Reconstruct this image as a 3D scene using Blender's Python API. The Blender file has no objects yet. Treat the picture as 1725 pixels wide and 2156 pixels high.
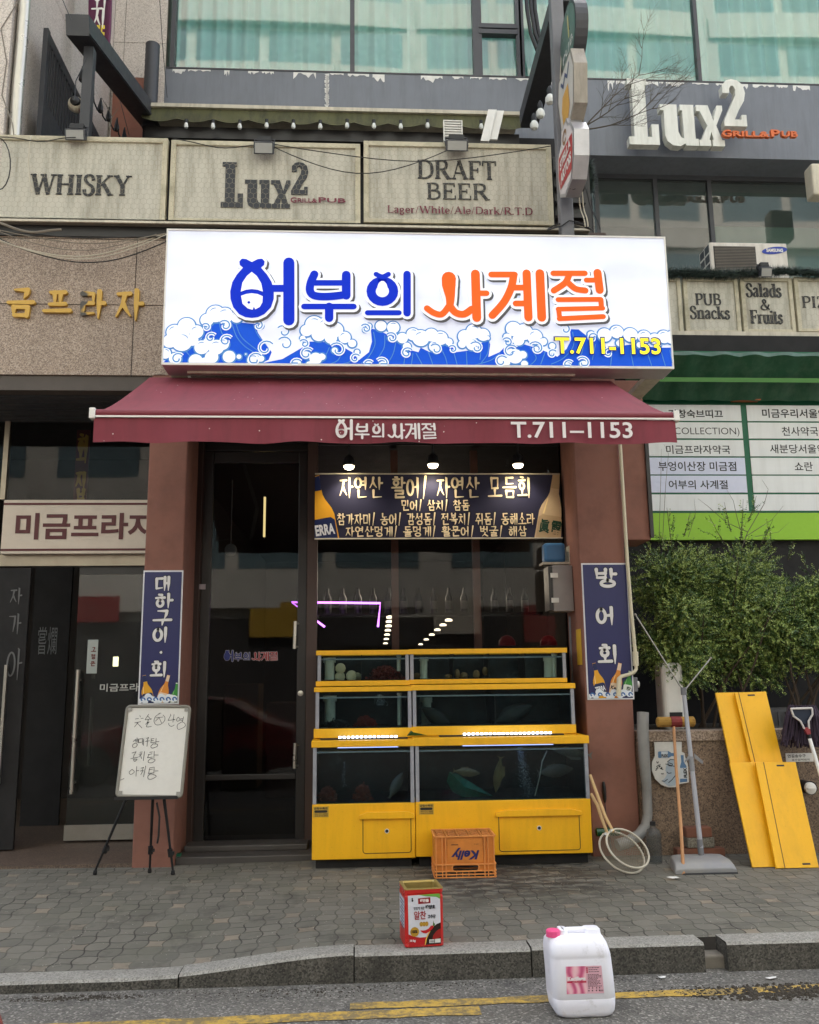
import bpy, math, random
from mathutils import Vector, Matrix
random.seed(7)
R = math.radians
SC = bpy.context.scene
COL = SC.collection

# ---------------------------------------------------------------- camera
FPX, WPX, HPX = 1876.0, 1725.0, 2156.0          # measured on the photograph (pixels)
CAMZ = 1.55
cam = bpy.data.cameras.new('camera'); cam_o = bpy.data.objects.new('camera', cam); COL.objects.link(cam_o)
MROT = Matrix.Rotation(R(-3.3), 3, 'Z') @ Matrix.Rotation(R(100.5), 3, 'X') @ Matrix.Rotation(R(-0.68), 3, 'Z')
cam_o.matrix_world = Matrix.Translation((0, 0, CAMZ)) @ MROT.to_4x4()
cam.sensor_fit = 'HORIZONTAL'; cam.sensor_width = 36.0; cam.lens = FPX / WPX * 36.0
cam.clip_start = 0.05; cam.clip_end = 500
SC.camera = cam_o
# ---------------------------------------------------------------- world, sun, exposure
SUN_EL, SUN_ROT = R(58), R(12)
wd = bpy.data.worlds.new('World'); SC.world = wd; wd.use_nodes = True
wn = wd.node_tree; wn.nodes.clear()
sky = wn.nodes.new('ShaderNodeTexSky'); sky.sky_type = 'NISHITA'; sky.sun_disc = False
sky.sun_elevation = SUN_EL; sky.sun_rotation = SUN_ROT
sky.air_density = 1.0; sky.dust_density = 4.0; sky.ozone_density = 1.0
hs = wn.nodes.new('ShaderNodeHueSaturation'); hs.inputs['Saturation'].default_value = 0.45
bg = wn.nodes.new('ShaderNodeBackground'); bg.inputs['Strength'].default_value = 0.15
wo = wn.nodes.new('ShaderNodeOutputWorld')
wn.links.new(sky.outputs[0], hs.inputs['Color']); wn.links.new(hs.outputs[0], bg.inputs[0]); wn.links.new(bg.outputs[0], wo.inputs[0])
sl = bpy.data.lights.new('sun', 'SUN'); sl.energy = 3.0; sl.angle = R(12); sl.color = (1.0, 0.975, 0.94)
so = bpy.data.objects.new('sun', sl); COL.objects.link(so)
_az = math.pi / 2 - SUN_ROT    # sky rotation is clockwise from +Y
sd = Vector((math.sin(SUN_ROT) * math.cos(SUN_EL), math.cos(SUN_ROT) * math.cos(SUN_EL), math.sin(SUN_EL)))
so.rotation_euler = sd.to_track_quat('Z', 'Y').to_euler(); so.location = (0, 2, 24)
SC.view_settings.view_transform = 'Standard'; SC.view_settings.look = 'None'
SC.view_settings.exposure = 1.95; SC.view_settings.gamma = 1.0
SC.cycles.max_bounces = 8; SC.cycles.transparent_max_bounces = 16
SC.cycles.caustics_reflective = False; SC.cycles.caustics_refractive = False
SC.cycles.sample_clamp_indirect = 4.0

# ---------------------------------------------------------------- measuring
def ray(x, y):
    return MROT @ Vector((x - WPX / 2, HPX / 2 - y, -FPX))
def at(x, y, Y):
    d = ray(x, y); t = Y / d.y
    return Vector((d.x * t, Y, CAMZ + d.z * t))
def gz(x, y, z=0.0):
    d = ray(x, y); t = (z - CAMZ) / d.z
    return Vector((d.x * t, d.y * t, z))
Q = WPX / 2252.0
def Zm(x0, y0, k):
    return lambda x, y: ((x0 + x * k) * Q, (y0 + y * k) * Q)
def rect(x0, y0, x1, y1, Y):
    """pixel rectangle -> world x0,x1,z0,z1 on the plane Y"""
    mx, my = (x0 + x1) / 2, (y0 + y1) / 2
    return at(x0, my, Y).x, at(x1, my, Y).x, at(mx, y1, Y).z, at(mx, y0, Y).z

# ---------------------------------------------------------------- mesh builder
class MB:
    def __init__(s): s.v = []; s.f = []; s.k = 0
    def add(s, vs, fs):
        b = len(s.v); s.v.extend([tuple(p) for p in vs]); s.f.extend([tuple(b + i for i in f) for f in fs]); return s
    def box(s, x0, x1, y0, y1, z0, z1):
        x0, x1 = sorted((x0, x1)); y0, y1 = sorted((y0, y1)); z0, z1 = sorted((z0, z1))
        vs = [(x, y, z) for z in (z0, z1) for y in (y0, y1) for x in (x0, x1)]
        return s.add(vs, [(0, 2, 3, 1), (4, 5, 7, 6), (0, 1, 5, 4), (2, 6, 7, 3), (0, 4, 6, 2), (1, 3, 7, 5)])
    def obox(s, c, ax, ay, az):
        c = Vector(c); ax = Vector(ax); ay = Vector(ay); az = Vector(az)
        vs = [c + ax * i + ay * j + az * k for k in (-1, 1) for j in (-1, 1) for i in (-1, 1)]
        return s.add(vs, [(0, 2, 3, 1), (4, 5, 7, 6), (0, 1, 5, 4), (2, 6, 7, 3), (0, 4, 6, 2), (1, 3, 7, 5)])
    def poly(s, pts): return s.add(pts, [tuple(range(len(pts)))])
    def prism(s, pts, vec):
        n = len(pts); vec = Vector(vec); p = [Vector(q) for q in pts]
        fs = [tuple(range(n)), tuple(range(2 * n - 1, n - 1, -1))]
        fs += [(i, n + i, n + (i + 1) % n, (i + 1) % n) for i in range(n)]
        return s.add(p + [q + vec for q in p], fs)
    def tube(s, pts, r, n=8, close=False, caps=True):
        pts = [Vector(p) for p in pts]; m = len(pts)
        rs = r if isinstance(r, (list, tuple)) else [r] * m
        up = None; rings = []
        for i, p in enumerate(pts):
            a = pts[(i - 1) % m] if (i or close) else p
            b = pts[(i + 1) % m] if (i < m - 1 or close) else p
            t = (b - a)
            t = t.normalized() if t.length > 1e-9 else Vector((0, 0, 1))
            if up is None:
                up = Vector((0, 0, 1)) if abs(t.z) < .9 else Vector((1, 0, 0))
            u = up - t * up.dot(t)
            u = u.normalized() if u.length > 1e-6 else t.orthogonal().normalized()
            w = t.cross(u); up = u
            rings.append([p + (u * math.cos(2 * math.pi * j / n) + w * math.sin(2 * math.pi * j / n)) * rs[i] for j in range(n)])
        vs = [q for rg in rings for q in rg]; fs = []
        for i in range(m if close else m - 1):
            i2 = (i + 1) % m
            for j in range(n):
                j2 = (j + 1) % n
                fs.append((i * n + j, i * n + j2, i2 * n + j2, i2 * n + j))
        if caps and not close:
            fs.append(tuple(range(n - 1, -1, -1))); fs.append(tuple((m - 1) * n + j for j in range(n)))
        return s.add(vs, fs)
    def lathe(s, prof, c, n=16, axis='Z', caps=True):
        c = Vector(c); vs = []; fs = []
        for (r, h) in prof:
            for j in range(n):
                a = 2 * math.pi * j / n
                q = (r * math.cos(a), r * math.sin(a), h)
                if axis == 'Y': q = (q[0], -q[2], q[1])      # +h goes towards the camera
                if axis == 'X': q = (q[2], q[0], q[1])
                vs.append(c + Vector(q))
        for i in range(len(prof) - 1):
            for j in range(n):
                j2 = (j + 1) % n
                fs.append((i * n + j, i * n + j2, (i + 1) * n + j2, (i + 1) * n + j))
        if caps:
            fs.append(tuple(range(n - 1, -1, -1))); fs.append(tuple((len(prof) - 1) * n + j for j in range(n)))
        return s.add(vs, fs)
    def loft(s, rings, caps=True, close=True):
        n = len(rings[0]); vs = [q for r in rings for q in r]; fs = []
        for i in range(len(rings) - 1):
            for j in range(n if close else n - 1):
                j2 = (j + 1) % n
                fs.append((i * n + j, i * n + j2, (i + 1) * n + j2, (i + 1) * n + j))
        if caps:
            fs.append(tuple(range(n - 1, -1, -1))); fs.append(tuple((len(rings) - 1) * n + j for j in range(n)))
        return s.add(vs, fs)
    def disc(s, to3, u, v, r, d=0.0, n=20, ry=None):
        ry = r if ry is None else ry
        return s.poly([to3(u + r * math.cos(2 * math.pi * i / n), v + ry * math.sin(2 * math.pi * i / n), d) for i in range(n)])
    def ribbon(s, to3, pts, w, d=0.0, smooth=False, caps=True, thick=0.0, step=1.5e-5):
        """stroke of half width w along 2-D pts, mapped by to3(u,v,d)"""
        P = [Vector(p[:2]) for p in pts]
        W = list(w) if isinstance(w, (list, tuple)) else [w] * len(P)
        if smooth and len(P) > 2:
            NP, NW = [], []
            for i in range(len(P) - 1):
                p0 = P[max(i - 1, 0)]; p1 = P[i]; p2 = P[i + 1]; p3 = P[min(i + 2, len(P) - 1)]
                for k in range(6):
                    t = k / 6
                    NP.append(0.5 * ((2 * p1) + (p2 - p0) * t + (2 * p0 - 5 * p1 + 4 * p2 - p3) * t * t + (3 * p1 - p0 - 3 * p2 + p3) * t ** 3))
                    NW.append(W[i] * (1 - t) + W[i + 1] * t)
            NP.append(P[-1]); NW.append(W[-1]); P, W = NP, NW
        runs = [[0]]
        for i in range(1, len(P)):
            runs[-1].append(i)
            if i < len(P) - 1:
                a = P[i] - P[i - 1]; b = P[i + 1] - P[i]
                if a.length > 1e-9 and b.length > 1e-9 and abs(a.angle_signed(b)) > R(48): runs.append([i])
        for ru in runs:
            p = [P[i] for i in ru]; ww = [W[i] for i in ru]; m = len(p)
            if m < 2: continue
            L, Rr = [], []
            for i in range(m):
                a = p[i] - p[i - 1] if i else p[1] - p[0]
                b = p[i + 1] - p[i] if i < m - 1 else a
                t = (a.normalized() if a.length > 1e-9 else b.normalized()) + (b.normalized() if b.length > 1e-9 else a.normalized())
                t = t.normalized() if t.length > 1e-6 else Vector((1, 0))
                nn = Vector((-t.y, t.x)); L.append(p[i] + nn * ww[i]); Rr.append(p[i] - nn * ww[i])
            if caps:
                def cap(c, e, r):
                    a0 = math.atan2(e.y, e.x)
                    return [c + Vector((math.cos(a0 + q), math.sin(a0 + q))) * r for q in [math.pi / 2 * k / 3 for k in (-2, -1, 0, 1, 2)]]
                t1 = (p[-1] - p[-2]); t0 = (p[0] - p[1])
                cend = cap(p[-1], t1, ww[-1]); cbeg = cap(p[0], t0, ww[0])
            dd = d + s.k * step; s.k += 1
            q = [to3(a.x, a.y, dd) for a in L] + [to3(a.x, a.y, dd) for a in Rr]
            fs = [(i, m + i, m + i + 1, i + 1) for i in range(m - 1)]
            s.add(q, fs)
            loop = [a for a in Rr]
            if caps:
                s.poly([to3(a.x, a.y, dd) for a in [Rr[-1]] + cend + [L[-1]]])
                s.poly([to3(a.x, a.y, dd) for a in [L[0]] + cbeg + [Rr[0]]])
                loop = Rr + cend + L[::-1] + cbeg
            else: loop = Rr + L[::-1]
            if thick:
                n = len(loop)
                s.add([to3(a.x, a.y, dd) for a in loop] + [to3(a.x, a.y, dd - thick) for a in loop],
                      [(i, n + i, n + (i + 1) % n, (i + 1) % n) for i in range(n)])
        return s
    def text(s, to3, body, u0, v0, u1, v1, d=0.0, bold=0.0, shear=0.0, thick=0.0, keep=False, rot180=False, align='C'):
        """built-in font, fitted to the box u0..u1, v0..v1"""
        vs, fs = text_data(body, bold, shear, thick > 0)
        if not vs: return s
        xs = [q[0] for q in vs]; ys = [q[1] for q in vs]; a0, a1, b0, b1 = min(xs), max(xs), min(ys), max(ys)
        su = (u1 - u0) / max(a1 - a0, 1e-6); sv = (v1 - v0) / max(b1 - b0, 1e-6)
        if keep: su = sv = min(su, sv)
        cu, cv, ca, cb = (u0 + u1) / 2, (v0 + v1) / 2, (a0 + a1) / 2, (b0 + b1) / 2
        sg = -1 if rot180 else 1
        if align == 'L': cu = u0 + (a1 - a0) / 2 * su
        return s.add([to3(cu + sg * (x - ca) * su, cv + sg * (y - cb) * sv, d + (thick if z > 0 else 0.0)) for x, y, z in vs], fs)
    def build(s, name, mat, parent=None, smooth=False, bevel=0.0, local=False, seg=2, solid=0.0):
        me = bpy.data.meshes.new(name)
        if parent is not None and not local:
            o = wloc(parent); vs = [(x - o[0], y - o[1], z - o[2]) for x, y, z in s.v]; loc = (0, 0, 0)
        elif parent is None and not local:
            xs, ys, zs = zip(*s.v); o = ((min(xs) + max(xs)) / 2, (min(ys) + max(ys)) / 2, min(zs))
            vs = [(x - o[0], y - o[1], z - o[2]) for x, y, z in s.v]; loc = o
        else: vs = s.v; loc = (0, 0, 0)
        me.from_pydata(vs, [], s.f); me.update()
        mats = mat if isinstance(mat, (list, tuple)) else [mat]
        for m in mats: me.materials.append(m)
        if smooth:
            for p in me.polygons: p.use_smooth = True
            try: me.set_sharp_from_angle(angle=R(38))
            except Exception: pass
        ob = bpy.data.objects.new(name, me); COL.objects.link(ob); ob.location = loc
        if parent is not None: ob.parent = parent
        if bevel:
            b = ob.modifiers.new('bevel', 'BEVEL'); b.width = bevel; b.segments = seg; b.limit_method = 'ANGLE'; b.angle_limit = R(40)
        return ob
def wloc(o):
    v = Vector((0, 0, 0))
    while o is not None: v = v + o.location; o = o.parent
    return v
_T = {}
def text_data(body, bold, shear, thick):
    key = (body, bold, shear, thick)
    if key not in _T:
        cu = bpy.data.curves.new('text', 'FONT'); cu.body = body; cu.offset = bold; cu.shear = shear; cu.resolution_u = 3
        if thick: cu.extrude = 0.05
        o = bpy.data.objects.new('text', cu); COL.objects.link(o)
        me = bpy.data.meshes.new_from_object(o.evaluated_get(bpy.context.evaluated_depsgraph_get()))
        _T[key] = ([tuple(v.co) for v in me.vertices], [tuple(p.vertices) for p in me.polygons])
        bpy.data.objects.remove(o); bpy.data.curves.remove(cu); bpy.data.meshes.remove(me)
    return _T[key]
def facade(Y):
    """u=x, v=z, d=distance proud of the plane Y towards the street"""
    return lambda u, v, d=0.0: Vector((u, Y - d, v))
def PX(Y):
    """pixels straight onto the plane Y"""
    def f(u, v, d=0.0):
        p = at(u, v, Y); return Vector((p.x, Y - d, p.z))
    return f
def tag(o, label=None, cat=None, group=None, kind=None):
    if label: o['label'] = label
    if cat: o['category'] = cat
    if group: o['group'] = group
    if kind: o['kind'] = kind
    return o
def thing(name, label, cat, loc=(0, 0, 0), group=None, rot=0.0):
    o = bpy.data.objects.new(name, None); COL.objects.link(o); o.location = loc; o.rotation_euler = (0, 0, rot)
    o.empty_display_size = .1
    return tag(o, label, cat, group)
def struct(o): o['kind'] = 'structure'; return o

# ---------------------------------------------------------------- materials
def srgb(r, g, b):
    f = lambda c: (c / 255 / 12.92) if c / 255 <= .04045 else ((c / 255 + .055) / 1.055) ** 2.4
    return (f(r), f(g), f(b), 1.0)
class NT:
    def __init__(s, name):
        s.m = bpy.data.materials.new(name); s.m.use_nodes = True; s.t = s.m.node_tree
        s.b = s.t.nodes['Principled BSDF']; s.out = s.t.nodes['Material Output']; s._c = None
    def n(s, typ, **kw):
        x = s.t.nodes.new(typ)
        for k, v in kw.items(): setattr(x, k, v)
        return x
    def l(s, a, b): s.t.links.new(a, b)
    def co(s):
        if s._c is None: s._c = s.n('ShaderNodeNewGeometry').outputs['Position']
        return s._c
    def val(s, i, v):
        if hasattr(v, 'is_output') or hasattr(v, 'links'): s.l(v, i)
        else: i.default_value = v
    def math(s, op, a, b=0.0, c=0.0):
        x = s.n('ShaderNodeMath', operation=op)
        for i, v in enumerate((a, b, c)): s.val(x.inputs[i], v)
        return x.outputs[0]
    def noise(s, scale, detail=4, rough=.6, vec=None, stretch=None):
        x = s.n('ShaderNodeTexNoise'); x.inputs['Scale'].default_value = scale; x.inputs['Detail'].default_value = detail
        x.inputs['Roughness'].default_value = rough
        v = vec or s.co()
        if stretch:
            mp = s.n('ShaderNodeMapping'); mp.inputs['Scale'].default_value = stretch; s.l(v, mp.inputs[0]); v = mp.outputs[0]
        s.l(v, x.inputs['Vector']); return x.outputs[0]
    def ramp(s, fac, stops):
        x = s.n('ShaderNodeValToRGB'); cr = x.color_ramp
        while len(cr.elements) < len(stops): cr.elements.new(0.5)
        for e, (p, c) in zip(cr.elements, stops):
            e.position = p; e.color = c if len(c) == 4 else (*c, 1)
        s.l(fac, x.inputs[0]); return x.outputs[0]
    def mix(s, fac, a, b, typ='MIX'):
        x = s.n('ShaderNodeMix', data_type='RGBA', blend_type=typ)
        s.val(x.inputs[0], fac); s.val(x.inputs[6], a); s.val(x.inputs[7], b); return x.outputs[2]
    def bump(s, h, strength=.3, dist=.01):
        x = s.n('ShaderNodeBump'); x.inputs['Strength'].default_value = strength; x.inputs['Distance'].default_value = dist
        s.l(h, x.inputs['Height']); s.l(x.outputs[0], s.b.inputs['Normal'])
def dk(c, f): return (c[0] * f, c[1] * f, c[2] * f, 1)
def paint(name, col, rough=.5, var=.12, scale=6, dirt=0.0, dirtcol=(.03, .027, .02, 1), bump=0.0, metal=0.0, streak=False, spec=.5, fine=0.0):
    t = NT(name); c = t.mix(t.math('MULTIPLY', t.noise(scale, 6), 1.0), dk(col, 1 - var), dk(col, 1 + var))
    if fine: c = t.mix(t.math('MULTIPLY', t.math('GREATER_THAN', t.noise(90, 2), .66), fine), c, dirtcol)
    if dirt:
        d = t.noise(3.2, 8, .7, stretch=(3.0, 3.0, .35) if streak else None)
        c = t.mix(t.math('MULTIPLY', t.ramp(d, [(.45, (0, 0, 0, 1)), (.75, (1, 1, 1, 1))]), dirt), c, dirtcol)
    t.l(c, t.b.inputs['Base Color'])
    r = t.noise(scale * 2.3, 3); t.l(t.math('MULTIPLY_ADD', r, .25, rough - .12), t.b.inputs['Roughness'])
    t.b.inputs['Metallic'].default_value = metal; t.b.inputs['Specular IOR Level'].default_value = spec
    if bump: t.bump(t.noise(scale * 14, 4), bump, .004)
    return t.m
def flat(name, col, rough=.5, emit=0.0, spec=.4):
    t = NT(name)
    c = t.mix(t.noise(22, 4), dk(col, .93), dk(col, 1.06)); t.l(c, t.b.inputs['Base Color'])
    t.b.inputs['Roughness'].default_value = rough; t.b.inputs['Specular IOR Level'].default_value = spec
    if emit:
        t.l(c, t.b.inputs['Emission Color']); t.b.inputs['Emission Strength'].default_value = emit
    return t.m
def glow(name, col, strength):
    t = NT(name); e = t.n('ShaderNodeEmission'); e.inputs[0].default_value = col; e.inputs[1].default_value = strength
    t.l(e.outputs[0], t.out.inputs[0]); return t.m
def glass(name, tint=(.9, .95, .93, 1), rough=.02, refl=1.0, ior=1.5, dust=0.0):
    t = NT(name); tr = t.n('ShaderNodeBsdfTransparent'); tr.inputs[0].default_value = tint
    gl = t.n('ShaderNodeBsdfGlossy'); gl.inputs['Roughness'].default_value = rough; gl.inputs[0].default_value = (refl, refl, refl, 1)
    fr = t.n('ShaderNodeFresnel'); fr.inputs[0].default_value = ior
    bf = t.n('ShaderNodeNewGeometry').outputs['Backfacing']
    mx = t.n('ShaderNodeMixShader'); t.l(t.math('MULTIPLY', fr.outputs[0], t.math('SUBTRACT', 1.0, bf)), mx.inputs[0]); t.l(tr.outputs[0], mx.inputs[1]); t.l(gl.outputs[0], mx.inputs[2])
    o = mx.outputs[0]
    if dust:
        df = t.n('ShaderNodeBsdfDiffuse'); df.inputs[0].default_value = (.4, .4, .38, 1)
        m2 = t.n('ShaderNodeMixShader'); t.l(t.math('MULTIPLY', t.noise(5, 6, .7), dust), m2.inputs[0]); t.l(o, m2.inputs[1]); t.l(df.outputs[0], m2.inputs[2]); o = m2.outputs[0]
    t.l(o, t.out.inputs[0]); return t.m
def granite(name, base, dark, light, scale=130, grime=.35, rough=.55):
    t = NT(name)
    v = t.n('ShaderNodeTexVoronoi'); v.inputs['Scale'].default_value = scale; t.l(t.co(), v.inputs['Vector'])
    sp = t.n('ShaderNodeSeparateColor'); t.l(v.outputs['Color'], sp.inputs[0])
    c = t.ramp(sp.outputs[0], [(.0, dark), (.25, dark), (.3, base), (.72, base), (.78, light), (1, light)])
    c = t.mix(.35, c, base)
    g = t.ramp(t.noise(1.6, 8, .7, stretch=(2.5, 2.5, .5)), [(.4, (0, 0, 0, 1)), (.8, (1, 1, 1, 1))])
    c = t.mix(t.math('MULTIPLY', g, grime), c, dk(dark, .8)); t.l(c, t.b.inputs['Base Color'])
    t.b.inputs['Roughness'].default_value = rough; t.bump(sp.outputs[0], .08, .002); return t.m
def leafmat(name, c0, c1):
    t = NT(name); c = t.mix(t.ramp(t.noise(30, 2), [(.3, (0, 0, 0, 1)), (.7, (1, 1, 1, 1))]), c0, c1)
    t.l(c, t.b.inputs['Base Color']); t.b.inputs['Roughness'].default_value = .45
    t.b.inputs['Transmission Weight'].default_value = 0.0; t.b.inputs['Subsurface Weight'].default_value = 0.0
    return t.m
# ---------------------------------------------------------------- planes (metres from the camera, measured)
P, DO, TK = 8.05, 8.6, 7.75      # pillar fronts, door and window plane, tank fronts
EN, BK = 9.1, 11.3               # left entrance plane, upper rear wall

M = {}
M['brown'] = paint('brown_render', srgb(138, 94, 80), .8, .08, 5, .5, srgb(96, 64, 54), .12)
M['darkbrown'] = paint('dark_brown_metal', srgb(64, 46, 40), .5, .1, 5, .2)
M['frame'] = paint('black_brown_frame', srgb(30, 27, 26), .4, .12, 5)
M['black'] = paint('black_plastic', srgb(22, 22, 24), .5, .1)
M['steel'] = paint('brushed_steel', srgb(190, 186, 176), .3, .06, 4, .1, metal=.7)
M['dullsteel'] = paint('dull_steel', srgb(150, 146, 138), .45, .12, 8, .2, metal=.8)
M['yellow'] = paint('yellow_panel', srgb(244, 182, 14), .45, .06, 3, .2, srgb(140, 98, 24), fine=.14, streak=True)
M['white'] = paint('white_paint', srgb(222, 220, 214), .45, .05, 5, .15, srgb(120, 112, 98))
M['offwhite'] = paint('aged_white_paint', srgb(198, 190, 172), .55, .1, 5, .5, srgb(95, 85, 66), streak=True)
M['grey'] = paint('grey_metal', srgb(112, 112, 116), .5, .1, 6, .2)
M['darkgrey'] = paint('dark_grey_metal', srgb(58, 59, 63), .5, .12, 6, .25)
M['fascia'] = paint('weathered_grey_fascia', srgb(112, 116, 124), .55, .1, 3, .35, srgb(72, 74, 80), streak=True)
M['granite'] = granite('brown_granite', srgb(152, 134, 118), srgb(98, 84, 74), srgb(190, 174, 158), 120, .3)
M['palegranite'] = granite('pale_granite', srgb(198, 188, 178), srgb(152, 142, 134), srgb(216, 208, 200), 110, .18)
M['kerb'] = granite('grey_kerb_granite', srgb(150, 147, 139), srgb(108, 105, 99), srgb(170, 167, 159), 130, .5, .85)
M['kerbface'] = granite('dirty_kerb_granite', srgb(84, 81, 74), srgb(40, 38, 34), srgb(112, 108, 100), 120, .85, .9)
M['planter'] = granite('planter_granite', srgb(122, 102, 84), srgb(66, 54, 46), srgb(152, 130, 108), 100, .5, .7)
M['concrete'] = paint('concrete', srgb(128, 122, 112), .85, .12, 6, .5, srgb(62, 57, 50), .2)
M['step'] = paint('dark_step_tile', srgb(74, 70, 68), .45, .12, 5, .3)
M['shopglass'] = glass('shop_glass', (.74, .76, .77, 1), .015, .38, 1.5, .01)
M['doorglass'] = glass('dark_door_glass', (.45, .47, .48, 1), .02, .5, 1.5, .01)
M['upglass'] = glass('upper_window_glass', (.80, .92, .91, 1), .02, 1, 2.0, .03)
M['tankglass'] = glass('tank_glass', (.74, .82, .82, 1), .02, .36, 1.42, .005)
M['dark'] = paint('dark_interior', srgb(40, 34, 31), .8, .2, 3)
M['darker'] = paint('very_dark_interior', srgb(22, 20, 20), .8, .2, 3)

# ---------------------------------------------------------------- ground
def sst(a, b, x):
    t = min(1, max(0, (x - a) / (b - a))); return t * t * (3 - 2 * t)
def hz(x, y):
    """the pavement dips towards a dropped kerb at the left"""
    return -0.095 * sst(-0.02, -1.25, x) * sst(7.3, 5.5, y) + 0.006 * math.sin(x * 2.1 + y) * math.sin(y * 1.7)
RZ = -0.145
def pavement_mat():
    t = NT('interlocking_pavers'); sp = t.n('ShaderNodeSeparateXYZ'); t.l(t.co(), sp.inputs[0])
    wob = t.noise(1.5, 2)
    a = t.math('MULTIPLY_ADD', sp.outputs[0], 1 / .118, t.math('MULTIPLY', wob, .6)); b = t.math('MULTIPLY_ADD', sp.outputs[1], 1 / .118, t.math('MULTIPLY', t.noise(1.1, 2), .5))
    sn = lambda x: t.math('SINE', t.math('MULTIPLY', x, math.pi)); cn = lambda x: t.math('COSINE', t.math('MULTIPLY', x, math.pi))
    u = t.math('MULTIPLY_ADD', t.math('MULTIPLY', sn(b), cn(a)), -.12, a); v = t.math('MULTIPLY_ADD', t.math('MULTIPLY', sn(a), cn(b)), -.12, b)
    iu, iv = t.math('FLOOR', u), t.math('FLOOR', v); fu, fv = t.math('SUBTRACT', u, iu), t.math('SUBTRACT', v, iv)
    eu = t.math('MINIMUM', fu, t.math('SUBTRACT', 1.0, fu)); ev = t.math('MINIMUM', fv, t.math('SUBTRACT', 1.0, fv))
    md = lambda x, k: t.math('SUBTRACT', x, t.math('MULTIPLY', t.math('FLOOR', t.math('DIVIDE', t.math('ADD', x, .001), k)), k))
    eq = lambda x, k: t.math('COMPARE', x, k, .4)
    tan = t.math('MAXIMUM', t.math('MULTIPLY', eq(md(iu, 4), 0), eq(md(iv, 6), 0)), t.math('MULTIPLY', eq(md(iu, 4), 1), eq(md(iv, 6), 3)))
    # double (I shaped) grey stones: hide the joint between some neighbours
    e = t.math('MINIMUM', eu, ev)
    nb = t.noise(9, 5, .7)
    wn = t.n('ShaderNodeTexWhiteNoise', noise_dimensions='2D'); cb = t.n('ShaderNodeCombineXYZ'); t.l(iu, cb.inputs[0]); t.l(iv, cb.inputs[1]); t.l(cb.outputs[0], wn.inputs[0])
    grey = t.mix(wn.outputs[0], srgb(108, 105, 96), srgb(128, 124, 113))
    col = t.mix(t.math('MULTIPLY', tan, t.math('MULTIPLY_ADD', wn.outputs[0], .6, .4)), grey, srgb(158, 144, 125))
    col = t.mix(t.math('MULTIPLY', nb, .6), col, srgb(82, 80, 72))
    moss = t.ramp(t.noise(1.3, 6), [(.5, (0, 0, 0, 1)), (.72, (1, 1, 1, 1))]); col = t.mix(t.math('MULTIPLY', moss, .35), col, srgb(88, 90, 70)); sta = t.ramp(t.noise(2.7, 8, .72), [(.53, (0, 0, 0, 1)), (.64, (1, 1, 1, 1))]); col = t.mix(t.math('MULTIPLY', sta, .5), col, srgb(66, 63, 56))
    # wet, dark splashes in front of the tanks
    wm = t.math('MULTIPLY', t.ramp(t.math('ABSOLUTE', t.math('SUBTRACT', sp.outputs[0], 1.15)), [(.55, (1, 1, 1, 1)), (1.0, (0, 0, 0, 1))]),
                t.ramp(t.math('SUBTRACT', sp.outputs[1], 6.2), [(.1, (0, 0, 0, 1)), (.75, (1, 1, 1, 1))]))
    sx = t.noise(5.5, 6, .65, stretch=(1, 2.2, 1)); wet = t.math('MULTIPLY', wm, t.ramp(sx, [(.42, (0, 0, 0, 1)), (.52, (1, 1, 1, 1))]))
    col = t.mix(t.math('MULTIPLY', wet, .85), col, srgb(34, 32, 29))
    jw = t.noise(2.2, 4); lightj = t.ramp(t.noise(3.1, 5, .7), [(.56, (0, 0, 0, 1)), (.66, (1, 1, 1, 1))])
    joint = t.math('MULTIPLY', t.ramp(e, [(.016, (1, 1, 1, 1)), (.06, (0, 0, 0, 1))]), t.ramp(jw, [(.38, (.12, .12, .12, 1)), (.62, (.95, .95, .95, 1))]))
    col = t.mix(joint, col, t.mix(lightj, srgb(40, 37, 31), srgb(136, 130, 116)))
    vo = t.n('ShaderNodeTexVoronoi'); vo.inputs['Scale'].default_value = 34; t.l(t.co(), vo.inputs['Vector'])
    spk = t.math('MULTIPLY', t.math('LESS_THAN', vo.outputs['Distance'], .11), t.math('GREATER_THAN', t.noise(7, 3), .55)); col = t.mix(spk, col, srgb(190, 184, 170))
    t.l(col, t.b.inputs['Base Color']); t.l(t.math('MULTIPLY_ADD', wet, -.1, .85), t.b.inputs['Roughness'])
    h = t.math('ADD', t.math('MULTIPLY', t.ramp(e, [(.0, (0, 0, 0, 1)), (.07, (1, 1, 1, 1))]), 1.0), t.math('MULTIPLY', t.math('ADD', t.noise(60, 4), wn.outputs[0]), .25))
    t.bump(t.math('ADD', h, t.math('MULTIPLY', t.noise(2.6, 5), 1.2)), .6, .007); return t.m
def asphalt_mat():
    t = NT('asphalt'); vo = t.n('ShaderNodeTexVoronoi'); vo.inputs['Scale'].default_value = 95; t.l(t.co(), vo.inputs['Vector'])
    sp = t.n('ShaderNodeSeparateColor'); t.l(vo.outputs['Color'], sp.inputs[0])
    c = t.ramp(sp.outputs[0], [(0, srgb(66, 65, 63)), (.5, srgb(98, 97, 94)), (.86, srgb(120, 118, 113)), (1, srgb(178, 174, 166))])
    c = t.mix(t.math('MULTIPLY', t.noise(1.8, 7, .7), .7), c, srgb(104, 98, 88))
    d = t.ramp(t.noise(4.5, 7, .7), [(.52, (0, 0, 0, 1)), (.66, (1, 1, 1, 1))]); c = t.mix(t.math('MULTIPLY', d, .5), c, srgb(58, 56, 53))
    t.l(c, t.b.inputs['Base Color']); t.b.inputs['Roughness'].default_value = .92
    t.bump(t.math('ADD', vo.outputs['Distance'], t.noise(40, 4)), .6, .006); return t.m
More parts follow.
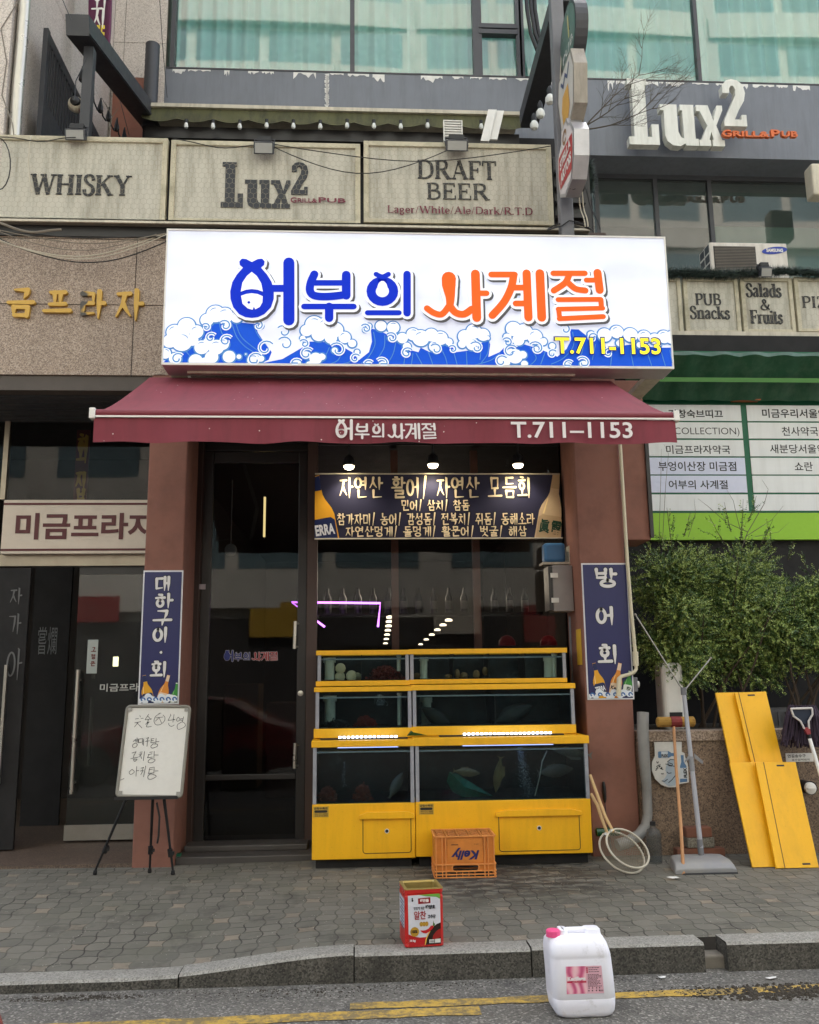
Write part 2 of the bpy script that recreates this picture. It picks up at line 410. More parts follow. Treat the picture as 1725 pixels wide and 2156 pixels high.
def line_mat():
    t = NT('worn_yellow_road_paint'); c = t.mix(t.noise(7, 6, .7), srgb(168, 136, 56), srgb(206, 170, 78))
    w = t.math('ADD', t.math('MULTIPLY', t.noise(26, 7, .75), .75), t.math('MULTIPLY', t.noise(3.5, 4), .35))
    w = t.ramp(w, [(.47, (0, 0, 0, 1)), (.6, (1, 1, 1, 1))]); t.l(t.mix(t.math('MULTIPLY', w, .8), c, srgb(92, 86, 72)), t.b.inputs['Base Color'])
    t.b.inputs['Roughness'].default_value = .85; t.bump(t.noise(70, 4), .5, .005); return t.m
M['pave'] = pavement_mat(); M['asphalt'] = asphalt_mat(); M['line'] = line_mat()
m = MB(); m.poly([(-60, -60, RZ), (60, -60, RZ), (60, 5.6, RZ), (-60, 5.6, RZ)]); struct(m.build('road', M['asphalt']))
m = MB(); xs = [-30, -8] + [-4.5 + i * .15 for i in range(66)] + [9, 30]; ys = [5.6 + i * .15 for i in range(24)] + [9.6, 16]
for j, y in enumerate(ys):
    for i, x in enumerate(xs): m.v.append((x, y, hz(x, y)))
n = len(xs); m.f = [(j * n + i, j * n + i + 1, j * n + n + i + 1, j * n + n + i) for j in range(len(ys) - 1) for i in range(n - 1)]
struct(m.build('pavement', M['pave'], smooth=True))
def kerb():
    m, f = MB(), MB(); jx = [-9, -3.9, gz(368, 2049).x - .02, gz(746, 2000).x, gz(1115, 1995).x, gz(1484, 1990).x]
    jx2 = [gz(1524, 1985).x, 4.3, 6.2, 9]
    for seq in (jx, jx2):
        for a, b in zip(seq[:-1], seq[1:]):
            a += .004; b -= .004; k = 10; sh = random.uniform(-.006, .006)
            top = []; fr = []
            for i in range(k + 1):
                x = a + (b - a) * i / k; z = hz(x, 5.55) + .012 + sh
                top.append([(x, 5.61, z), (x, 5.455, z), (x, 5.44, z - .014)]); fr.append([(x, 5.44, z - .014), (x, 5.432, RZ - .05)])
            for rows, mm in ((top, m), (fr, f)):
                w = len(rows[0]); mm.add([q for r in rows for q in r], [(i * w + j, i * w + j + 1, i * w + w + j + 1, i * w + w + j) for i in range(k) for j in range(w - 1)])
            for x in (a, b):
                z = hz(x, 5.55) + .012 + sh; f.poly([(x, 5.61, z), (x, 5.44, z - .014), (x, 5.432, RZ - .05), (x, 5.61, RZ - .05)])
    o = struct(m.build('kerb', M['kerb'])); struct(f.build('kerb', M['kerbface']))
    m = MB(); m.box(jx[-1] - .02, jx2[0] + .02, 5.5, 5.62, RZ - .02, RZ + .07); struct(m.build('kerb', M['concrete'], bevel=.01))
kerb()
m = MB()
for (xa, xb, ya, yb, seed) in ((-6, .62, 4.885, 5.0, 1), (-.05, 8, 5.02, 5.115, 5)):
    k = 90; rnd = random.Random(seed); top, bot = [], []
    for i in range(k + 1):
        x = xa + (xb - xa) * i / k; s = .022 * x
        top.append((x, yb + s + rnd.uniform(-.008, .008), RZ + .004)); bot.append((x, ya + s + rnd.uniform(-.008, .008), RZ + .004))
    m.add(top + bot, [(k + 1 + i, k + 2 + i, i + 1, i) for i in range(k)])
struct(m.build('road_marking', M['line']))
def rubble(name, spots, mat):
    m = MB(); rnd = random.Random(3)
    for (cx, cy, rx, ry, n, s0, s1) in spots:
        for _ in range(n):
            a = rnd.uniform(0, 6.28); q = rnd.random() ** .6; x = cx + rx * q * math.cos(a); y = cy + ry * q * math.sin(a)
            s = rnd.uniform(s0, s1) * (1.2 - .6 * q); pts = []
            for k in range(6):
                b = k / 6 * 6.28 + rnd.uniform(-.3, .3); pts.append((x + s * math.cos(b), y + s * .8 * math.sin(b), RZ - .002))
            tp = [(x + (p[0] - x) * .5 + rnd.uniform(-s, s) * .2, y + (p[1] - y) * .5, RZ + s * rnd.uniform(.4, .9)) for p in pts]
            m.loft([pts, tp])
    o = m.build(name, mat); o['kind'] = 'stuff'; return o
M['soil'] = paint('dark_grit', srgb(64, 58, 50), .95, .4, 30, .3)
c1, c2 = gz(1640, 2095, RZ), gz(160, 2105, RZ)
tag(rubble('grit', [(c1.x + .1, c1.y + .04, .62, .13, 900, .003, .02), (c1.x - .4, c1.y + .09, .5, .08, 260, .002, .01), (c2.x, c2.y + .02, .42, .05, 330, .002, .011),
                (.1, 5.36, 2.2, .06, 420, .002, .007), (-.2, 5.3, .9, .09, 220, .002, .008)], M['soil']), 'dark grit and dirt lying along the kerb on the road', 'grit')
def scraps():
    M['paper'] = flat('paper_scrap_white', srgb(226, 224, 218), .8)
    rnd = random.Random(5); lab = ['crumpled white paper scrap on the road right of the gap in the kerb', 'small folded white scrap beside dark grit under the kerb at right', 'flat white scrap left of the dark grit by the kerb corner', 'pale flat scrap on the road under the sloping kerb stone', 'white paper strip on the pavers before the grey dustpan']
    for i, (x, y, s, l) in enumerate(((1629, 2035, .03, 1), (1625, 2062, .022, 1), (1394, 2061, .02, 1), (898 * 0 + 700, 2069, .03, 1), (1290 * 0 + 1420, 1853, .035, 0))):
        c = gz(x, y, RZ if l else 0); m = MB(); pts = [(c.x + s * rnd.uniform(.7, 1.2) * math.cos(a) * 1.5, c.y + s * rnd.uniform(.6, 1.2) * math.sin(a), c.z + .006 + rnd.uniform(0, s * .5)) for a in (0, 1, 2.2, 3.1, 4.2, 5.3)]
        m.add(pts + [(c.x, c.y, c.z + s * .6)], [(k, (k + 1) % 6, 6) for k in range(6)])
        tag(m.build('paper_scrap', M['paper']), lab[i], 'litter', 'paper scraps on the ground')
scraps()

# ---------------------------------------------------------------- the street opposite (seen only in the glass)
def opposite():
    t = thing('opposite_building', 'cream balcony building across the street, seen only mirrored in the glass', 'building', (0, -9, 0))
    cm = paint('cream_render', srgb(214, 208, 194), .8, .06, 2, .2); w = MB(); g = MB()
    w.box(-24, 26, -12.5, -9.5, RZ, 30)
    for k in range(9):
        z = 3.6 + k * 3.0
        for i in range(4):
            x = -22 + i * 12.2; arc = [(x + 11.8 * j / 8, -9.4 + .22 * math.sin(math.pi * j / 8)) for j in range(9)]
            w.prism([Vector((a, b, z)) for a, b in arc], (0, 0, 1.15))
            [g.box(x + .4 + q * 2.9, x + 2.9 + q * 2.9, -9.52, -9.45, z + 1.2, z + 2.75) for q in range(4)]
    w.build('wall', cm, t); g.build('window', paint('opposite_window', srgb(104, 124, 128), .35, .3, 1), t)
    s = MB(); s.box(-24, 26, -9.48, -9.4, 0, 3.3); s.build('shop_band', paint('opposite_shop_band', srgb(52, 48, 46), .5, .5, .6), t); rr = random.Random(5)
    for i in range(11): s = MB(); x = -14 + i * 2.7; z = rr.uniform(2.3, 3.4); s.box(x, x + rr.uniform(1.2, 2.5), -9.3, -9.2, z, z + rr.uniform(.5, 1.1)); s.build('shop_sign', flat('far_sign_%d' % i, rr.choice((srgb(200, 190, 170), srgb(150, 40, 40), srgb(40, 70, 110), srgb(190, 150, 50), srgb(60, 60, 60)))), t)
opposite()
def parked_car():
    t = thing('parked_car', 'glossy red car parked beside the photographer, seen only mirrored in the shop door', 'car', (-3.2, 2.0, RZ)); p = NT('red_car_paint'); p.b.inputs['Base Color'].default_value = srgb(150, 22, 26); p.b.inputs['Roughness'].default_value = .25; p.b.inputs['Coat Weight'].default_value = .8
    S = [(-5.3, .55, .62, .70), (-5.2, .35, .75, .8), (-4.6, .3, .86, .86), (-4.0, .3, .98, .87), (-3.4, .3, 1.36, .86), (-2.7, .3, 1.44, .87), (-2.0, .3, 1.38, .87), (-1.45, .3, 1.08, .86), (-1.05, .34, .95, .82), (-.95, .5, .8, .72)]
    rg = [[(x, 2.0 + w * a, RZ + z0 + (z1 - z0) * h) for a, h in ((-.9, 0), (-1, .25), (-1, .55), (-.8 if z1 > 1.1 else -.92, .92), (-.6, 1), (.6, 1), (.8 if z1 > 1.1 else .92, .92), (1, .55), (1, .25), (.9, 0))] for x, z0, z1, w in S]
    m = MB(); m.loft(rg); m.build('body', p.m, t, smooth=True)
    m = MB()
    for y in (1.12, 2.88): m.prism([(x, y - .02, RZ + z) for x, z in ((-3.9, .95), (-3.35, 1.3), (-2.0, 1.32), (-1.5, 1.0))], (0, .04, 0))
    m.build('window', M['frame'], t)
    for x in (-4.4, -1.8):
        for y in (1.2, 2.8):
            m = MB(); m.lathe([(.2, -.1), (.32, -.1), (.32, .1), (.2, .1)], (x, y, RZ + .32), 24, 'Y'); w = m.build('wheel', M['black'], t, smooth=True); m = MB(); m.lathe([(.2, -.09), (.2, .09)], (x, y, RZ + .32), 20, 'Y'); m.build('rim', M['dullsteel'], w)
parked_car()

# ---------------------------------------------------------------- the shop building
x0, x1 = at(277, 1820, P).x, at(365, 1800, P).x          # left pillar
x2, x3 = at(1244, 1700, P).x, at(1349, 1760, P).x        # right pillar
ZS = at(900, 944, DO).z + .03                            # underside of the recess
zsb, zst = at(880, 790, P).z, at(880, 480, P).z          # wall strip behind the signboard
shop = thing('shop_building', 'brown rendered fish restaurant front with dark glass between two pillars', 'building', ((x0 + x3) / 2, P, 0))
def pill(a, b):
    m = MB(); m.box(a, b, P, DO + .12, -.02, zsb); return m.build('pillar', M['brown'], shop, bevel=.012)
pill(x0, x1); pill(x2, x3)
XL, XR = x1, x2                                          # recess sides
m = MB(); m.box(XL, XR, P + .02, P + .2, ZS, zsb); m.build('lintel', M['darkbrown'], shop)
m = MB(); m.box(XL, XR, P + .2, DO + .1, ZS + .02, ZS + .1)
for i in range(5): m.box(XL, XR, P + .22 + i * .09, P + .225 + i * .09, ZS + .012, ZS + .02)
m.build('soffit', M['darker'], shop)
m = MB(); m.box(x0, x3, P + .03, P + .25, zsb, zst); m.build('sign_wall', M['darkbrown'], shop)
xa = at(418, 1400, DO).x; xb = at(645, 1400, DO).x; xc = at(667, 1400, DO).x; xd = at(1192, 1000, DO).x
m = MB(); m.box(XL, xa, DO, DO + .1, 0, ZS + .02); m.box(XL + .05, xa - .03, DO - .02, DO, .1, ZS + .02); m.build('jamb', M['darkbrown'], shop)
m = MB(); m.box(xb, xc, DO - .03, DO + .1, .1, ZS + .02); m.build('jamb', M['darkbrown'], shop)
m = MB(); m.box(xd, XR, DO, DO + .1, 0, ZS + .02); m.build('jamb', M['darkbrown'], shop)
m = MB(); m.box(XL + .002, XR - .002, P + .08, DO + .3, -.02, .055); m.box(XL + .03, xb + .04, P + .3, DO + .3, .055, .105); m.build('step', M['step'], shop, bevel=.008)
bx0, _, bz0, bz1 = rect(1313, 935, 1365, 1137, P + .1); bx1 = at(1366, 1040, P + .1).x
m = MB(); m.box(x3 + .002, bx1, P + .1, DO, bz0, zsb); m.build('side_panel', M['brown'], shop, bevel=.01)
m = MB(); m.box(at(1362, 1000, P + .08).x, bx1 + .02, P + .07, P + .1, bz0 + .02, zsb - .3); m.build('conduit_strip', M['frame'], shop)
m = MB()                                                  # the room behind
RX0, RX1, RY1 = XL - .3, XR + .5, 18.0
m.box(RX0 - .1, RX0, DO + .1, RY1, 0, 4.2); m.box(RX1, RX1 + .1, DO + .1, RY1, 0, 4.2); m.box(RX0, RX1, RY1, RY1 + .1, 0, 4.2)
m.box(RX0, RX1, DO + .1, RY1, ZS + .04, ZS + .14)
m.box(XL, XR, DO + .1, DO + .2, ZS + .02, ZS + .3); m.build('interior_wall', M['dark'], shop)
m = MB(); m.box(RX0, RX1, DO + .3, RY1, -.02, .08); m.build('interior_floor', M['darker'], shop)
for px in (832, 1004):
    p = at(px, 1250, DO + .25); m = MB(); m.box(p.x - .035, p.x + .035, DO + .2, DO + .28, .1, ZS); m.build('mullion', M['brown'], shop)
m = MB(); m.box(xc, xd, DO + .02, DO + .028, .1, ZS); m.build('window_pane', M['shopglass'], shop)
# door
door = MB()
g0, g1, gzb, gzt = rect(440, 976, 626, 1768, DO + .02); dz = at(540, 1788, DO).z; dt = at(540, 952, DO).z
door.box(xa, g0, DO - .01, DO + .06, dz, dt); door.box(g1, xb, DO - .01, DO + .06, dz, dt); door.box(g0, g1, DO - .01, DO + .06, gzt, dt)
zk = at(540, 1642, DO).z; door.box(g0, g1, DO - .01, DO + .06, dz, gzb); door.box(g0, g1, DO + .0, DO + .055, zk, zk + .05); door.box(xa, xb, DO, DO + .06, dt + .01, ZS + .02)
dr = door.build('door', M['frame'], shop, bevel=.006)
m = MB(); m.box(g0, g1, DO + .02, DO + .028, gzb, gzt); m.build('pane', M['doorglass'], dr)
h = MB()
for (y0, y1) in ((1308, 1366), (1565, 1618)):
    a, b = at(622, y0, DO - .06), at(620, y1, DO - .06); h.tube([a, b], .017, 10); h.tube([a + Vector((0, 0, -.02)), a + Vector((.03, .06, -.02))], .009); h.tube([b + Vector((0, 0, .02)), b + Vector((.03, .06, .02))], .009)
h.build('handle', M['steel'], dr, smooth=True)
p = at(633, 1460, DO - .01); m = MB(); m.lathe([(.026, 0), (.026, .012), (.008, .016)], p, 16, 'Y'); m.build('lock', M['steel'], dr, smooth=True)
a, b, c, d = rect(418, 1230, 433, 1241, DO - .01); m = MB(); m.box(a, b, DO - .013, DO - .01, c, d); m.build('sticker', flat('grey_sticker', srgb(170, 160, 165)), dr)

# recess spotlights (lit)
M['lamp'] = glow('warm_lamp', (1, .82, .55, 1), 7)
for i, (px, py) in enumerate(((735, 980), (912, 977), (1091, 977))):
    c = at(px, py, 8.38); t = thing('spotlight', ['leftmost', 'middle', 'rightmost'][i] + ' of three lit warm spotlights under the shop ceiling above the navy banner', 'spotlight', c, 'lit spotlights above the menu banner')
    m = MB(); m.lathe([(.022, .1), (.05, .07), (.06, .0), (.052, -.004)], c, 20); m.tube([c + Vector((0, 0, .09)), Vector((c.x, c.y, ZS + .02))], .008); m.build('housing', M['black'], t, smooth=True)
    m = MB(); m.lathe([(.05, -.008), (.042, -.03), (.02, -.04)], c, 20); m.build('bulb', M['lamp'], t, smooth=True)
    l = bpy.data.lights.new('spotlight_lamp', 'SPOT'); l.energy = 4.5; l.color = (1, .87, .7); l.spot_size = R(118); l.spot_blend = .7; l.shadow_soft_size = .05
    lo = bpy.data.objects.new('spotlight_lamp', l); COL.objects.link(lo); lo.parent = t; lo.location = (0, -.03, -.05); lo.rotation_euler = (R(14), 0, 0)
l = bpy.data.lights.new('interior_fill', 'POINT'); l.energy = 12; l.color = (1, .8, .58); l.shadow_soft_size = .3; lo = bpy.data.objects.new('interior_fill', l); COL.objects.link(lo); lo.location = (.6, 12.5, 2.9)  # unseen fill lamp, added so shapes in the dark room show
# ---------------------------------------------------------------- lettering
def wp(zm, pts, Y):
    out = []
    for p in pts:
        q = at(*zm(p[0], p[1]), Y); out.append((q.x, q.z))
    return out
def mpp(zm, Y, x=800, y=400):
    a, b = at(*zm(x, y), Y), at(*zm(x + 100, y), Y); return (b.x - a.x) / 100
def ell(cx, cy, rx, ry, n=20, a0=90, sweep=360):
    return [(cx + rx * math.cos(R(a0 + sweep * i / n)), cy + ry * math.sin(R(a0 + sweep * i / n))) for i in range(n + 1)]
JC = {'ㄱ': [[(.05, .95), (.92, .95), (.86, .5), (.7, .02)]], 'ㄴ': [[(.1, 1), (.1, .08), (1, .14)]],
      'ㄷ': [[(.05, .95), (.95, .97)], [(.12, .93), (.12, .06), (1, .12)]], 'ㄹ': [[(.05, .97), (.92, .97), (.9, .55)], [(.1, .53), (.9, .55)], [(.1, .52), (.1, .05), (1, .1)]],
      'ㅁ': [[(.08, .95), (.12, .03)], [(.08, .93), (.92, .95), (.88, .03)], [(.12, .08), (.88, .1)]],
      'ㅂ': [[(.1, 1), (.14, .03)], [(.9, 1), (.86, .03)], [(.12, .54), (.88, .56)], [(.14, .06), (.86, .08)]],
      'ㅅ': [[(.52, 1), (.42, .55), (.02, .02)], [(.46, .58), (.7, .3), (.98, .05)]], 'ㅇ': [ell(.5, .5, .46, .46)],
      'ㅈ': [[(.08, .93), (.92, .95)], [(.56, .93), (.42, .5), (.02, .02)], [(.47, .52), (.7, .28), (.98, .05)]],
      'ㅊ': [[(.36, 1.04), (.64, .98)], [(.08, .76), (.92, .78)], [(.54, .76), (.42, .42), (.02, .02)], [(.47, .44), (.7, .24), (.98, .05)]],
      'ㅋ': [[(.05, .95), (.92, .95), (.86, .5), (.7, .02)], [(.05, .5), (.84, .54)]],
      'ㅌ': [[(.05, .97), (.95, .98)], [(.12, .5), (.9, .53)], [(.12, .95), (.12, .06), (1, .12)]],
      'ㅍ': [[(.03, .95), (.97, .97)], [(.3, .93), (.34, .1)], [(.7, .93), (.66, .1)], [(0, .05), (1, .09)]],
      'ㅎ': [[(.34, 1.04), (.66, 1.0)], [(.05, .74), (.95, .77)], ell(.5, .29, .32, .29)]}
for a, b in (('ㄲ', 'ㄱ'), ('ㄸ', 'ㄷ'), ('ㅃ', 'ㅂ'), ('ㅆ', 'ㅅ'), ('ㅉ', 'ㅈ')):
    JC[a] = [[(x * .46 + o, y) for x, y in s] for o in (0, .54) for s in JC[b]]
LL = 'ㄱㄲㄴㄷㄸㄹㅁㅂㅃㅅㅆㅇㅈㅉㅊㅋㅌㅍㅎ'
TT = ['', 'ㄱ', 'ㄲ', 'ㄳ', 'ㄴ', 'ㄵ', 'ㄶ', 'ㄷ', 'ㄹ', 'ㄺ', 'ㄻ', 'ㄼ', 'ㄽ', 'ㄾ', 'ㄿ', 'ㅀ', 'ㅁ', 'ㅂ', 'ㅄ', 'ㅅ', 'ㅆ', 'ㅇ', 'ㅈ', 'ㅊ', 'ㅋ', 'ㅌ', 'ㅍ', 'ㅎ']
def _v(x): return [(x - .16, 1.0), (x, .96), (x, .5), (x - .02, 0)]
VV = {0: [_v(.4), [(.4, .52), (1.0, .54)]], 1: [_v(.25), _v(.9), [(.25, .52), (.9, .54)]], 2: [_v(.4), [(.4, .64), (1, .66)], [(.4, .38), (1, .4)]], 4: [[(0, .52), (.7, .54)], _v(.75)],
      5: [[(0, .52), (.45, .54)], _v(.5), _v(1.0)], 6: [[(0, .66), (.7, .68)], [(0, .38), (.7, .4)], _v(.75)], 7: [[(0, .66), (.45, .68)], [(0, .38), (.45, .4)], _v(.5), _v(1.0)], 20: [_v(.6)]}
HV = {8: [[(.5, 1), (.5, .25)], [(0, .2), (1, .26)]], 12: [[(.33, 1), (.35, .25)], [(.67, 1), (.65, .25)], [(0, .2), (1, .26)]], 13: [[(0, .8), (1, .86)], [(.54, .8), (.5, -.05)]],
      17: [[(0, .8), (1, .86)], [(.35, .8), (.3, 0)], [(.65, .8), (.65, 0)]], 18: [[(0, .4), (1, .46)]]}
CV = {9: (8, 0), 10: (8, 1), 11: (8, 20), 14: (13, 4), 15: (13, 5), 16: (13, 20), 19: (18, 20)}
def syl(ch):
    """strokes of one syllable in a unit square"""
    if ch == '/': return [[(.72, 1.05), (.28, -.05)]]
    if ch in '·': return [[(.5, .5), (.501, .5)]]
    k = ord(ch) - 0xAC00; L, V, T = k // 588, (k % 588) // 28, k % 28
    lo = .42 if T else 0.0; out = []
    def put(st, x0, y0, x1, y1): out.extend([[(x0 + x * (x1 - x0), y0 + y * (y1 - y0)) for x, y in s] for s in st])
    i = JC[LL[L]]
    if V in VV:
        w = {0: .56, 1: .5, 2: .56, 4: .52, 5: .44, 6: .52, 7: .42, 20: .6}[V]
        put(i, .02, lo + (.1 if not T else .06), w, .9 if not T else .98)
        put(VV[V], w + .03 if V in (4, 5, 6, 7) else w + .06, lo - (.0 if not T else .02), .98 if V in (0, 1, 2) else .95, 1.0)
    elif V in HV:
        top = .40 if not T else lo + .22; put(i, .2, top + .02, .8, 1.0); put(HV[V], .0, lo + .0, 1.0, top)
    else:
        h, v = CV[V]; top = .42 if not T else lo + .2
        put(i, .06, top, .6, 1.0); put(HV[h], .0, lo + .04, .68, top); put(VV[v], .66, lo - .0, 1.0, 1.0)
    if T: put(JC[TT[T]], .18 if V in HV else .24, .0, .86 if V in HV else .92, .36)
    return out
def strokes(mb, to3, st, u0, v0, u1, v1, w, style='brush', d=0.0, rnd=None, thick=0.0, jit=0.0):
    for s in st:
        pts = [(u0 + x * (u1 - u0), v0 + y * (v1 - v0)) for x, y in s]
        if jit and rnd: pts = [(x + rnd.uniform(-jit, jit), y + rnd.uniform(-jit, jit)) for x, y in pts]
        n = len(pts); ww = w
        if style == 'brush' and n < 10:
            dx, dy = abs(pts[-1][0] - pts[0][0]), pts[0][1] - pts[-1][1]
            if dy > dx * .8 and n >= 4: ww = [w * q for q in (.45, 1.1, 1.05, .3)][:n] if n == 4 else w
            elif dy > dx * .8: ww = [w * (1.15 - .75 * i / (n - 1)) for i in range(n)]
            elif n == 2: ww = [w * .75, w * 1.0]
        mb.ribbon(to3, pts, ww, d, smooth=n >= 10 and False, thick=thick)
def hangul(mb, to3, text, u0, v0, u1, v1, w, style='brush', d=0.0, space=.55, slash=.45, rnd=None, thick=0.0, jit=0.0, pitch=.16):
    adv = [space if c == ' ' else slash if c == '/' else 1.0 for c in text]; tot = sum(adv) + pitch * (len(text) - 1); cw = (u1 - u0) / tot; u = u0
    for c, a in zip(text, adv):
        if c != ' ': strokes(mb, to3, syl(c), u, v0, u + cw * a, v1, w, style, d, rnd, thick, jit)
        u += cw * (a + pitch)
# serif alphabet (cap height 1): strokes, then serif bars
_T1, _t1 = .155, .062
def serif(mb, to3, text, u0, v0, u1, v1, d=0.0, thick=0.0, bold=1.0):
    T, t = _T1 * bold, _t1 * bold
    G = {'W': (1.36, [((.14, 1), (.44, 0), T), ((.44, 0), (.70, 1), t), ((.70, 1), (.98, 0), T), ((.98, 0), (1.24, 1), t)], [(.14, 1), (.68, 1), (1.24, 1)]),
         'H': (1.02, [((.2, 0), (.2, 1), T), ((.82, 0), (.82, 1), T), ((.2, .52), (.82, .52), t)], [(.2, 0), (.2, 1), (.82, 0), (.82, 1)]),
         'I': (.46, [((.23, 0), (.23, 1), T)], [(.23, 0), (.23, 1)]),
         'S': (.66, [[(.56, .74), (.5, .93), (.33, 1), (.16, .92), (.13, .74), (.3, .55), (.5, .42), (.56, .22), (.45, .04), (.27, -.01), (.12, .08), (.08, .27)]], []),
         'K': (1.0, [((.2, 0), (.2, 1), T), ((.22, .42), (.78, 1), t), ((.42, .62), (.84, 0), T)], [(.2, 0), (.2, 1), (.78, 1), (.85, 0)]),
         'Y': (.98, [((.16, 1), (.5, .47), T), ((.82, 1), (.5, .47), t), ((.5, 0), (.5, .5), T)], [(.16, 1), (.82, 1), (.5, 0)]),
         'D': (.98, [((.2, 0), (.2, 1), T), [(.2, .97), (.5, .97), (.78, .82), (.86, .5), (.78, .18), (.5, .03), (.2, .03)]], [(.2, 0), (.2, 1)]),
         'R': (.94, [((.2, 0), (.2, 1), T), [(.2, .97), (.5, .97), (.68, .87), (.68, .63), (.5, .52), (.2, .52)], ((.46, .52), (.82, 0), T)], [(.2, 0), (.2, 1), (.85, 0)]),
         'A': (.98, [((.14, 0), (.47, 1), t), ((.47, 1), (.84, 0), T), ((.26, .33), (.7, .33), t)], [(.14, 0), (.84, 0)]),
         'F': (.78, [((.2, 0), (.2, 1), T), ((.2, .97), (.7, .97), t), ((.2, .5), (.56, .5), t), ((.7, 1), (.7, .78), t), ((.56, .38), (.56, .62), t)], [(.2, 0), (.2, 1)]),
         'T': (.86, [((.43, 0), (.43, 1), T), ((.06, .97), (.8, .97), t), ((.06, 1), (.06, .76), t), ((.8, 1), (.8, .76), t)], [(.43, 0)]),
         'B': (.86, [((.2, 0), (.2, 1), T), [(.2, .97), (.46, .97), (.63, .88), (.63, .66), (.46, .54), (.2, .54)], [(.2, .54), (.5, .54), (.72, .42), (.72, .14), (.5, .03), (.2, .03)]], [(.2, 0), (.2, 1)]),
         'E': (.84, [((.2, 0), (.2, 1), T), ((.2, .97), (.7, .97), t), ((.2, .52), (.55, .52), t), ((.2, .03), (.74, .03), t), ((.7, 1), (.7, .78), t), ((.75, 0), (.75, .24), t), ((.55, .4), (.55, .64), t)], [(.2, 0), (.2, 1)]),
         'P': (.8, [((.2, 0), (.2, 1), T), [(.2, .97), (.5, .97), (.68, .86), (.68, .6), (.5, .48), (.2, .48)]], [(.2, 0), (.2, 1)]),
         'U': (1.0, [[(.2, 1), (.2, .32), (.3, .08), (.5, .02), (.7, .08), (.8, .32), (.8, 1)]], [(.2, 1), (.8, 1)]),
         'Z': (.84, [((.12, .97), (.74, .97), t), ((.74, .97), (.1, .03), T), ((.1, .03), (.76, .03), t), ((.12, 1), (.12, .78), t), ((.77, 0), (.77, .22), t)], []),
         'L': (.78, [((.2, 0), (.2, 1), T), ((.2, .03), (.7, .03), t), ((.7, 0), (.7, .28), t)], [(.2, 0), (.2, 1)]),
         'n': (.74, [((.18, 0), (.18, .66), T), [(.18, .5), (.3, .64), (.46, .66), (.56, .54), (.56, 0)]], [(.18, 0), (.56, 0), (.13, .66)]),
         'a': (.62, [[(.1, .52), (.2, .65), (.36, .64), (.44, .52), (.44, .12), (.52, .02)], [(.44, .38), (.2, .32), (.1, .17), (.2, .02), (.44, .14)]], []),
         'c': (.58, [[(.5, .5), (.4, .63), (.26, .64), (.12, .5), (.1, .3), (.18, .08), (.34, .01), (.5, .12)]], []),
         'k': (.72, [((.16, 0), (.16, 1), T), ((.18, .3), (.54, .66), t), ((.32, .42), (.6, 0), T)], [(.16, 0), (.12, 1), (.54, .66), (.6, 0)]),
         's': (.5, [[(.42, .5), (.36, .63), (.24, .66), (.12, .58), (.12, .46), (.26, .36), (.38, .28), (.41, .13), (.32, .02), (.2, 0), (.08, .08), (.06, .2)]], []),
         'l': (.38, [((.19, 0), (.19, 1), T)], [(.19, 0), (.14, 1)]),
         'd': (.7, [((.52, 0), (.52, 1), T), [(.52, .56), (.36, .65), (.18, .56), (.1, .32), (.18, .08), (.36, .01), (.52, .12)]], [(.56, 0), (.47, 1)]),
         'r': (.54, [((.18, 0), (.18, .66), T), [(.18, .46), (.3, .62), (.46, .62)]], [(.18, 0), (.13, .66)]),
         'u': (.74, [[(.17, .66), (.17, .16), (.28, .02), (.42, .04), (.55, .18)], ((.55, 0), (.55, .66), T)], [(.14, .66), (.5, .66), (.6, 0)]),
         'i': (.38, [((.19, 0), (.19, .66), T), ((.19, .82), (.19, .96), T)], [(.19, 0), (.14, .66)]),
         't': (.44, [[(.18, .9), (.18, .12), (.28, .02), (.4, .08)], ((.04, .64), (.38, .64), t)], []),
         'h': (.76, [((.18, 0), (.18, 1), T), [(.18, .5), (.32, .64), (.48, .66), (.58, .54), (.58, 0)]], [(.18, 0), (.58, 0), (.13, 1)]),
         'e': (.6, [[(.1, .36), (.5, .36), (.46, .56), (.3, .65), (.15, .56), (.1, .32), (.18, .08), (.34, .01), (.5, .12)]], []),
         'g': (.66, [[(.3, .65), (.14, .56), (.12, .38), (.28, .28), (.44, .36), (.46, .54), (.3, .65)], [(.18, .28), (.14, .16), (.44, .08), (.5, -.1), (.3, -.24), (.1, -.14), (.2, .04)]], []),
         '&': (.95, [[(.8, .5), (.62, .12), (.4, 0), (.16, .06), (.1, .26), (.24, .46), (.46, .64), (.5, .84), (.38, .98), (.26, .86), (.32, .62), (.56, .26), (.84, .02)]], []),
         '/': (.45, [((.08, -.05), (.38, 1), t)], []), '.': (.3, [((.14, 0), (.14, .12), T)], []), ' ': (.4, [], [])}
    tot = sum(G[c][0] for c in text); k = (u1 - u0) / tot; kv = (v1 - v0); u = u0
    for c in text:
        a, st, sf = G[c]
        for s in st:
            if isinstance(s, tuple): mb.ribbon(to3, [(u + s[0][0] * k, v0 + s[0][1] * kv), (u + s[1][0] * k, v0 + s[1][1] * kv)], s[2] * kv * .5, d, caps=False, thick=thick)
            else:
                n = len(s); ww = []
                for i in range(n):
                    q = s[min(i + 1, n - 1)]; p = s[max(i - 1, 0)]; dx, dy = abs(q[0] - p[0]), abs(q[1] - p[1])
                    ww.append(.5 * kv * (t + (T - t) * dy / (dx + dy + 1e-6)))
                mb.ribbon(to3, [(u + x * k, v0 + y * kv) for x, y in s], ww, d, smooth=True, caps=False, thick=thick)
        for (x, y) in sf:
            y2 = y + (.03 if y < .1 else -.03); mb.ribbon(to3, [(u + x * k - .15 * kv * .9, v0 + y2 * kv), (u + x * k + .15 * kv * .9, v0 + y2 * kv)], .03 * kv, d, caps=False, thick=thick)
        u += a * k

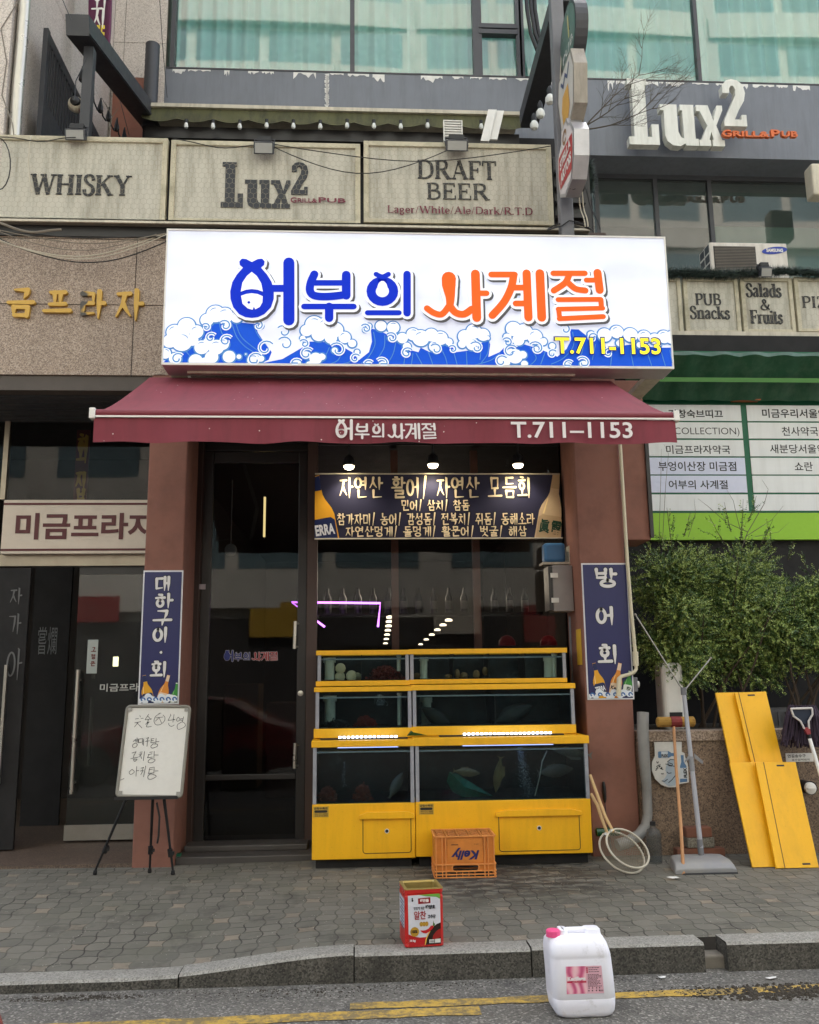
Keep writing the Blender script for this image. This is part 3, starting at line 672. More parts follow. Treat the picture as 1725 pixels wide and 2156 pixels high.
# ---------------------------------------------------------------- illuminated signboard
SG = 7.15
S1, S2 = Zm(430, 680, .41739), Zm(1140, 680, .41739)
kS = mpp(S1, SG)
EM = 0.3
M['sface'] = flat('lit_white_acrylic', srgb(226, 230, 246), .3, EM)
M['sblue'] = flat('lit_royal_blue', srgb(10, 44, 186), .5, .1, .12)
M['sorange'] = flat('lit_orange', srgb(226, 96, 36), .5, .1, .12)
M['swave'] = flat('lit_wave_blue', srgb(22, 78, 194), .5, .12, .12)
M['sline'] = flat('lit_wave_outline_blue', srgb(64, 126, 188), .3, .1)
M['sfoam'] = flat('lit_foam_white', srgb(214, 219, 226), .3, .17)
M['sshadow'] = flat('letter_shadow_grey', srgb(84, 84, 88), .5)
M['syellow'] = flat('lit_yellow', srgb(246, 226, 36), .3, .25)
M['snavy'] = flat('lit_navy', srgb(20, 34, 110), .5, .1, .12)
def lit_face():
    t = NT('lit_sign_face'); sp = t.n('ShaderNodeSeparateXYZ'); t.l(t.co(), sp.inputs[0])
    b = t.math('MULTIPLY_ADD', t.math('SINE', t.math('MULTIPLY', sp.outputs[2], 21.0)), .015, t.math('MULTIPLY_ADD', t.noise(1.1, 3), .16, .06))
    c = t.mix(t.noise(1.6, 3), srgb(198, 205, 224), srgb(214, 217, 228)); t.l(c, t.b.inputs['Base Color']); t.l(c, t.b.inputs['Emission Color']); t.l(b, t.b.inputs['Emission Strength'])
    t.b.inputs['Roughness'].default_value = .3; return t.m
M['sface'] = lit_face()
sx0, sx1 = at(340, 773, SG).x, at(1419, 773, SG).x; sz0, sz1 = at(880, 773, SG).z, at(880, 491, SG).z
sign = thing('signboard', 'large illuminated white signboard with blue and orange letters above waves', 'sign', ((sx0 + sx1) / 2, SG, sz0))
m = MB(); m.box(sx0, sx1, SG + .006, SG + .27, sz0, sz1); m.build('box', paint('sign_box_metal', srgb(178, 166, 170), .4, .06, 5, .3), sign, bevel=.01)
m = MB(); m.box(sx0 + .012, sx1 - .012, SG, SG + .01, sz0 + .02, sz1 - .012); m.build('face', M['sface'], sign)
m = MB(); e = .012
for a, b, c, d in ((sx0, sx1, sz0, sz0 + .02), (sx0, sx1, sz1 - .012, sz1), (sx0, sx0 + e, sz0 + .02, sz1 - e), (sx1 - e, sx1, sz0 + .02, sz1 - e)): m.box(a, b, SG - .012, SG + .008, c, d)
m.build('trim', M['white'], sign)
m = MB(); 
for a in (sx0 + .02, sx1 - .16): m.box(a, a + .14, SG + .27, P + .02, sz0 + .004, sz0 + .05); m.box(a + .05, a + .1, SG + .27, P + .02, sz1 - .1, sz1 - .05)
m.box(at(395, 793, 7.3).x, at(1210, 789, 7.3).x, 7.28, 7.31, sz0 - .022, sz0 - .002); m.build('bracket', M['offwhite'], sign)
F = facade(SG)
def wave_art():
    body, line, foam = MB(), MB(), MB(); zb = sz0 + .022
    cl = lambda q: (min(max(q[0], sx0 + .014), sx1 - .014), max(q[1], zb))
    def P1(pts, z=S1): return [cl(q) for q in wp(z, pts, SG)]
    b1 = P1([(30, 792), (60, 745), (120, 720), (200, 660), (300, 600), (330, 520), (360, 488), (420, 478), (560, 495), (655, 505), (668, 560), (700, 610), (760, 690), (740, 740), (690, 792)])
    body.poly([F(x, z, .0015) for x, z in b1])
    b2 = P1([(690, 792), (830, 735), (960, 660), (1010, 620), (1100, 622), (1200, 640), (1290, 690), (1335, 742), (1400, 690), (1420, 620), (1412, 535), (1445, 540), (1520, 572), (1600, 590), (1660, 672), (1726, 690)])
    b2 += P1([(40, 660), (100, 690), (160, 640), (240, 640), (270, 690), (350, 680), (420, 640), (488, 605), (498, 640), (486, 722), (560, 690), (620, 630), (660, 620), (760, 650), (800, 660), (900, 700), (940, 720), (1000, 670), (1030, 610), (1022, 538), (1080, 540), (1130, 580), (1210, 580), (1260, 660), (1420, 640), (1600, 660), (1690, 660), (1712, 680), (1712, 795)], S2)
    body.poly([F(x, z, .0015) for x, z in b2])
    body.build('wave', M['swave'], sign)
    A = [(120, 560, 55), (200, 520, 60), (265, 558, 50), (90, 620, 50), (170, 620, 70), (238, 612, 45), (60, 700, 42), (125, 735, 45), (390, 440, 62), (335, 480, 48), (452, 450, 58), (470, 512, 32), (530, 462, 44), (600, 462, 40), (660, 475, 36), (690, 520, 26),
         (300, 660, 52), (338, 622, 40), (395, 660, 55), (365, 725, 48), (440, 640, 44), (480, 722, 46), (545, 722, 28), (590, 705, 16), (260, 750, 50), (325, 765, 45), (640, 745, 45), (690, 735, 34),
         (1040, 510, 62), (990, 550, 45), (1110, 520, 60), (1070, 575, 52), (1180, 545, 55), (1150, 598, 46), (1240, 595, 45), (1290, 635, 40), (1322, 690, 28), (965, 600, 30), (980, 640, 22), (1175, 680, 32), (990, 710, 40), (1050, 735, 46), (1092, 722, 36), (930, 770, 38), (1010, 778, 40),
         (1400, 520, 30), (1375, 545, 26), (1480, 520, 42), (1560, 530, 46), (1620, 600, 42), (1690, 575, 48), (1650, 655, 40), (1540, 600, 28), (1640, 700, 24), (1395, 782, 28), (1490, 775, 36)]
    B = [(40, 600, 60), (110, 580, 50), (170, 600, 52), (225, 625, 38), (130, 655, 42), (330, 590, 50), (390, 556, 55), (450, 578, 48), (380, 640, 48), (312, 640, 40), (482, 600, 24), (140, 690, 22), (400, 670, 28), (650, 540, 55), (610, 592, 40), (720, 560, 60), (790, 592, 55), (682, 612, 45), (845, 622, 40), (905, 652, 34), (800, 670, 28),
         (590, 755, 45), (660, 720, 55), (712, 710, 40), (630, 690, 36), (722, 770, 36), (1160, 575, 36), (1250, 580, 52), (1330, 560, 50), (1420, 580, 54), (1510, 592, 50), (1580, 605, 44), (1640, 592, 50), (1690, 596, 50), (1600, 642, 36), (1480, 645, 34), (1350, 632, 40), (1010, 785, 34), (1112, 775, 40)]
    i = 0
    for zm, L in ((S1, A), (S2, B)):
        for (x, y, r) in L:
            q = wp(zm, [(x, y)], SG)[0]; rr = r * kS * (1.1 if r > 40 else .9); i += 1
            for mb, rad, dd in ((line, rr, .002), (foam, rr - .0125, .009)):
                mb.poly([F(*cl((q[0] + rad * math.cos(a * .2618), q[1] + rad * math.sin(a * .2618))), dd + i * 4e-5) for a in range(24)])
    rnd = random.Random(2)
    for zm, L in ((S1, A), (S2, B)):
        for (x, y, r) in L[::2]:
            if y + r * .6 > 775: continue
            q = wp(zm, [(x, y)], SG)[0]; a0 = rnd.uniform(.3, 1.6); rr = r * kS * .62
            foam_l.ribbon(F, [cl((q[0] + rr * math.cos(a0 + k * .22), q[1] + rr * math.sin(a0 + k * .22))) for k in range(7)], [.0012, .003, .0035, .0035, .003, .002, .001], .016, caps=False)
    for zm, L in ((S1, [(140, 738, 34, 1), (330, 530, 24, -1), (455, 520, 34, -1), (360, 600, 30, 1), (460, 620, 36, 1), (720, 670, 48, 1), (650, 745, 42, 1), (840, 560, 40, -1), (850, 640, 44, -1), (672, 520, 32, -1), (975, 640, 28, -1), (1195, 680, 46, -1), (1310, 735, 28, 1), (990, 705, 38, 1), (920, 775, 34, 1), (1380, 540, 30, -1), (1550, 600, 34, -1), (1650, 700, 34, 1), (1490, 770, 36, -1), (1395, 780, 30, 1)]),
                  (S2, [(140, 675, 34, -1), (250, 675, 24, -1), (405, 665, 38, -1), (610, 630, 30, -1), (630, 690, 42, 1), (570, 755, 36, 1), (800, 670, 44, -1), (905, 705, 26, 1), (990, 545, 32, -1), (1275, 700, 30, 1), (1170, 600, 28, 1), (1010, 780, 30, 1), (1110, 765, 38, -1)])):
        for (x, y, r, s) in L:
            q = wp(zm, [(x, y)], SG)[0]; sp = []
            for k in range(15):
                a = k * .42; rad = r * kS * 1.2 * (1 - k / 19); sp.append(cl((q[0] + s * rad * math.cos(a + .6), q[1] + rad * math.sin(a + .6))))
            foam.ribbon(F, sp, .015, .0135, caps=False); foam_l.ribbon(F, sp, .0055, .017, caps=False)
    for zm, L in ((S1, [[(355, 500), (365, 560), (400, 640)], [(415, 490), (430, 560), (470, 620)], [(500, 510), (530, 590), (580, 650), (640, 690)], [(525, 505), (560, 590), (640, 660), (700, 700)], [(640, 512), (670, 580), (720, 640)], [(1140, 660), (1110, 720), (1060, 760)], [(1230, 670), (1200, 740), (1150, 785)], [(1300, 700), (1280, 750), (1230, 785)], [(1430, 560), (1440, 640), (1400, 720), (1350, 765)], [(1505, 580), (1500, 660), (1460, 730)], [(1580, 610), (1560, 700), (1520, 770)], [(1640, 700), (1630, 780)], [(1690, 700), (1680, 785)], [(200, 690), (240, 740), (250, 780)]]),
                  (S2, [[(10, 700), (50, 780)], [(90, 690), (120, 780)], [(165, 650), (200, 720), (215, 780)], [(260, 700), (280, 780)], [(340, 690), (345, 780)], [(440, 650), (430, 740)], [(490, 620), (480, 700), (440, 760)], [(560, 700), (500, 745), (400, 780)], [(760, 660), (800, 730), (760, 785)], [(860, 690), (830, 770)], [(1040, 560), (1045, 650), (980, 730), (900, 770)], [(1110, 590), (1105, 680), (1080, 740)], [(1190, 640), (1170, 740)], [(1300, 680), (1290, 780)], [(1420, 680), (1440, 780)], [(1530, 690), (1560, 780)], [(1620, 680), (1650, 780)], [(1680, 680), (1700, 760)]])):
        for s in L: line.ribbon(F, [cl(q) for q in wp(zm, s, SG)], .0035, .0062, smooth=True)
    
    for mb, nm, mt in ((line, 'foam_outline', 'sline'), (foam, 'foam', 'sfoam'), (foam_l, 'foam_line', 'sline')): mb.build(nm, M[mt], sign)['kind'] = 'stuff'
foam_l = MB()
wave_art()
def sign_strokes():
    """(polygons, strokes, holes) of the two words in sign-crop pixels -> plane metres"""
    fish = [(632, 108), (672, 88), (700, 86), (716, 104), (712, 128), (692, 145), (732, 190), (762, 240), (776, 300), (776, 350), (758, 405), (715, 450), (672, 470), (632, 475), (590, 470), (548, 450), (510, 405), (492, 350), (490, 300), (504, 240), (534, 190), (574, 145), (553, 128), (550, 104), (566, 86), (594, 88)]
    blue = [([(800, 281), (850, 281)], 25), ([(875, 112), (875, 490)], 37), ([(740, 281), (840, 281)], 25),
            ([(1042, 188), (1018, 245), (1013, 295), (1035, 325), (1090, 335), (1170, 332), (1245, 322)], 27), ([(1251, 192), (1251, 328)], 29), ([(1045, 245), (1250, 245)], 20),
            ([(975, 400), (1300, 400)], 20), ([(1139, 400), (1139, 476)], 28), ([(1488 + 74 * math.sin(k * .314), 300 - 68 * math.cos(k * .314)) for k in range(21)], 31), ([(1447, 188), (1488, 205), (1528, 188)], 17),
            ([(1650, 188), (1650, 443)], 25), ([(1391, 441), (1597, 441)], 18)]
    orange = [([(223, 215), (223, 262), (232, 345), (228, 410)], [48, 46, 30, 22]), ([(80, 412), (125, 442), (178, 450), (225, 395)], 22), ([(232, 400), (268, 440), (322, 450), (372, 418)], 25), ([(397, 185), (406, 474)], 30), ([(415, 313), (470, 313)], 20),
              ([(502, 190), (655, 190)], 21), ([(648, 195), (632, 275), (585, 370), (508, 458)], 26), ([(733, 182), (745, 472)], 28), ([(820, 182), (832, 472)], 30), ([(650, 276), (735, 276)], 21), ([(662, 380), (742, 380)], 21),
              ([(908, 182), (1115, 182)], 20), ([(1012, 192), (985, 245), (912, 295)], 22), ([(1012, 250), (1055, 284), (1118, 295)], 22), ([(1125, 227), (1200, 227)], 18), ([(1198, 178), (1212, 292)], 28),
              ([(940, 355), (1218, 353)], 18), ([(1220, 355), (1224, 408)], 18), ([(940, 417), (1232, 411)], 17), ([(943, 420), (950, 474)], 17), ([(948, 480), (1236, 466)], 18)]
    holes = [[(632, 175), (665, 202), (694, 250), (705, 305), (670, 292), (632, 288), (595, 292), (560, 305), (571, 245), (600, 202)], [(562, 332), (595, 320), (632, 315), (670, 320), (704, 335), (702, 375), (685, 405), (655, 421), (646, 402), (638, 424), (605, 414), (572, 384)]]
    return fish, blue, orange, holes
def word(mbs, to3, mp, k, d0, out=17, thick=.0, shadow_off=None):
    """mbs = (drop shadow, outline, blue, orange); mp maps (crop, pts) to plane coordinates"""
    fish, blue, orange, holes = sign_strokes(); back, outl, bl, og = mbs
    sc = lambda w: [q * k for q in w] if isinstance(w, list) else w * k
    gr = lambda w, g: [(q + g) * k for q in w] if isinstance(w, list) else (w + g) * k
    for L, z, mb in ((blue, 1, bl), (orange, 2, og)):
        for pts, w in L:
            q = mp(z, pts); mb.ribbon(to3, q, sc(w), d0 + .006, smooth=len(pts) > 2 and len(pts) < 15)
            if outl is not None: outl.ribbon(to3, q, gr(w, out), d0, smooth=len(pts) > 2 and len(pts) < 15, thick=thick)
            if back is not None: back.ribbon(to3, [(a + shadow_off[0], b + shadow_off[1]) for a, b in q], gr(w, out + 3), d0 - .004, smooth=len(pts) > 2 and len(pts) < 15)
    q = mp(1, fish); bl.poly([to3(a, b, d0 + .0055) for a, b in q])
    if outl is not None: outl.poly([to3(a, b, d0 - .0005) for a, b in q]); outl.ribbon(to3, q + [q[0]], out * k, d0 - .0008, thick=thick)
    if back is not None: back.ribbon(to3, [(a + shadow_off[0], b + shadow_off[1]) for a, b in q + [q[0]]], (out + 3) * k, d0 - .0045)
    hm = MB()
    for h in holes: hm.poly([to3(a, b, d0 + .0125) for a, b in mp(1, h)])
    hm.poly([to3(a, b, d0 + .0125) for a, b in mp(1, [(1488 + 34 * math.cos(t * .35), 288 + (44 if math.sin(t * .35) > 0 else 54) * math.sin(t * .35)) for t in range(18)])])
    e = mp(1, [(613, 376)])[0]; bl.disc(to3, e[0], e[1], 9.5 * k, d0 + .0145, 14)
    return hm
shd_, ol_, bl_, og_ = MB(), MB(), MB(), MB()
hm = word((shd_, ol_, bl_, og_), F, lambda z, pts: wp(S1 if z == 1 else S2, pts, SG), kS, .03, 17, .026, (.013, -.016))
for mb in (bl_, ol_, og_, shd_): pass
shd_.build('letter_drop_shadow', M['sshadow'], sign); ol_.build('letter_outline', M['sfoam'], sign); bl_.build('blue_lettering', M['sblue'], sign); og_.build('orange_lettering', M['sorange'], sign); hm.build('letter_opening', M['sfoam'], sign)  # drop shadow of the letters drawn as a grey layer, offset down right
a = wp(S2, [(925, 706), (1610, 606)], SG); m = MB(); m.text(F, 'T.711-1153', a[0][0] - .012, a[0][1] - .012, a[1][0] + .012, a[1][1] + .012, .023, bold=.055); m.build('phone_outline', M['snavy'], sign)
m = MB(); m.text(F, 'T.711-1153', a[0][0], a[0][1], a[1][0], a[1][1], .026, bold=.02); m.build('phone_number', M['syellow'], sign)

# ---------------------------------------------------------------- awning
AF, AB = 5.92, 7.42
def awning():
    t = thing('awning', 'burgundy fabric awning with white lettering on its valance over the shop front', 'awning', ((x0 + x3) / 2, AF, 3.2))
    ma = NT('burgundy_canvas'); vo = ma.n('ShaderNodeTexVoronoi'); vo.inputs['Scale'].default_value = 17; ma.l(ma.co(), vo.inputs['Vector'])
    drop = ma.math('MULTIPLY', ma.math('LESS_THAN', vo.outputs['Distance'], ma.math('MULTIPLY', ma.noise(19, 3), .14)), ma.math('GREATER_THAN', ma.noise(2.6, 3), .53))
    c = ma.mix(ma.noise(2.2, 5), srgb(118, 46, 58), srgb(136, 57, 69)); c = ma.mix(ma.math('MULTIPLY', ma.noise(9, 6), .35), c, srgb(98, 36, 47))
    c = ma.mix(ma.math('MULTIPLY', ma.ramp(ma.noise(5, 7, .7, stretch=(2.5, .35, .35)), [(.45, (0, 0, 0, 1)), (.75, (1, 1, 1, 1))]), .45), c, srgb(86, 40, 46)); c = ma.mix(drop, c, srgb(214, 205, 200)); ma.l(c, ma.b.inputs['Base Color']); ma.b.inputs['Roughness'].default_value = .8; ma.bump(ma.noise(200, 2), .15, .002)
    xl, xr = at(197, 872, AF).x, at(1422, 878, AF).x; zf = at(810, 873, AF).z; zb_ = at(800, 798, AB).z
    m = MB(); N, K = 40, 10; v = []
    for j in range(K + 1):
        s = j / K; y = AB + (AF - AB) * s
        for i in range(N + 1):
            u = i / N; x = xl + (xr - xl) * u
            z = zb_ + (zf - zb_) * s - (.035 + .025 * math.sin(u * 9.4) ** 2) * math.sin(math.pi * s) + .009 * math.sin(u * 31 + s * 5) * math.sin(math.pi * s) + (.006 if i in (10, 20, 30) else 0); v.append((x, y, z))
    fs = [(j * (N + 1) + i, j * (N + 1) + i + 1, (j + 1) * (N + 1) + i + 1, (j + 1) * (N + 1) + i) for j in range(K) for i in range(N)]
    m.add(v, fs); m.add([(a, b, c - .006) for a, b, c in v], [f[::-1] for f in fs]); m.build('canopy', ma.m, t, smooth=True)
    m = MB(); m.tube([(xl, AF, zf), (xr, AF, zf)], .028, 12); m.box(xl, xr, AF - .032, AF - .026, zf - .03, zf - .018); m.build('front_bar', flat('bar_burgundy', srgb(118, 44, 56)), t, smooth=True)
    m = MB(); m.box(xl, xr, AF - .036, AF - .03, zf - .036, zf - .024); m.build('trim', M['white'], t)
    for x in (xl, xr):
        m = MB(); m.box(x - .02, x + .02, AF - .04, AF + .03, zf - .045, zf + .03); m.build('end_cap', M['white'], t, bevel=.006)
    zv0 = at(810, 934, AF).z; m = MB(); K2 = 6; v = []
    zt = zf - .036
    wob = lambda u, s: .012 * s * math.sin(u * 31) + .008 * s * math.sin(u * 67 + 1)
    for j in range(K2 + 1):
        s = j / K2
        for i in range(81):
            u = i / 80; v.append((xl + .01 + (xr - xl - .02) * u, AF - .02 + wob(u, s), zt + (zv0 - zt) * s + .006 * s * math.sin(u * 40)))
    m.add(v, [(j * 81 + i, j * 81 + i + 1, (j + 1) * 81 + i + 1, (j + 1) * 81 + i) for j in range(K2) for i in range(80)]); m.build('valance', ma.m, t, smooth=True)
    for x in (at(420, 900, 7.2).x, at(1180, 900, 7.2).x):
        m = MB(); m.tube([(x, AB, zb_ - .1), (x + .1, (AB + AF) / 2, (zb_ + zf) / 2 - .16), (x - .05, AF + .05, zf - .02)], .022, 8); m.build('folding_arm', M['white'], t, smooth=True)
    m = MB(); m.tube([(xl + .02, AB + .05, zb_ - .03), (xr - .02, AB + .05, zb_ - .03)], .04, 10)
    for x in (xl + .3, xr - .3): m.box(x - .03, x + .03, AB + .05, P + .02, zb_ - .06, zb_ - .02); m.build('roller', M['offwhite'], t, smooth=True)
    # lettering
    G = facade(AF - .045); wl = flat('awning_lettering_white', srgb(220, 214, 214), .7)
    zm1, zm2 = S1, S2; u0, u1 = at(707, 908, AF).x, at(918, 908, AF).x; v0, v1 = at(810, 928, AF).z, at(810, 887, AF).z
    b0 = S1(490, 490); b1 = S2(1256, 85)
    def mp(z, pts): return [(u0 + ((zm1 if z == 1 else zm2)(x, y)[0] - b0[0]) / (b1[0] - b0[0]) * (u1 - u0), v0 + (b0[1] - (zm1 if z == 1 else zm2)(x, y)[1]) / (b0[1] - b1[1]) * (v1 - v0)) for x, y in pts]
    k = (u1 - u0) / (b1[0] - b0[0]) * Q * .41739; m = MB(); hm = word((None, None, m, m), G, mp, k, -.001)
    m.build('lettering', wl, t); hm.build('letter_opening', ma.m, t)
    r = rect(1074, 892, 1328, 926, AF); m = MB(); m.text(G, 'T.711–1153', r[0], r[2], r[1], r[3], .001, bold=.016); m.build('phone_number', wl, t)
awning()

# ---------------------------------------------------------------- bottles printed on banners
def bottle_print(parent, to3, pts_map, kind, d, name='printed_bottle'):
    """flat printed bottle: pts_map maps bottle units (x -.5..+.5, y 0..1 up) to plane coords"""
    H = [(.13, 1), (.13, .9), (.15, .74), (.2, .68), (.36, .56), (.42, .48), (.42, .0)]
    H = [(x, y) for x, y in H]; out = [(x, y) for x, y in H] + [(-x, y) for x, y in reversed(H)]
    A = {'terra': (srgb(226, 164, 40), srgb(26, 40, 84), srgb(230, 232, 236), 'TERRA'), 'kelly': (srgb(216, 138, 52), srgb(226, 202, 172), srgb(40, 36, 48), 'Kelly'), 'soju': (srgb(62, 140, 60), srgb(222, 226, 218), srgb(40, 60, 40), '참'), 'clear': (srgb(214, 190, 150), srgb(196, 170, 130), srgb(26, 70, 50), '眞露')}[kind]
    def add(nm, polys, col, dd):
        m = MB()
        for p in polys: m.poly([to3(*pts_map(x, y), dd) for x, y in p])
        return m.build(nm, flat('print_' + kind + '_' + nm, col, .45), parent)
    b = add(name, [out], A[0], d)
    add('label', [[(-.41, .1), (.41, .1), (.41, .4), (.3, .44), (-.3, .44), (-.41, .4)], [(-.125, .99), (.125, .99), (.14, .8), (-.14, .8)] if kind != 'soju' else [(-.125, .99), (.125, .99), (.125, .95), (-.125, .95)]], A[1], d + .001)
    add('shine', [[(-.3, .45), (-.24, .45), (-.17, .66), (-.2, .66)]], srgb(248, 224, 160) if kind != 'soju' else srgb(150, 210, 140), d + .0015)
    m = MB(); f = lambda u, v, dd=0: to3(*pts_map(u, v), d + .002 + dd)
    if kind == 'clear': m.text(f, '眞', -.36, .2, -.02, .38, bold=.03); m.text(f, '露', .03, .2, .38, .38, bold=.03)
    elif kind == 'soju': m.text(f, '참', -.12, .16, .32, .38, bold=.03)
    else: m.text(f, A[3], -.37, .22, .37, .36, bold=.04, shear=.15 if kind == 'kelly' else 0)
    m.build('label_text', flat('print_' + kind + '_text', A[2]), parent)

# ---------------------------------------------------------------- menu banner under the awning
BN = 8.5
def menu_banner():
    Z = Zm(820, 1200, .49855); r = rect(663, 998, 1182, 1134, BN)
    t = thing('menu_banner', 'navy cloth menu banner with cream brush lettering and two printed bottles', 'banner', ((r[0] + r[1]) / 2, BN, r[2]))
    G = facade(BN); m = MB(); N = 40; v = []
    for j in range(9):
        for i in range(N + 1):
            u, s = i / N, j / 8; v.append((r[0] + (r[1] - r[0]) * u, BN + .003 + .003 * math.sin(u * 15) * math.sin(s * 3), r[2] + (r[3] - r[2]) * s))
    m.add(v, [(j * (N + 1) + i, j * (N + 1) + i + 1, (j + 1) * (N + 1) + i + 1, (j + 1) * (N + 1) + i) for j in range(8) for i in range(N)])
    m.build('cloth', flat('banner_navy', srgb(36, 36, 62), .6), t, smooth=True)
    m = MB()
    for z in (r[2], r[3]): m.tube([(r[0], BN - .004, z), (r[1], BN - .004, z)], .008, 8)
    m.build('rail', M['offwhite'], t)
    tx, ol = MB(), MB(); w = mpp(Z, BN)
    for s, box, hw in (('자연산 활어/ 자연산 모듬회', (228, 226, 1278, 338), 6.2), ('민어/ 삼치/ 참돔', (570, 352, 942, 408), 3.7), ('참가자미/ 농어/ 감성돔/ 전복치/ 쥐돔/ 동해소라', (215, 424, 1300, 488), 3.8), ('자연산멍게/ 돌멍게/ 활문어/ 벗굴/ 해삼', (262, 496, 1256, 552), 3.7)):
        a, b = wp(Z, [(box[0], box[3]), (box[2], box[1])], BN)
        hangul(tx, G, s, a[0], a[1], b[0], b[1], hw * w, 'brush', .0032, space=.42)
        hangul(ol, G, s, a[0], a[1], b[0], b[1], (hw + 3.0) * w, 'brush', .0012, space=.42)
    ol.build('letter_outline', flat('banner_outline', srgb(16, 14, 22)), t); tx.build('lettering', flat('banner_cream', srgb(248, 230, 190), .6), t)
    def pm(cx0, cy0, cx1, cy1, wd):
        a, b = wp(Z, [(cx0, cy0)], BN)[0]; c, d = wp(Z, [(cx1, cy1)], BN)[0]
        ux, uy = c - a, d - b
        def f(x, y): return (min(max(a + ux * y + x * wd * uy, r[0] + .001), r[1] - .001), min(max(b + uy * y - x * wd * ux, r[2] + .001), r[3] - .001))
        return f
    bottle_print(t, G, pm(150, 640, 92, 215, .42), 'terra', .002)
    bottle_print(t, G, pm(1375, 620, 1425, 205, .4), 'clear', .002)
menu_banner()

# ---------------------------------------------------------------- posters on the pillars
def poster(Z, corners, chars, label, bots, Y):
    xl = (wp(Z, [corners[0]], Y)[0][0] + wp(Z, [corners[2]], Y)[0][0]) / 2; xr = (wp(Z, [corners[1]], Y)[0][0] + wp(Z, [corners[3]], Y)[0][0]) / 2
    zt = wp(Z, [corners[0]], Y)[0][1]; zb_ = wp(Z, [corners[2]], Y)[0][1]
    t = thing('poster', label, 'poster', ((xl + xr) / 2, Y, zb_)); G = facade(Y)
    m = MB(); m.box(xl, xr, Y - .008, Y - .002, zb_, zt); m.build('border', flat('poster_white', srgb(222, 222, 224), .4), t)
    m = MB(); m.box(xl + .012, xr - .012, Y - .01, Y - .006, zb_ + .012, zt - .014); m.build('sheet', flat('poster_navy', srgb(40, 44, 92), .35), t)
    tx, ol = MB(), MB(); k = mpp(Z, Y)
    def bx(box):   # keep characters upright: use the box centre and pixel size
        u, v = wp(Z, [((box[0] + box[2]) / 2, (box[1] + box[3]) / 2)], Y)[0]; hw, hh = (box[2] - box[0]) / 2 * k * .92, (box[3] - box[1]) / 2 * k * .9
        return u - hw, v - hh, u + hw, v + hh
    for ch, box, hw in chars:
        q = bx(box)
        strokes(tx, G, syl(ch), *q, hw * k, 'brush', .0122); strokes(ol, G, syl(ch), *q, (hw + 9) * k, 'brush', .0108)
    ol.build('letter_outline', flat('poster_outline', srgb(18, 18, 26)), t); tx.build('lettering', flat('poster_letters', srgb(222, 220, 218), .5), t)
    def pm(p0, p1, wd):
        a, b = wp(Z, [p0], Y)[0]; c, d = wp(Z, [p1], Y)[0]; ux, uy = c - a, d - b
        return lambda x, y: (min(max(a + ux * y + x * wd * uy, xl + .013), xr - .013), max(b + uy * y - x * wd * ux, zb_ + .013))
    for kind, p0, p1, wd in bots: bottle_print(t, G, pm(p0, p1, wd), kind, .0135)
    wv, wb = MB(), MB(); rnd = random.Random(4)
    for i in range(15):
        u = xl + .02 + (xr - xl - .04) * i / 14; v = zb_ + .02 + rnd.uniform(.0, .05); r = rnd.uniform(.018, .034)
        wv.poly([G(min(max(u + r * math.cos(q * .4), xl + .013), xr - .013), max(v + r * math.sin(q * .4), zb_ + .013), .0165 + i * 3e-5) for q in range(16)])
    for i in range(6):
        u = xl + .04 + (xr - xl - .08) * i / 5; r = .022
        wb.ribbon(G, [(min(max(u + r * (1 - q / 12) * math.cos(q * .5), xl + .02), xr - .02), max(zb_ + .042 + r * (1 - q / 12) * math.sin(q * .5), zb_ + .018)) for q in range(9)], .006, .0175)
    wv.build('foam', flat('poster_foam', srgb(226, 232, 238)), t); wb.build('wave', flat('poster_wave', srgb(52, 102, 164)), t)
poster(Zm(380, 1540, .19007), ((80, 150), (657, 150), (-2, 2090), (588, 2090)), [('대', (248, 228, 466, 452), 20), ('하', (240, 472, 512, 702), 20), ('구', (218, 718, 490, 945), 20), ('이', (215, 962, 440, 1200), 21), ('·', (320, 1322, 342, 1344), 22), ('회', (182, 1462, 422, 1700), 20)],
       'navy vertical poster with white brush letters on the left pillar behind the whiteboard', [('terra', (165, 2130), (92, 1665), .40), ('kelly', (315, 2120), (446, 1662), .36), ('soju', (520, 2110), (568, 1770), .40)], P)
poster(Zm(1590, 1540, .19007), ((32, 45), (690, 45), (140, 2020), (818, 2020)), [('방', (225, 118, 560, 395), 23), ('어', (250, 668, 525, 945), 23), ('회', (280, 1224, 570, 1505), 23)],
       'navy vertical poster with three white brush letters on the right pillar', [('terra', (352, 2010), (222, 1488), .38), ('kelly', (505, 2010), (598, 1488), .38), ('soju', (690, 1960), (742, 1600), .42)], P)

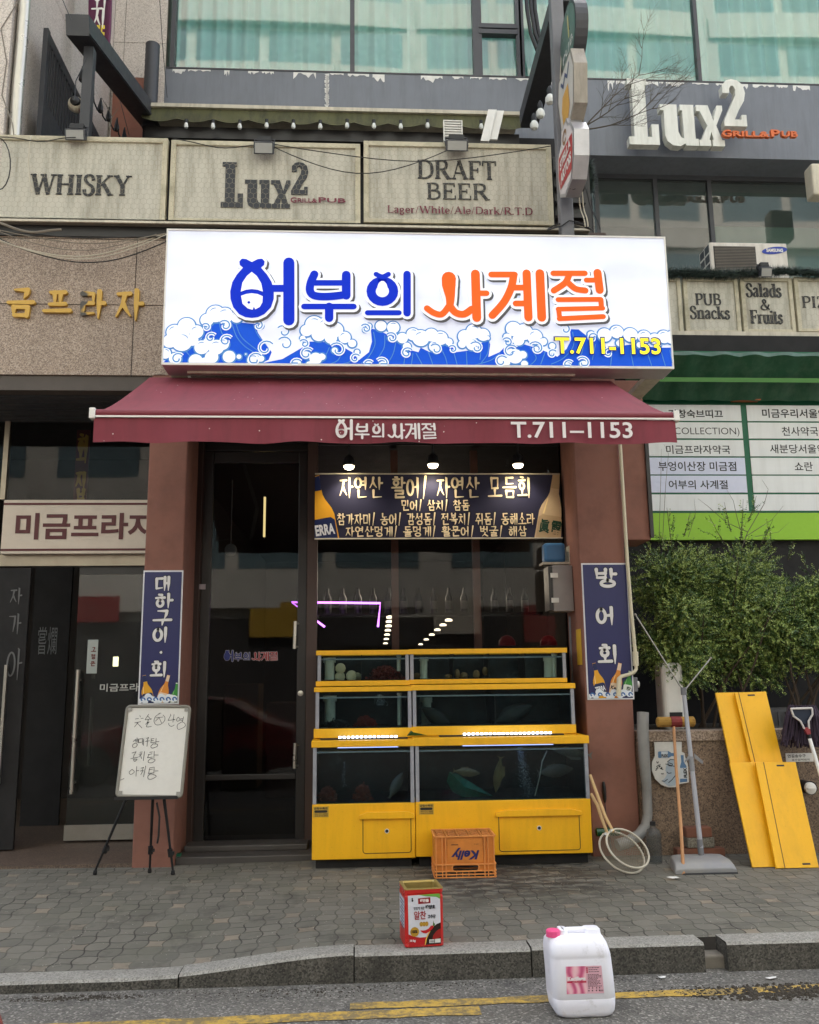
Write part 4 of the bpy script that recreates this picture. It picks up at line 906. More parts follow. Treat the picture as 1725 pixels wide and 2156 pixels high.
# the same words in small on the shop door
def door_words():
    t = dr; Y = DO + .018; G = facade(Y); r = rect(472, 1369, 585, 1391, Y); b0, b1 = S1(490, 490), S2(1256, 85); k = (r[1] - r[0]) / (b1[0] - b0[0]); kv = (r[3] - r[2]) / (b0[1] - b1[1])
    def mp(z, pts):
        q = [(S1 if z == 1 else S2)(x, y) for x, y in pts]; return [(r[0] + (a - b0[0]) * k, r[2] + (b0[1] - b) * kv) for a, b in q]
    o, b, g = MB(), MB(), MB(); hm = word((None, o, b, g), G, mp, k * Q * .41739, .001, 16)
    o.build('letter_outline', flat('door_letter_white', srgb(196, 190, 196), .5), t); b.build('blue_lettering', flat('door_letter_blue', srgb(34, 46, 112), .5), t); g.build('red_lettering', flat('door_letter_red', srgb(150, 44, 46), .5), t)
    x = at(557, 1080, 10.5).x; a, c = at(557, 1130, 10.5).z, at(557, 1046, 10.5).z; m = MB(); m.box(x - .012, x + .012, 10.5, 10.53, a, c); tag(m.build('wall_light', glow('amber_strip', (1, .72, .3, 1), 1.1)), 'thin amber vertical light seen through the top of the shop door', 'wall light')
    p = at(486, 1158, 10.2); m = MB(); rr = .07; m.lathe([(rr * math.sin(q * .3927), -rr * math.cos(q * .3927)) for q in range(9)], p, 16); m.tube([p + Vector((0, 0, rr)), Vector((p.x, p.y, ZS))], .005, 6); tag(m.build('globe_lamp', flat('globe_grey', srgb(150, 148, 140), .4, .03), smooth=True), 'unlit pale globe lamp hanging inside behind the shop door', 'lamp')  # globe colour has a faint glow put into it
    for i, (x0_, y0, x1_, y1) in enumerate(((560, 1480, 640, 1560), (470, 1440, 545, 1520))):
        q = rect(x0_, y0, x1_, y1, 11.5 + i); m = MB(); m.box(q[0], q[1], 11.5 + i, 12.1 + i, .1, q[3]); tag(m.build('counter', paint('dim_counter_%d' % i, srgb(120, 96, 70), .5, .2), bevel=.02), ('pale brown counter dim inside the shop behind the door handle', 'dim wooden cabinet inside the shop behind the door lettering')[i], 'counter')
door_words()
# ---------------------------------------------------------------- live fish tanks (three tiers, two wide)
ZT = Zm(820, 1750, .49855)
_t = NT('tank_back_panel'); _c = _t.ramp(_t.noise(4.2, 9, .72), [(.38, srgb(10, 13, 16)), (.5, srgb(30, 42, 46)), (.62, srgb(54, 72, 76)), (.72, srgb(120, 134, 134))]); _c = _t.mix(_t.noise(1.7, 3), _c, srgb(14, 22, 34)); _t.l(_c, _t.b.inputs['Base Color'])
M['tankback'] = _t.m
M['water'] = glass('tank_water_tint', (.62, .72, .74, 1), .1, .0, 1.01)
M['acryl'] = paint('tank_edge_acrylic', srgb(150, 152, 160), .3, .25, 18)
M['seal'] = paint('tank_top_scum', srgb(150, 152, 160), .5, .35, 30)
M['yel2'] = M['yellow']
M['pvc'] = paint('pvc_pipe', srgb(206, 204, 190), .4, .08, 6, .2)
def zt(x, y, Y): return at(*ZT(x, y), Y)
T2, T3, TB = 7.98, 8.14, 8.54
tiers = [  # name words, plane, x-left top rail, x-mid, x-right, rails: top y0,y1 (left/right), glass y1, base y1
    (T3, (103, 614, 1480), ((75, 101), (66, 93)), (243, 232), (272, 258)),
    (T2, (92, 628, 1527), ((277, 303), (262, 291)), (505, 490), (556, 541)),
    (TK, (77, 643, 1605), ((572, 608), (553, 596)), (920, 902), (1227, 1205))]
def tank(Y, xa_, xb_, ya, yb, yg, ye, label, tier, side):
    xm = (xa_ + xb_) / 2
    X0, X1 = zt(xa_, (ya + yg) / 2, Y).x, zt(xb_, (ya + yg) / 2, Y).x
    zr1, zr0, zg, ze = zt(xm, ya, Y).z, zt(xm, yb, Y).z, zt(xm, yg, Y).z, zt(xm, ye, Y).z
    X0 += .002; X1 -= .002; back = TB if tier == 2 else TB
    if tier < 2: ze = max(ze, 0)
    t = thing('fish_tank', label, 'fish tank', ((X0 + X1) / 2, Y, ze), 'stacked live fish tanks')
    e = .014
    m = MB()                                             # rail frame: four sides, open top
    m.box(X0 - .01, X1 + .01 if side else X1, Y - .012, Y + .05, zr0, zr1); m.box(X0 - .01, X0 + .04, Y + .05, back, zr0, zr1); m.box(X1 - .04, X1, Y + .05, back, zr0, zr1); m.box(X0 + .04, X1 - .04, back - .05, back, zr0, zr1)
    if tier == 2: m.box(X0 + .04, X1 - .04, Y + .20, back - .05, zr1 - .012, zr1 - .002)
    m.build('top_rail', M['yellow'], t, bevel=.004)
    if tier < 2:
        m = MB(); m.box(X0 - .01, X1, Y - .012, back, ze, zg); m.build('base_rail', M['yellow'], t, bevel=.004)
    m = MB(); m.box(X0 + .036, X1 - .036, Y + .0, Y + .008, zg, zr0); m.build('front_pane', M['tankglass'], t)
    for x in (X0 + .004, X1 - .034): m = MB(); m.box(x, x + .03, Y - .002, Y + .03, zg, zr0); m.build('corner_edge', M['acryl'], t)
    m = MB(); m.box(X0 + .012, X1 - .012, back - .02, back - .01, zg, zr0); m.box(X0 + .012, X0 + .018, Y + .03, back - .02, zg, zr0); m.box(X1 - .018, X1 - .012, Y + .03, back - .02, zg, zr0); m.box(X0 + .02, X1 - .02, Y + .03, back - .02, zg, zg + .006)
    m.build('back_panel', M['tankback'], t)
    wl = zr0 - (zr0 - zg) * (.16 if tier < 2 else .09)
    m = MB(); m.box(X0 + .03, X1 - .03, Y + .0105, Y + .0125, wl - .006, wl + .006); m.build('water_line', M['seal'], t)
    m = MB(); m.poly([(X0 + .02, Y + .04, wl), (X1 - .02, Y + .04, wl), (X1 - .02, back - .03, wl), (X0 + .02, back - .03, wl)]); m.build('water', M['ws'], t)
    m = MB(); m.poly([(X0 + .035, Y + .045, zg), (X1 - .035, Y + .045, zg), (X1 - .035, Y + .045, wl), (X0 + .035, Y + .045, wl)]); 
    if tier: m.build('cloudy_water', M['murk'], t)
    return t, X0, X1, zr1, zr0, zg, ze
names = [['upper left yellow railed tank holding white scallops and dark red seaweed', 'upper right yellow railed tank divided in four with brown shellfish'],
         ['middle left yellow railed tank with white pipe and red sea squirts', 'middle right yellow railed tank with dark flatfish behind one divider'],
         ['lower left tank on yellow cabinet with red coral and short lit strip', 'lower right wide tank on yellow cabinet with swimming fish and long lit strip']]
TN = {}
_t = NT('cloudy_water'); _a = _t.n('ShaderNodeBsdfTransparent'); _a.inputs[0].default_value = (.86, .91, .93, 1); _d = _t.n('ShaderNodeBsdfDiffuse'); _t.l(_t.ramp(_t.noise(5, 8, .7), [(.4, srgb(14, 20, 26)), (.6, srgb(34, 48, 56)), (.75, srgb(92, 104, 108))]), _d.inputs[0]); _m = _t.n('ShaderNodeMixShader'); _t.l(_t.math('MULTIPLY_ADD', _t.noise(3.3, 6, .7), .9, -.22), _m.inputs[0]); _t.l(_a.outputs[0], _m.inputs[1]); _t.l(_d.outputs[0], _m.inputs[2]); _t.l(_m.outputs[0], _t.out.inputs[0]); M['murk'] = _t.m
M['ws'] = glass('water_surface', (.7, .8, .8, 1), .05, 1, 1.33)
for k, (Y, xs3, rails, yg, ye) in enumerate(tiers):
    for s in (0, 1): TN[k, s] = tank(Y, xs3[s], xs3[s + 1], rails[s][0], rails[s][1], yg[s], ye[s], names[k][s], k, s)
for s, (hx, dr_, hole, stk) in enumerate((((337, 642, 965, 1003), (357, 622, 1003, 1193), (489, 1072), (82, 938, 168, 995)), ((1087, 1562, 952, 988), (1108, 1553, 988, 1180), (1329, 1055), (665, 923, 748, 980)))):
    t, X0, X1, zr1, zr0, zg, ze = TN[2, s]
    m = MB(); m.box(X0, X1, TK, TB, ze, zg); cab = m.build('cabinet', M['yellow'], t, bevel=.006)
    m = MB(); m.box(X0 + .03, X1 - .03, TK + .06, TB, .0, ze); m.build('plinth', M['darker'], t)
    xm = (dr_[0] + dr_[1]) / 2; a, b = zt(dr_[0], 1090, TK).x, zt(dr_[1], 1090, TK).x; c, d = zt(xm, dr_[3], TK).z, zt(xm, dr_[2], TK).z
    rr = .022; lp = []
    for (cx, cz, a0) in ((b - rr, d, 90), (b - rr, c + rr, 0), (a + rr, c + rr, -90), (a, d, 180)):
        if cz == d: lp.append((b if cx > a + .1 else a, d)); continue
        for q in range(5): lp.append((cx + rr * math.cos(R(a0 - 22.5 * q)), cz + rr * math.sin(R(a0 - 22.5 * q))))
    m = MB(); m.ribbon(facade(TK), lp, .0028, .0035, caps=False); m.build('door_gap', M['black'], cab)
    m = MB(); x_0, x_1 = zt(hx[0], 985, TK).x, zt(hx[1], 985, TK).x; z0, z1 = zt((hx[0] + hx[1]) / 2, hx[3], TK).z, zt((hx[0] + hx[1]) / 2, hx[2], TK).z
    w = x_1 - x_0; pr = [(x_0, z0), (x_1, z0), (x_1, z0 + .032), (x_1 - .12 * w, z1), (x_0 + .15 * w, z1), (x_0, z0 + .032)]
    m.prism([(u, TK - .03, v) for u, v in pr], (0, .032, 0)); m.build('handle', M['yellow'], cab, bevel=.004)
    p = zt(*hole, TK); m = MB(); m.lathe([(.019, -.002), (.019, .005), (.013, .006)], (p.x, TK, p.z), 18, 'Y', caps=False); m.build('keyhole_ring', M['white'], cab, smooth=True)
    m = MB(); m.disc(facade(TK), p.x, p.z, .014, .004); m.build('keyhole', M['black'], cab)
    a, b = zt(stk[0], stk[1], TK), zt(stk[2], stk[3], TK); G = facade(TK); m = MB(); m.box(a.x, b.x, TK - .003, TK - .0005, b.z, a.z); m.build('maker_sticker', flat('sticker_gold', srgb(196, 158, 60)), cab)
    m = MB(); H = a.z - b.z; W_ = b.x - a.x; m.text(G, '금림수족관', a.x + .06 * W_, b.z + .72 * H, b.x - .06 * W_, b.z + .94 * H, .005, bold=.03)
    m.ribbon(G, [(a.x + .16 * W_, b.z + .54 * H), (b.x - .16 * W_, b.z + .54 * H)], .12 * H, .005)
    m.text(G, '031-711-2000', a.x + .12 * W_, b.z + .24 * H, b.x - .06 * W_, b.z + .36 * H, .005, bold=.02); m.text(G, '010-3710-0900', a.x + .12 * W_, b.z + .07 * H, b.x - .06 * W_, b.z + .18 * H, .005, bold=.02); m.build('sticker_text', M['black'], cab)
# lit strips on the lower tanks
def led(s, xa_, xb_, y, label):
    t, X0, X1, zr1, zr0, zg, ze = TN[2, s]; a, b = zt(xa_, y, TK + .1), zt(xb_, y, TK + .1)
    z = zr1 + .012; o = thing('light_strip', label, 'aquarium light', ((a.x + b.x) / 2, TK + .1, z - .012), 'lit strips on the lower tanks')
    m = MB(); m.box(max(X0 + .06, a.x - .2), min(X1 - .05, b.x + .1), TK + .075, TK + .145, z - .01, z + .002); m.build('holder', M['black'], o)
    m = MB(); m.tube([(a.x, TK + .1, z + .012), (b.x, TK + .1, z + .012)], .012, 8); m.build('tube', glass('led_tube', (.9, .92, 1, 1), .05), o)
    m = MB(); n = int((b.x - a.x) / .036)
    for i in range(n): x = a.x + (b.x - a.x) * (i + .5) / n; m.box(x - .011, x + .011, TK + .084, TK + .092, z + .003, z + .018)
    L = m.build('diode_row', glow('led_white_blue', (.75, .82, 1, 1), 3.2), o); L['kind'] = 'stuff'
    m = MB(); m.box(a.x, b.x, TK + .06, TK + .16, zr0 - .012, zr0 - .008); m.build('under_rail_glow', glow('blue_reflection_glow', (.45, .5, 1, 1), .7), o)  # glowing strip stands in for the bluish reflection under the rail
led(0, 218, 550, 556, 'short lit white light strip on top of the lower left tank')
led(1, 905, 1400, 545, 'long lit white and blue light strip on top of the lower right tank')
m = MB(); q = zt(650, 546, TK + .06); m.add([(q.x - .08, q.y, q.z), (q.x - .03, q.y - .02, q.z + .03), (q.x + .02, q.y - .01, q.z + .02), (q.x + .1, q.y, q.z), (q.x, q.y + .05, q.z + .012), (q.x - .04, q.y + .06, q.z + .04)], [(0, 1, 5), (1, 2, 4, 5), (2, 3, 4), (0, 1, 2, 3)])
tag(m.build('cloth_scrap', leafmat('dark_green_cloth', srgb(22, 66, 40), srgb(30, 84, 50))), 'dark green rag lying between the two lit strips on the lower tanks', 'rag')
# things in the tanks
def pipe(x, y0, y1, r, Y, tier, side, label):
    a, b = zt(x, y0, Y), zt(x, y1, Y); m = MB(); m.tube([b, a], r, 14); m.lathe([(r * 1.25, 0), (r * 1.25, r)], a - Vector((0, 0, r)), 14)
    tag(m.build('standpipe', M['pvc'], smooth=True), label, 'pipe', 'white pipes inside the tanks')
pipe(172, 116, 238, .045, T3 + .1, 0, 0, 'thick white pipe left of the scallops in the upper left tank')
pipe(555, 100, 190, .018, T3 + .1, 0, 0, 'thin white pipe right of the seaweed in the upper left tank')
pipe(692, 114, 232, .034, T3 + .1, 0, 1, 'white pipe near the left end of the upper right tank')
pipe(1378, 112, 230, .038, T3 + .12, 0, 1, 'thick white pipe near the right end of the upper right tank')
pipe(1412, 92, 228, .022, T3 + .1, 0, 1, 'thin white pipe at the far right of the upper right tank')
pipe(175, 326, 470, .048, T2 + .14, 1, 0, 'thick white pipe at the left of the middle left tank')
pipe(558, 310, 490, .018, T2 + .14, 1, 0, 'thin white pipe at the right of the middle left tank')
pipe(705, 335, 486, .045, T2 + .25, 1, 1, 'white pipe behind the flatfish in the middle right tank')
def shell(x, y, r, Y, mat, name, label, grp, flat_=.45, tall=1.0):
    c = zt(x, y, Y); rr = r * .00163 * 1.0; m = MB(); n = 20; rings = []
    for i in range(6):
        f = math.sin(i / 5 * math.pi / 2); q = math.cos(i / 5 * math.pi / 2)
        rings.append([(c.x + rr * max(q, .02) * math.cos(a * 6.283 / n) * (1 + .04 * math.cos(a * 6.283 / n * 9)), c.y - rr * flat_ * f, c.z + rr * tall * max(q, .02) * math.sin(a * 6.283 / n)) for a in range(n)])
    m.loft(rings); m.loft([[(p[0], 2 * c.y - p[1], p[2]) for p in r] for r in rings])
    tag(m.build(name, mat, smooth=True), label, 'shellfish', grp)
M['scallop'] = paint('scallop_shell', srgb(206, 190, 158), .6, .2, 24, .2); M['abalone'] = paint('brown_shell', srgb(128, 98, 62), .6, .35, 22, .3)
for (x, y, r, l) in ((233, 175, 29, 'topmost of the white scallops in the upper left tank'), (230, 222, 29, 'white scallop below the topmost one in the upper left tank'), (295, 218, 32, 'large white scallop in the right of the pile in the upper left tank'), (326, 222, 24, 'white scallop half hidden at the right end of the scallop pile')):
    shell(x, y, r, T3 + .1 + (.03 if r < 26 else 0), M['scallop'], 'scallop', l, 'scallops in the upper left tank')
for (x, y, r, tl, l) in ((828, 220, 20, .7, 'low yellowish shellfish left of the first divider in the upper right tank'), (877, 205, 16, 1.6, 'upright shellfish just right of the first divider in the upper right tank'), (915, 216, 22, .9, 'round brown shellfish beside the upright one in the upper right tank'), (983, 208, 20, 1.2, 'pale tilted shellfish near the middle divider in the upper right tank'), (1031, 190, 16, 1.5, 'highest pale shellfish clinging by the middle divider in the upper right tank'), (655, 215, 20, .8, 'brown shellfish at the left end of the upper right tank')):
    shell(x, y, r, T3 + .1, M['abalone'], 'shellfish', l, 'brown shellfish in the upper right tank', .6, tl)
def weed(x0, y0, x1, y1, Y, n, mat, label, cat='seaweed'):
    a, b = zt(x0, y1, Y), zt(x1, y0, Y); m = MB(); rnd = random.Random(int(x0))
    for _ in range(n):
        u = rnd.gauss(0, .38); u = max(-1, min(1, u)); cx = (a.x + b.x) / 2 + u * (b.x - a.x) / 2; h = (b.z - a.z) * (1 - u * u) * rnd.random(); c = Vector((cx, Y + rnd.uniform(-.06, .1), a.z + h)); s = rnd.uniform(.006, .018)
        p = [c + Vector((rnd.uniform(-s, s), rnd.uniform(-s, s), rnd.uniform(-s, s))) for _ in range(4)]; m.add(p, [(0, 1, 2), (0, 2, 3), (1, 2, 3)])
    tag(m.build('seaweed' if cat == 'seaweed' else 'coral', mat), label, cat)
M['redweed'] = leafmat('dark_red_weed', srgb(96, 34, 36), srgb(140, 54, 48)); M['coral'] = leafmat('red_brown_coral', srgb(116, 50, 44), srgb(176, 92, 66)); M['squirt'] = leafmat('sea_squirt_red', srgb(140, 40, 38), srgb(170, 66, 44))
weed(365, 160, 590, 240, T3 + .14, 900, M['redweed'], 'heap of dark red seaweed in the upper left tank')
weed(96, 830, 225, 915, TK + .16, 620, M['coral'], 'red brown coral clump in the left corner of the lower left tank', 'coral')
weed(290, 815, 420, 915, TK + .16, 620, M['coral'], 'red brown coral clump in the middle of the lower left tank', 'coral')
weed(300, 435, 440, 497, T2 + .16, 500, M['squirt'], 'red sea squirts heaped in the middle left tank', 'sea squirts')
weed(120, 455, 300, 498, T2 + .12, 500, leafmat('dark_mussels', srgb(40, 44, 46), srgb(74, 78, 80)), 'heap of dark mussels at the left of the middle left tank', 'mussels')
def fish(cx, cy, L, ang, Y, mat, label, fat=.3, roll=0.0):
    c = zt(cx, cy, Y); l = L * .00163; t = thing('fish', label, 'fish', c, 'fish swimming in the tanks'); d = Vector((math.cos(ang), .25, math.sin(ang))).normalized(); up = Vector((-math.sin(ang), 0, math.cos(ang))); sd_ = d.cross(up)
    m = MB(); rings = []; n = 12
    for s, h in ((-.5, .05), (-.42, .16), (-.3, .32), (-.1, .46), (.1, .44), (.28, .28), (.4, .12), (.44, .1)):
        rings.append([c + d * (-s * l) + up * (h * l * fat * 1.6 * .5 * math.sin(k / n * 6.283)) + sd_ * (h * l * fat * .4 * math.cos(k / n * 6.283)) for k in range(n)])
    m.loft(rings); m.build('body', mat, t, smooth=True)
    m = MB(); a = c - d * (.42 * l)
    m.add([a, a - d * .12 * l + up * .11 * l, a - d * .08 * l, a - d * .12 * l - up * .11 * l], [(0, 1, 2), (0, 2, 3)]); m.build('tail', mat, t)
    m = MB(); m.add([c + up * .1 * l + d * .15 * l, c + up * .19 * l, c + up * .15 * l - d * .25 * l, c + up * .06 * l - d * .25 * l], [(0, 1, 2, 3)]); m.build('fin', mat, t)
M['fish1'] = paint('brown_fish_skin', srgb(132, 116, 84), .35, .3, 30); M['fish2'] = paint('grey_fish_skin', srgb(104, 104, 98), .35, .25, 20); M['fish3'] = paint('dark_flatfish_skin', srgb(46, 46, 42), .4, .3, 20)
fish(1103, 762, 190, R(-98), TK + .1, M['fish1'], 'pale fish hanging head down in the middle of the lower right tank', .34)
fish(930, 748, 150, R(-8), TK + .2, M['fish1'], 'brown fish swimming right behind the green net in the lower right tank', .4)
fish(1420, 740, 210, R(4), TK + .3, M['fish2'], 'large dim grey fish in the right part of the lower right tank', .45)
fish(1510, 640, 200, R(172), TK + .12, M['fish2'], 'grey fish near the water surface at the top right of the lower right tank', .3)
fish(760, 445, 220, R(-35), T2 + .12, M['fish3'], 'dark flatfish slanting across the left half of the middle right tank', .5)
fish(1180, 430, 260, R(20), T2 + .16, M['fish3'], 'dark flatfish right of the divider in the middle right tank', .5)
fish(540, 820, 150, R(60), TK + .25, M['fish2'], 'dim grey fish tilted at the right of the lower left tank', .5)
m = MB(); a = [zt(x, y, TK + .22) for x, y in ((835, 745), (880, 760), (930, 790), (1085, 885), (1040, 893), (920, 890), (850, 855), (820, 800))]
m.add([p + Vector((0, .03 * math.sin(i * 2.1), 0)) for i, p in enumerate(a)] + [zt(920, 830, TK + .12)], [(i, (i + 1) % 8, 8) for i in range(8)])
tag(m.build('net_bag', leafmat('green_net', srgb(30, 104, 84), srgb(44, 126, 104))), 'green net bag lying on the floor of the lower right tank', 'net')
for (x, y0, y1, Y, k) in ((350, 101, 240, T3, 0), (857, 93, 234, T3, 1), (1052, 93, 233, T3, 1), (1252, 93, 233, T3, 1), (1085, 291, 490, T2, 1)):
    tt = TN[0 if Y == T3 else 1, k][0]; a, b = zt(x, y0, Y + .01), zt(x, y1, Y + .01); m = MB(); m.box(a.x - .004, a.x + .004, Y + .02, TB - .03, b.z, a.z); m.build('divider', M['black'], tt)
m = MB(); m.tube([zt(1372, 630, TK + .2), zt(1345, 690, TK + .2), zt(1330, 780, TK + .2), zt(1302, 893, TK + .2)], .005, 6); tag(m.build('air_hose', M['pvc'], smooth=True), 'thin pale air hose curving down in the lower right tank', 'hose')
def bubbles(x0, y0, x1, y1, wd, Y, n, label):
    m = MB(); rnd = random.Random(n)
    for _ in range(n):
        s = rnd.random(); c = zt(x0 + (x1 - x0) * s + rnd.gauss(0, wd * (.5 + s)), y0 + (y1 - y0) * s, Y + rnd.uniform(-.04, .04)); r = rnd.uniform(.0012, .0032)
        m.add([c + Vector(q) * r for q in ((1, 0, 0), (-1, 0, 0), (0, 1, 0), (0, -1, 0), (0, 0, 1), (0, 0, -1))], [(0, 2, 4), (2, 1, 4), (1, 3, 4), (3, 0, 4), (2, 0, 5), (1, 2, 5), (3, 1, 5), (0, 3, 5)])
    o = m.build('bubbles', flat('bubble_white', srgb(190, 200, 206), .3)); tag(o, label, 'bubbles', kind='stuff')
bubbles(255, 690, 250, 830, 5, TK + .1, 120, 'thread of bubbles in the lower left tank'); bubbles(1220, 610, 1270, 890, 16, TK + .12, 900, 'curtain of bubbles in the lower right tank'); bubbles(450, 320, 455, 380, 14, T2 + .1, 260, 'puff of bubbles in the middle left tank')

# ---------------------------------------------------------------- beer crate
def crate():
    a, b = gz(917, 1850), gz(1047, 1849); w = (b - a).length; t = thing('beer_crate', 'upside down orange plastic beer crate in front of the yellow tank cabinet', 'crate', ((a.x + b.x) / 2, a.y + .17, 0), rot=-.01)
    mo = paint('orange_crate_plastic', srgb(214, 130, 52), .5, .1, 7, .4, srgb(96, 62, 34)); ml = paint('pale_orange_ribs', srgb(226, 148, 78), .5, .08, 7, .25, srgb(110, 70, 40))
    W2, D2, Hh = w / 2, .17, .315; L = lambda u, v, d=0.0: Vector((u, -D2 - d, v))
    m = MB(); wt = .012; m.box(-W2 + .012, W2 - .012, -D2 + .006, -D2 + .006 + wt, .1, Hh - .01)
    m.box(-W2 + .012, -.105, -D2 + .006, -D2 + .018, .05, .1); m.box(.105, W2 - .012, -D2 + .006, -D2 + .018, .05, .1)
    m.box(-W2 + .012, W2 - .012, D2 - .018, D2 - .006, .05, Hh - .01)
    for s in (-1, 1): m.box(s * (W2 - .018), s * (W2 - .006), -D2 + .018, D2 - .018, .06, Hh - .01)
    m.build('wall', mo, t, local=True)
    m = MB()
    for z, pr in ((.004, .0), (.026, .0), (.05, .002), (.1, .004), (Hh - .006, .004)):
        for y in (-D2, D2): m.box(-W2, W2, y - .005 - pr, y + .005 + pr, z - .004, z + .004)
        for s in (-1, 1): m.box(s * W2 - .005, s * W2 + .005, -D2 + .006, D2 - .006, z - .0038, z + .0038)
    for u in (-W2 + .012, -W2 + .06, -W2 + .088, W2 - .088, W2 - .06, W2 - .012):
        m.box(u - .004, u + .004, -D2 - .008, -D2 + .006, 0, Hh - .008)
    for u in (-.07, -.022, .026, .074): m.box(u - .003, u + .003, -D2 - .004, -D2 + .005, 0, .05)
    for v in (-.12, -.06, 0, .06, .12):
        for s in (-1, 1): m.box(s * (W2 + .001) - .005, s * (W2 + .001) + .005, v - .003, v + .003, 0, .1 if abs(v) > .05 else .05)
    lp = [(s * (x + .02), z) for s, x, z in ((-1, .065, .104), (1, .065, .104), (1, .08, .098), (1, .086, .079), (1, .08, .058), (1, .065, .05), (-1, .065, .05), (-1, .08, .058), (-1, .086, .079), (-1, .08, .098), (-1, .065, .104))]
    m.ribbon(L, lp, .005, .010); m.build('rib', ml, t, local=True)
    m = MB()                                             # bottom grid, now on top
    for i in range(6): x = -W2 + .01 + (2 * W2 - .02) * i / 5; m.box(x - .006, x + .006, -D2 + .012, D2 - .012, Hh - .022, Hh - .006)
    for j in range(5): y = -D2 + .012 + (2 * D2 - .024) * j / 4; m.box(-W2 + .01, W2 - .01, y - .005, y + .005, Hh - .021, Hh - .007)
    for i in range(5):
        for j in range(4):
            cx = -W2 + .01 + (2 * W2 - .02) * (i + .5) / 5; cy = -D2 + .012 + (2 * D2 - .024) * (j + .5) / 4
            m.tube([(cx + .028 * math.cos(q * .5236), cy + .026 * math.sin(q * .5236), Hh - .012) for q in range(12)], .005, 6, close=True)
            m.box(cx - .03, cx + .03, cy - .004, cy + .004, Hh - .02, Hh - .012)
    m.build('bottom_grid', paint('dirty_orange_plastic', srgb(188, 116, 54), .6, .2, 16, .7, srgb(70, 48, 28)), t, local=True)
    m = MB(); m.box(-W2 + .1, W2 - .1, -D2 + .001, -D2 + .006, .115, Hh - .02); m.build('label_panel', mo, t, local=True)
    m = MB(); m.text(L, 'Kelly', -.112, .135, .112, .225, .003, bold=.035, shear=.3, rot180=True); m.build('lettering', flat('crate_navy_print', srgb(36, 38, 92)), t, local=True)
    m = MB(); m.text(L, '500 mL', .07, .245, .105, .253, .003, rot180=True); m.box(-.11, -.055, -D2 - .003, -D2 - .001, .246, .25); m.build('small_print', flat('crate_dark_print', srgb(70, 44, 30)), t, local=True)
crate()

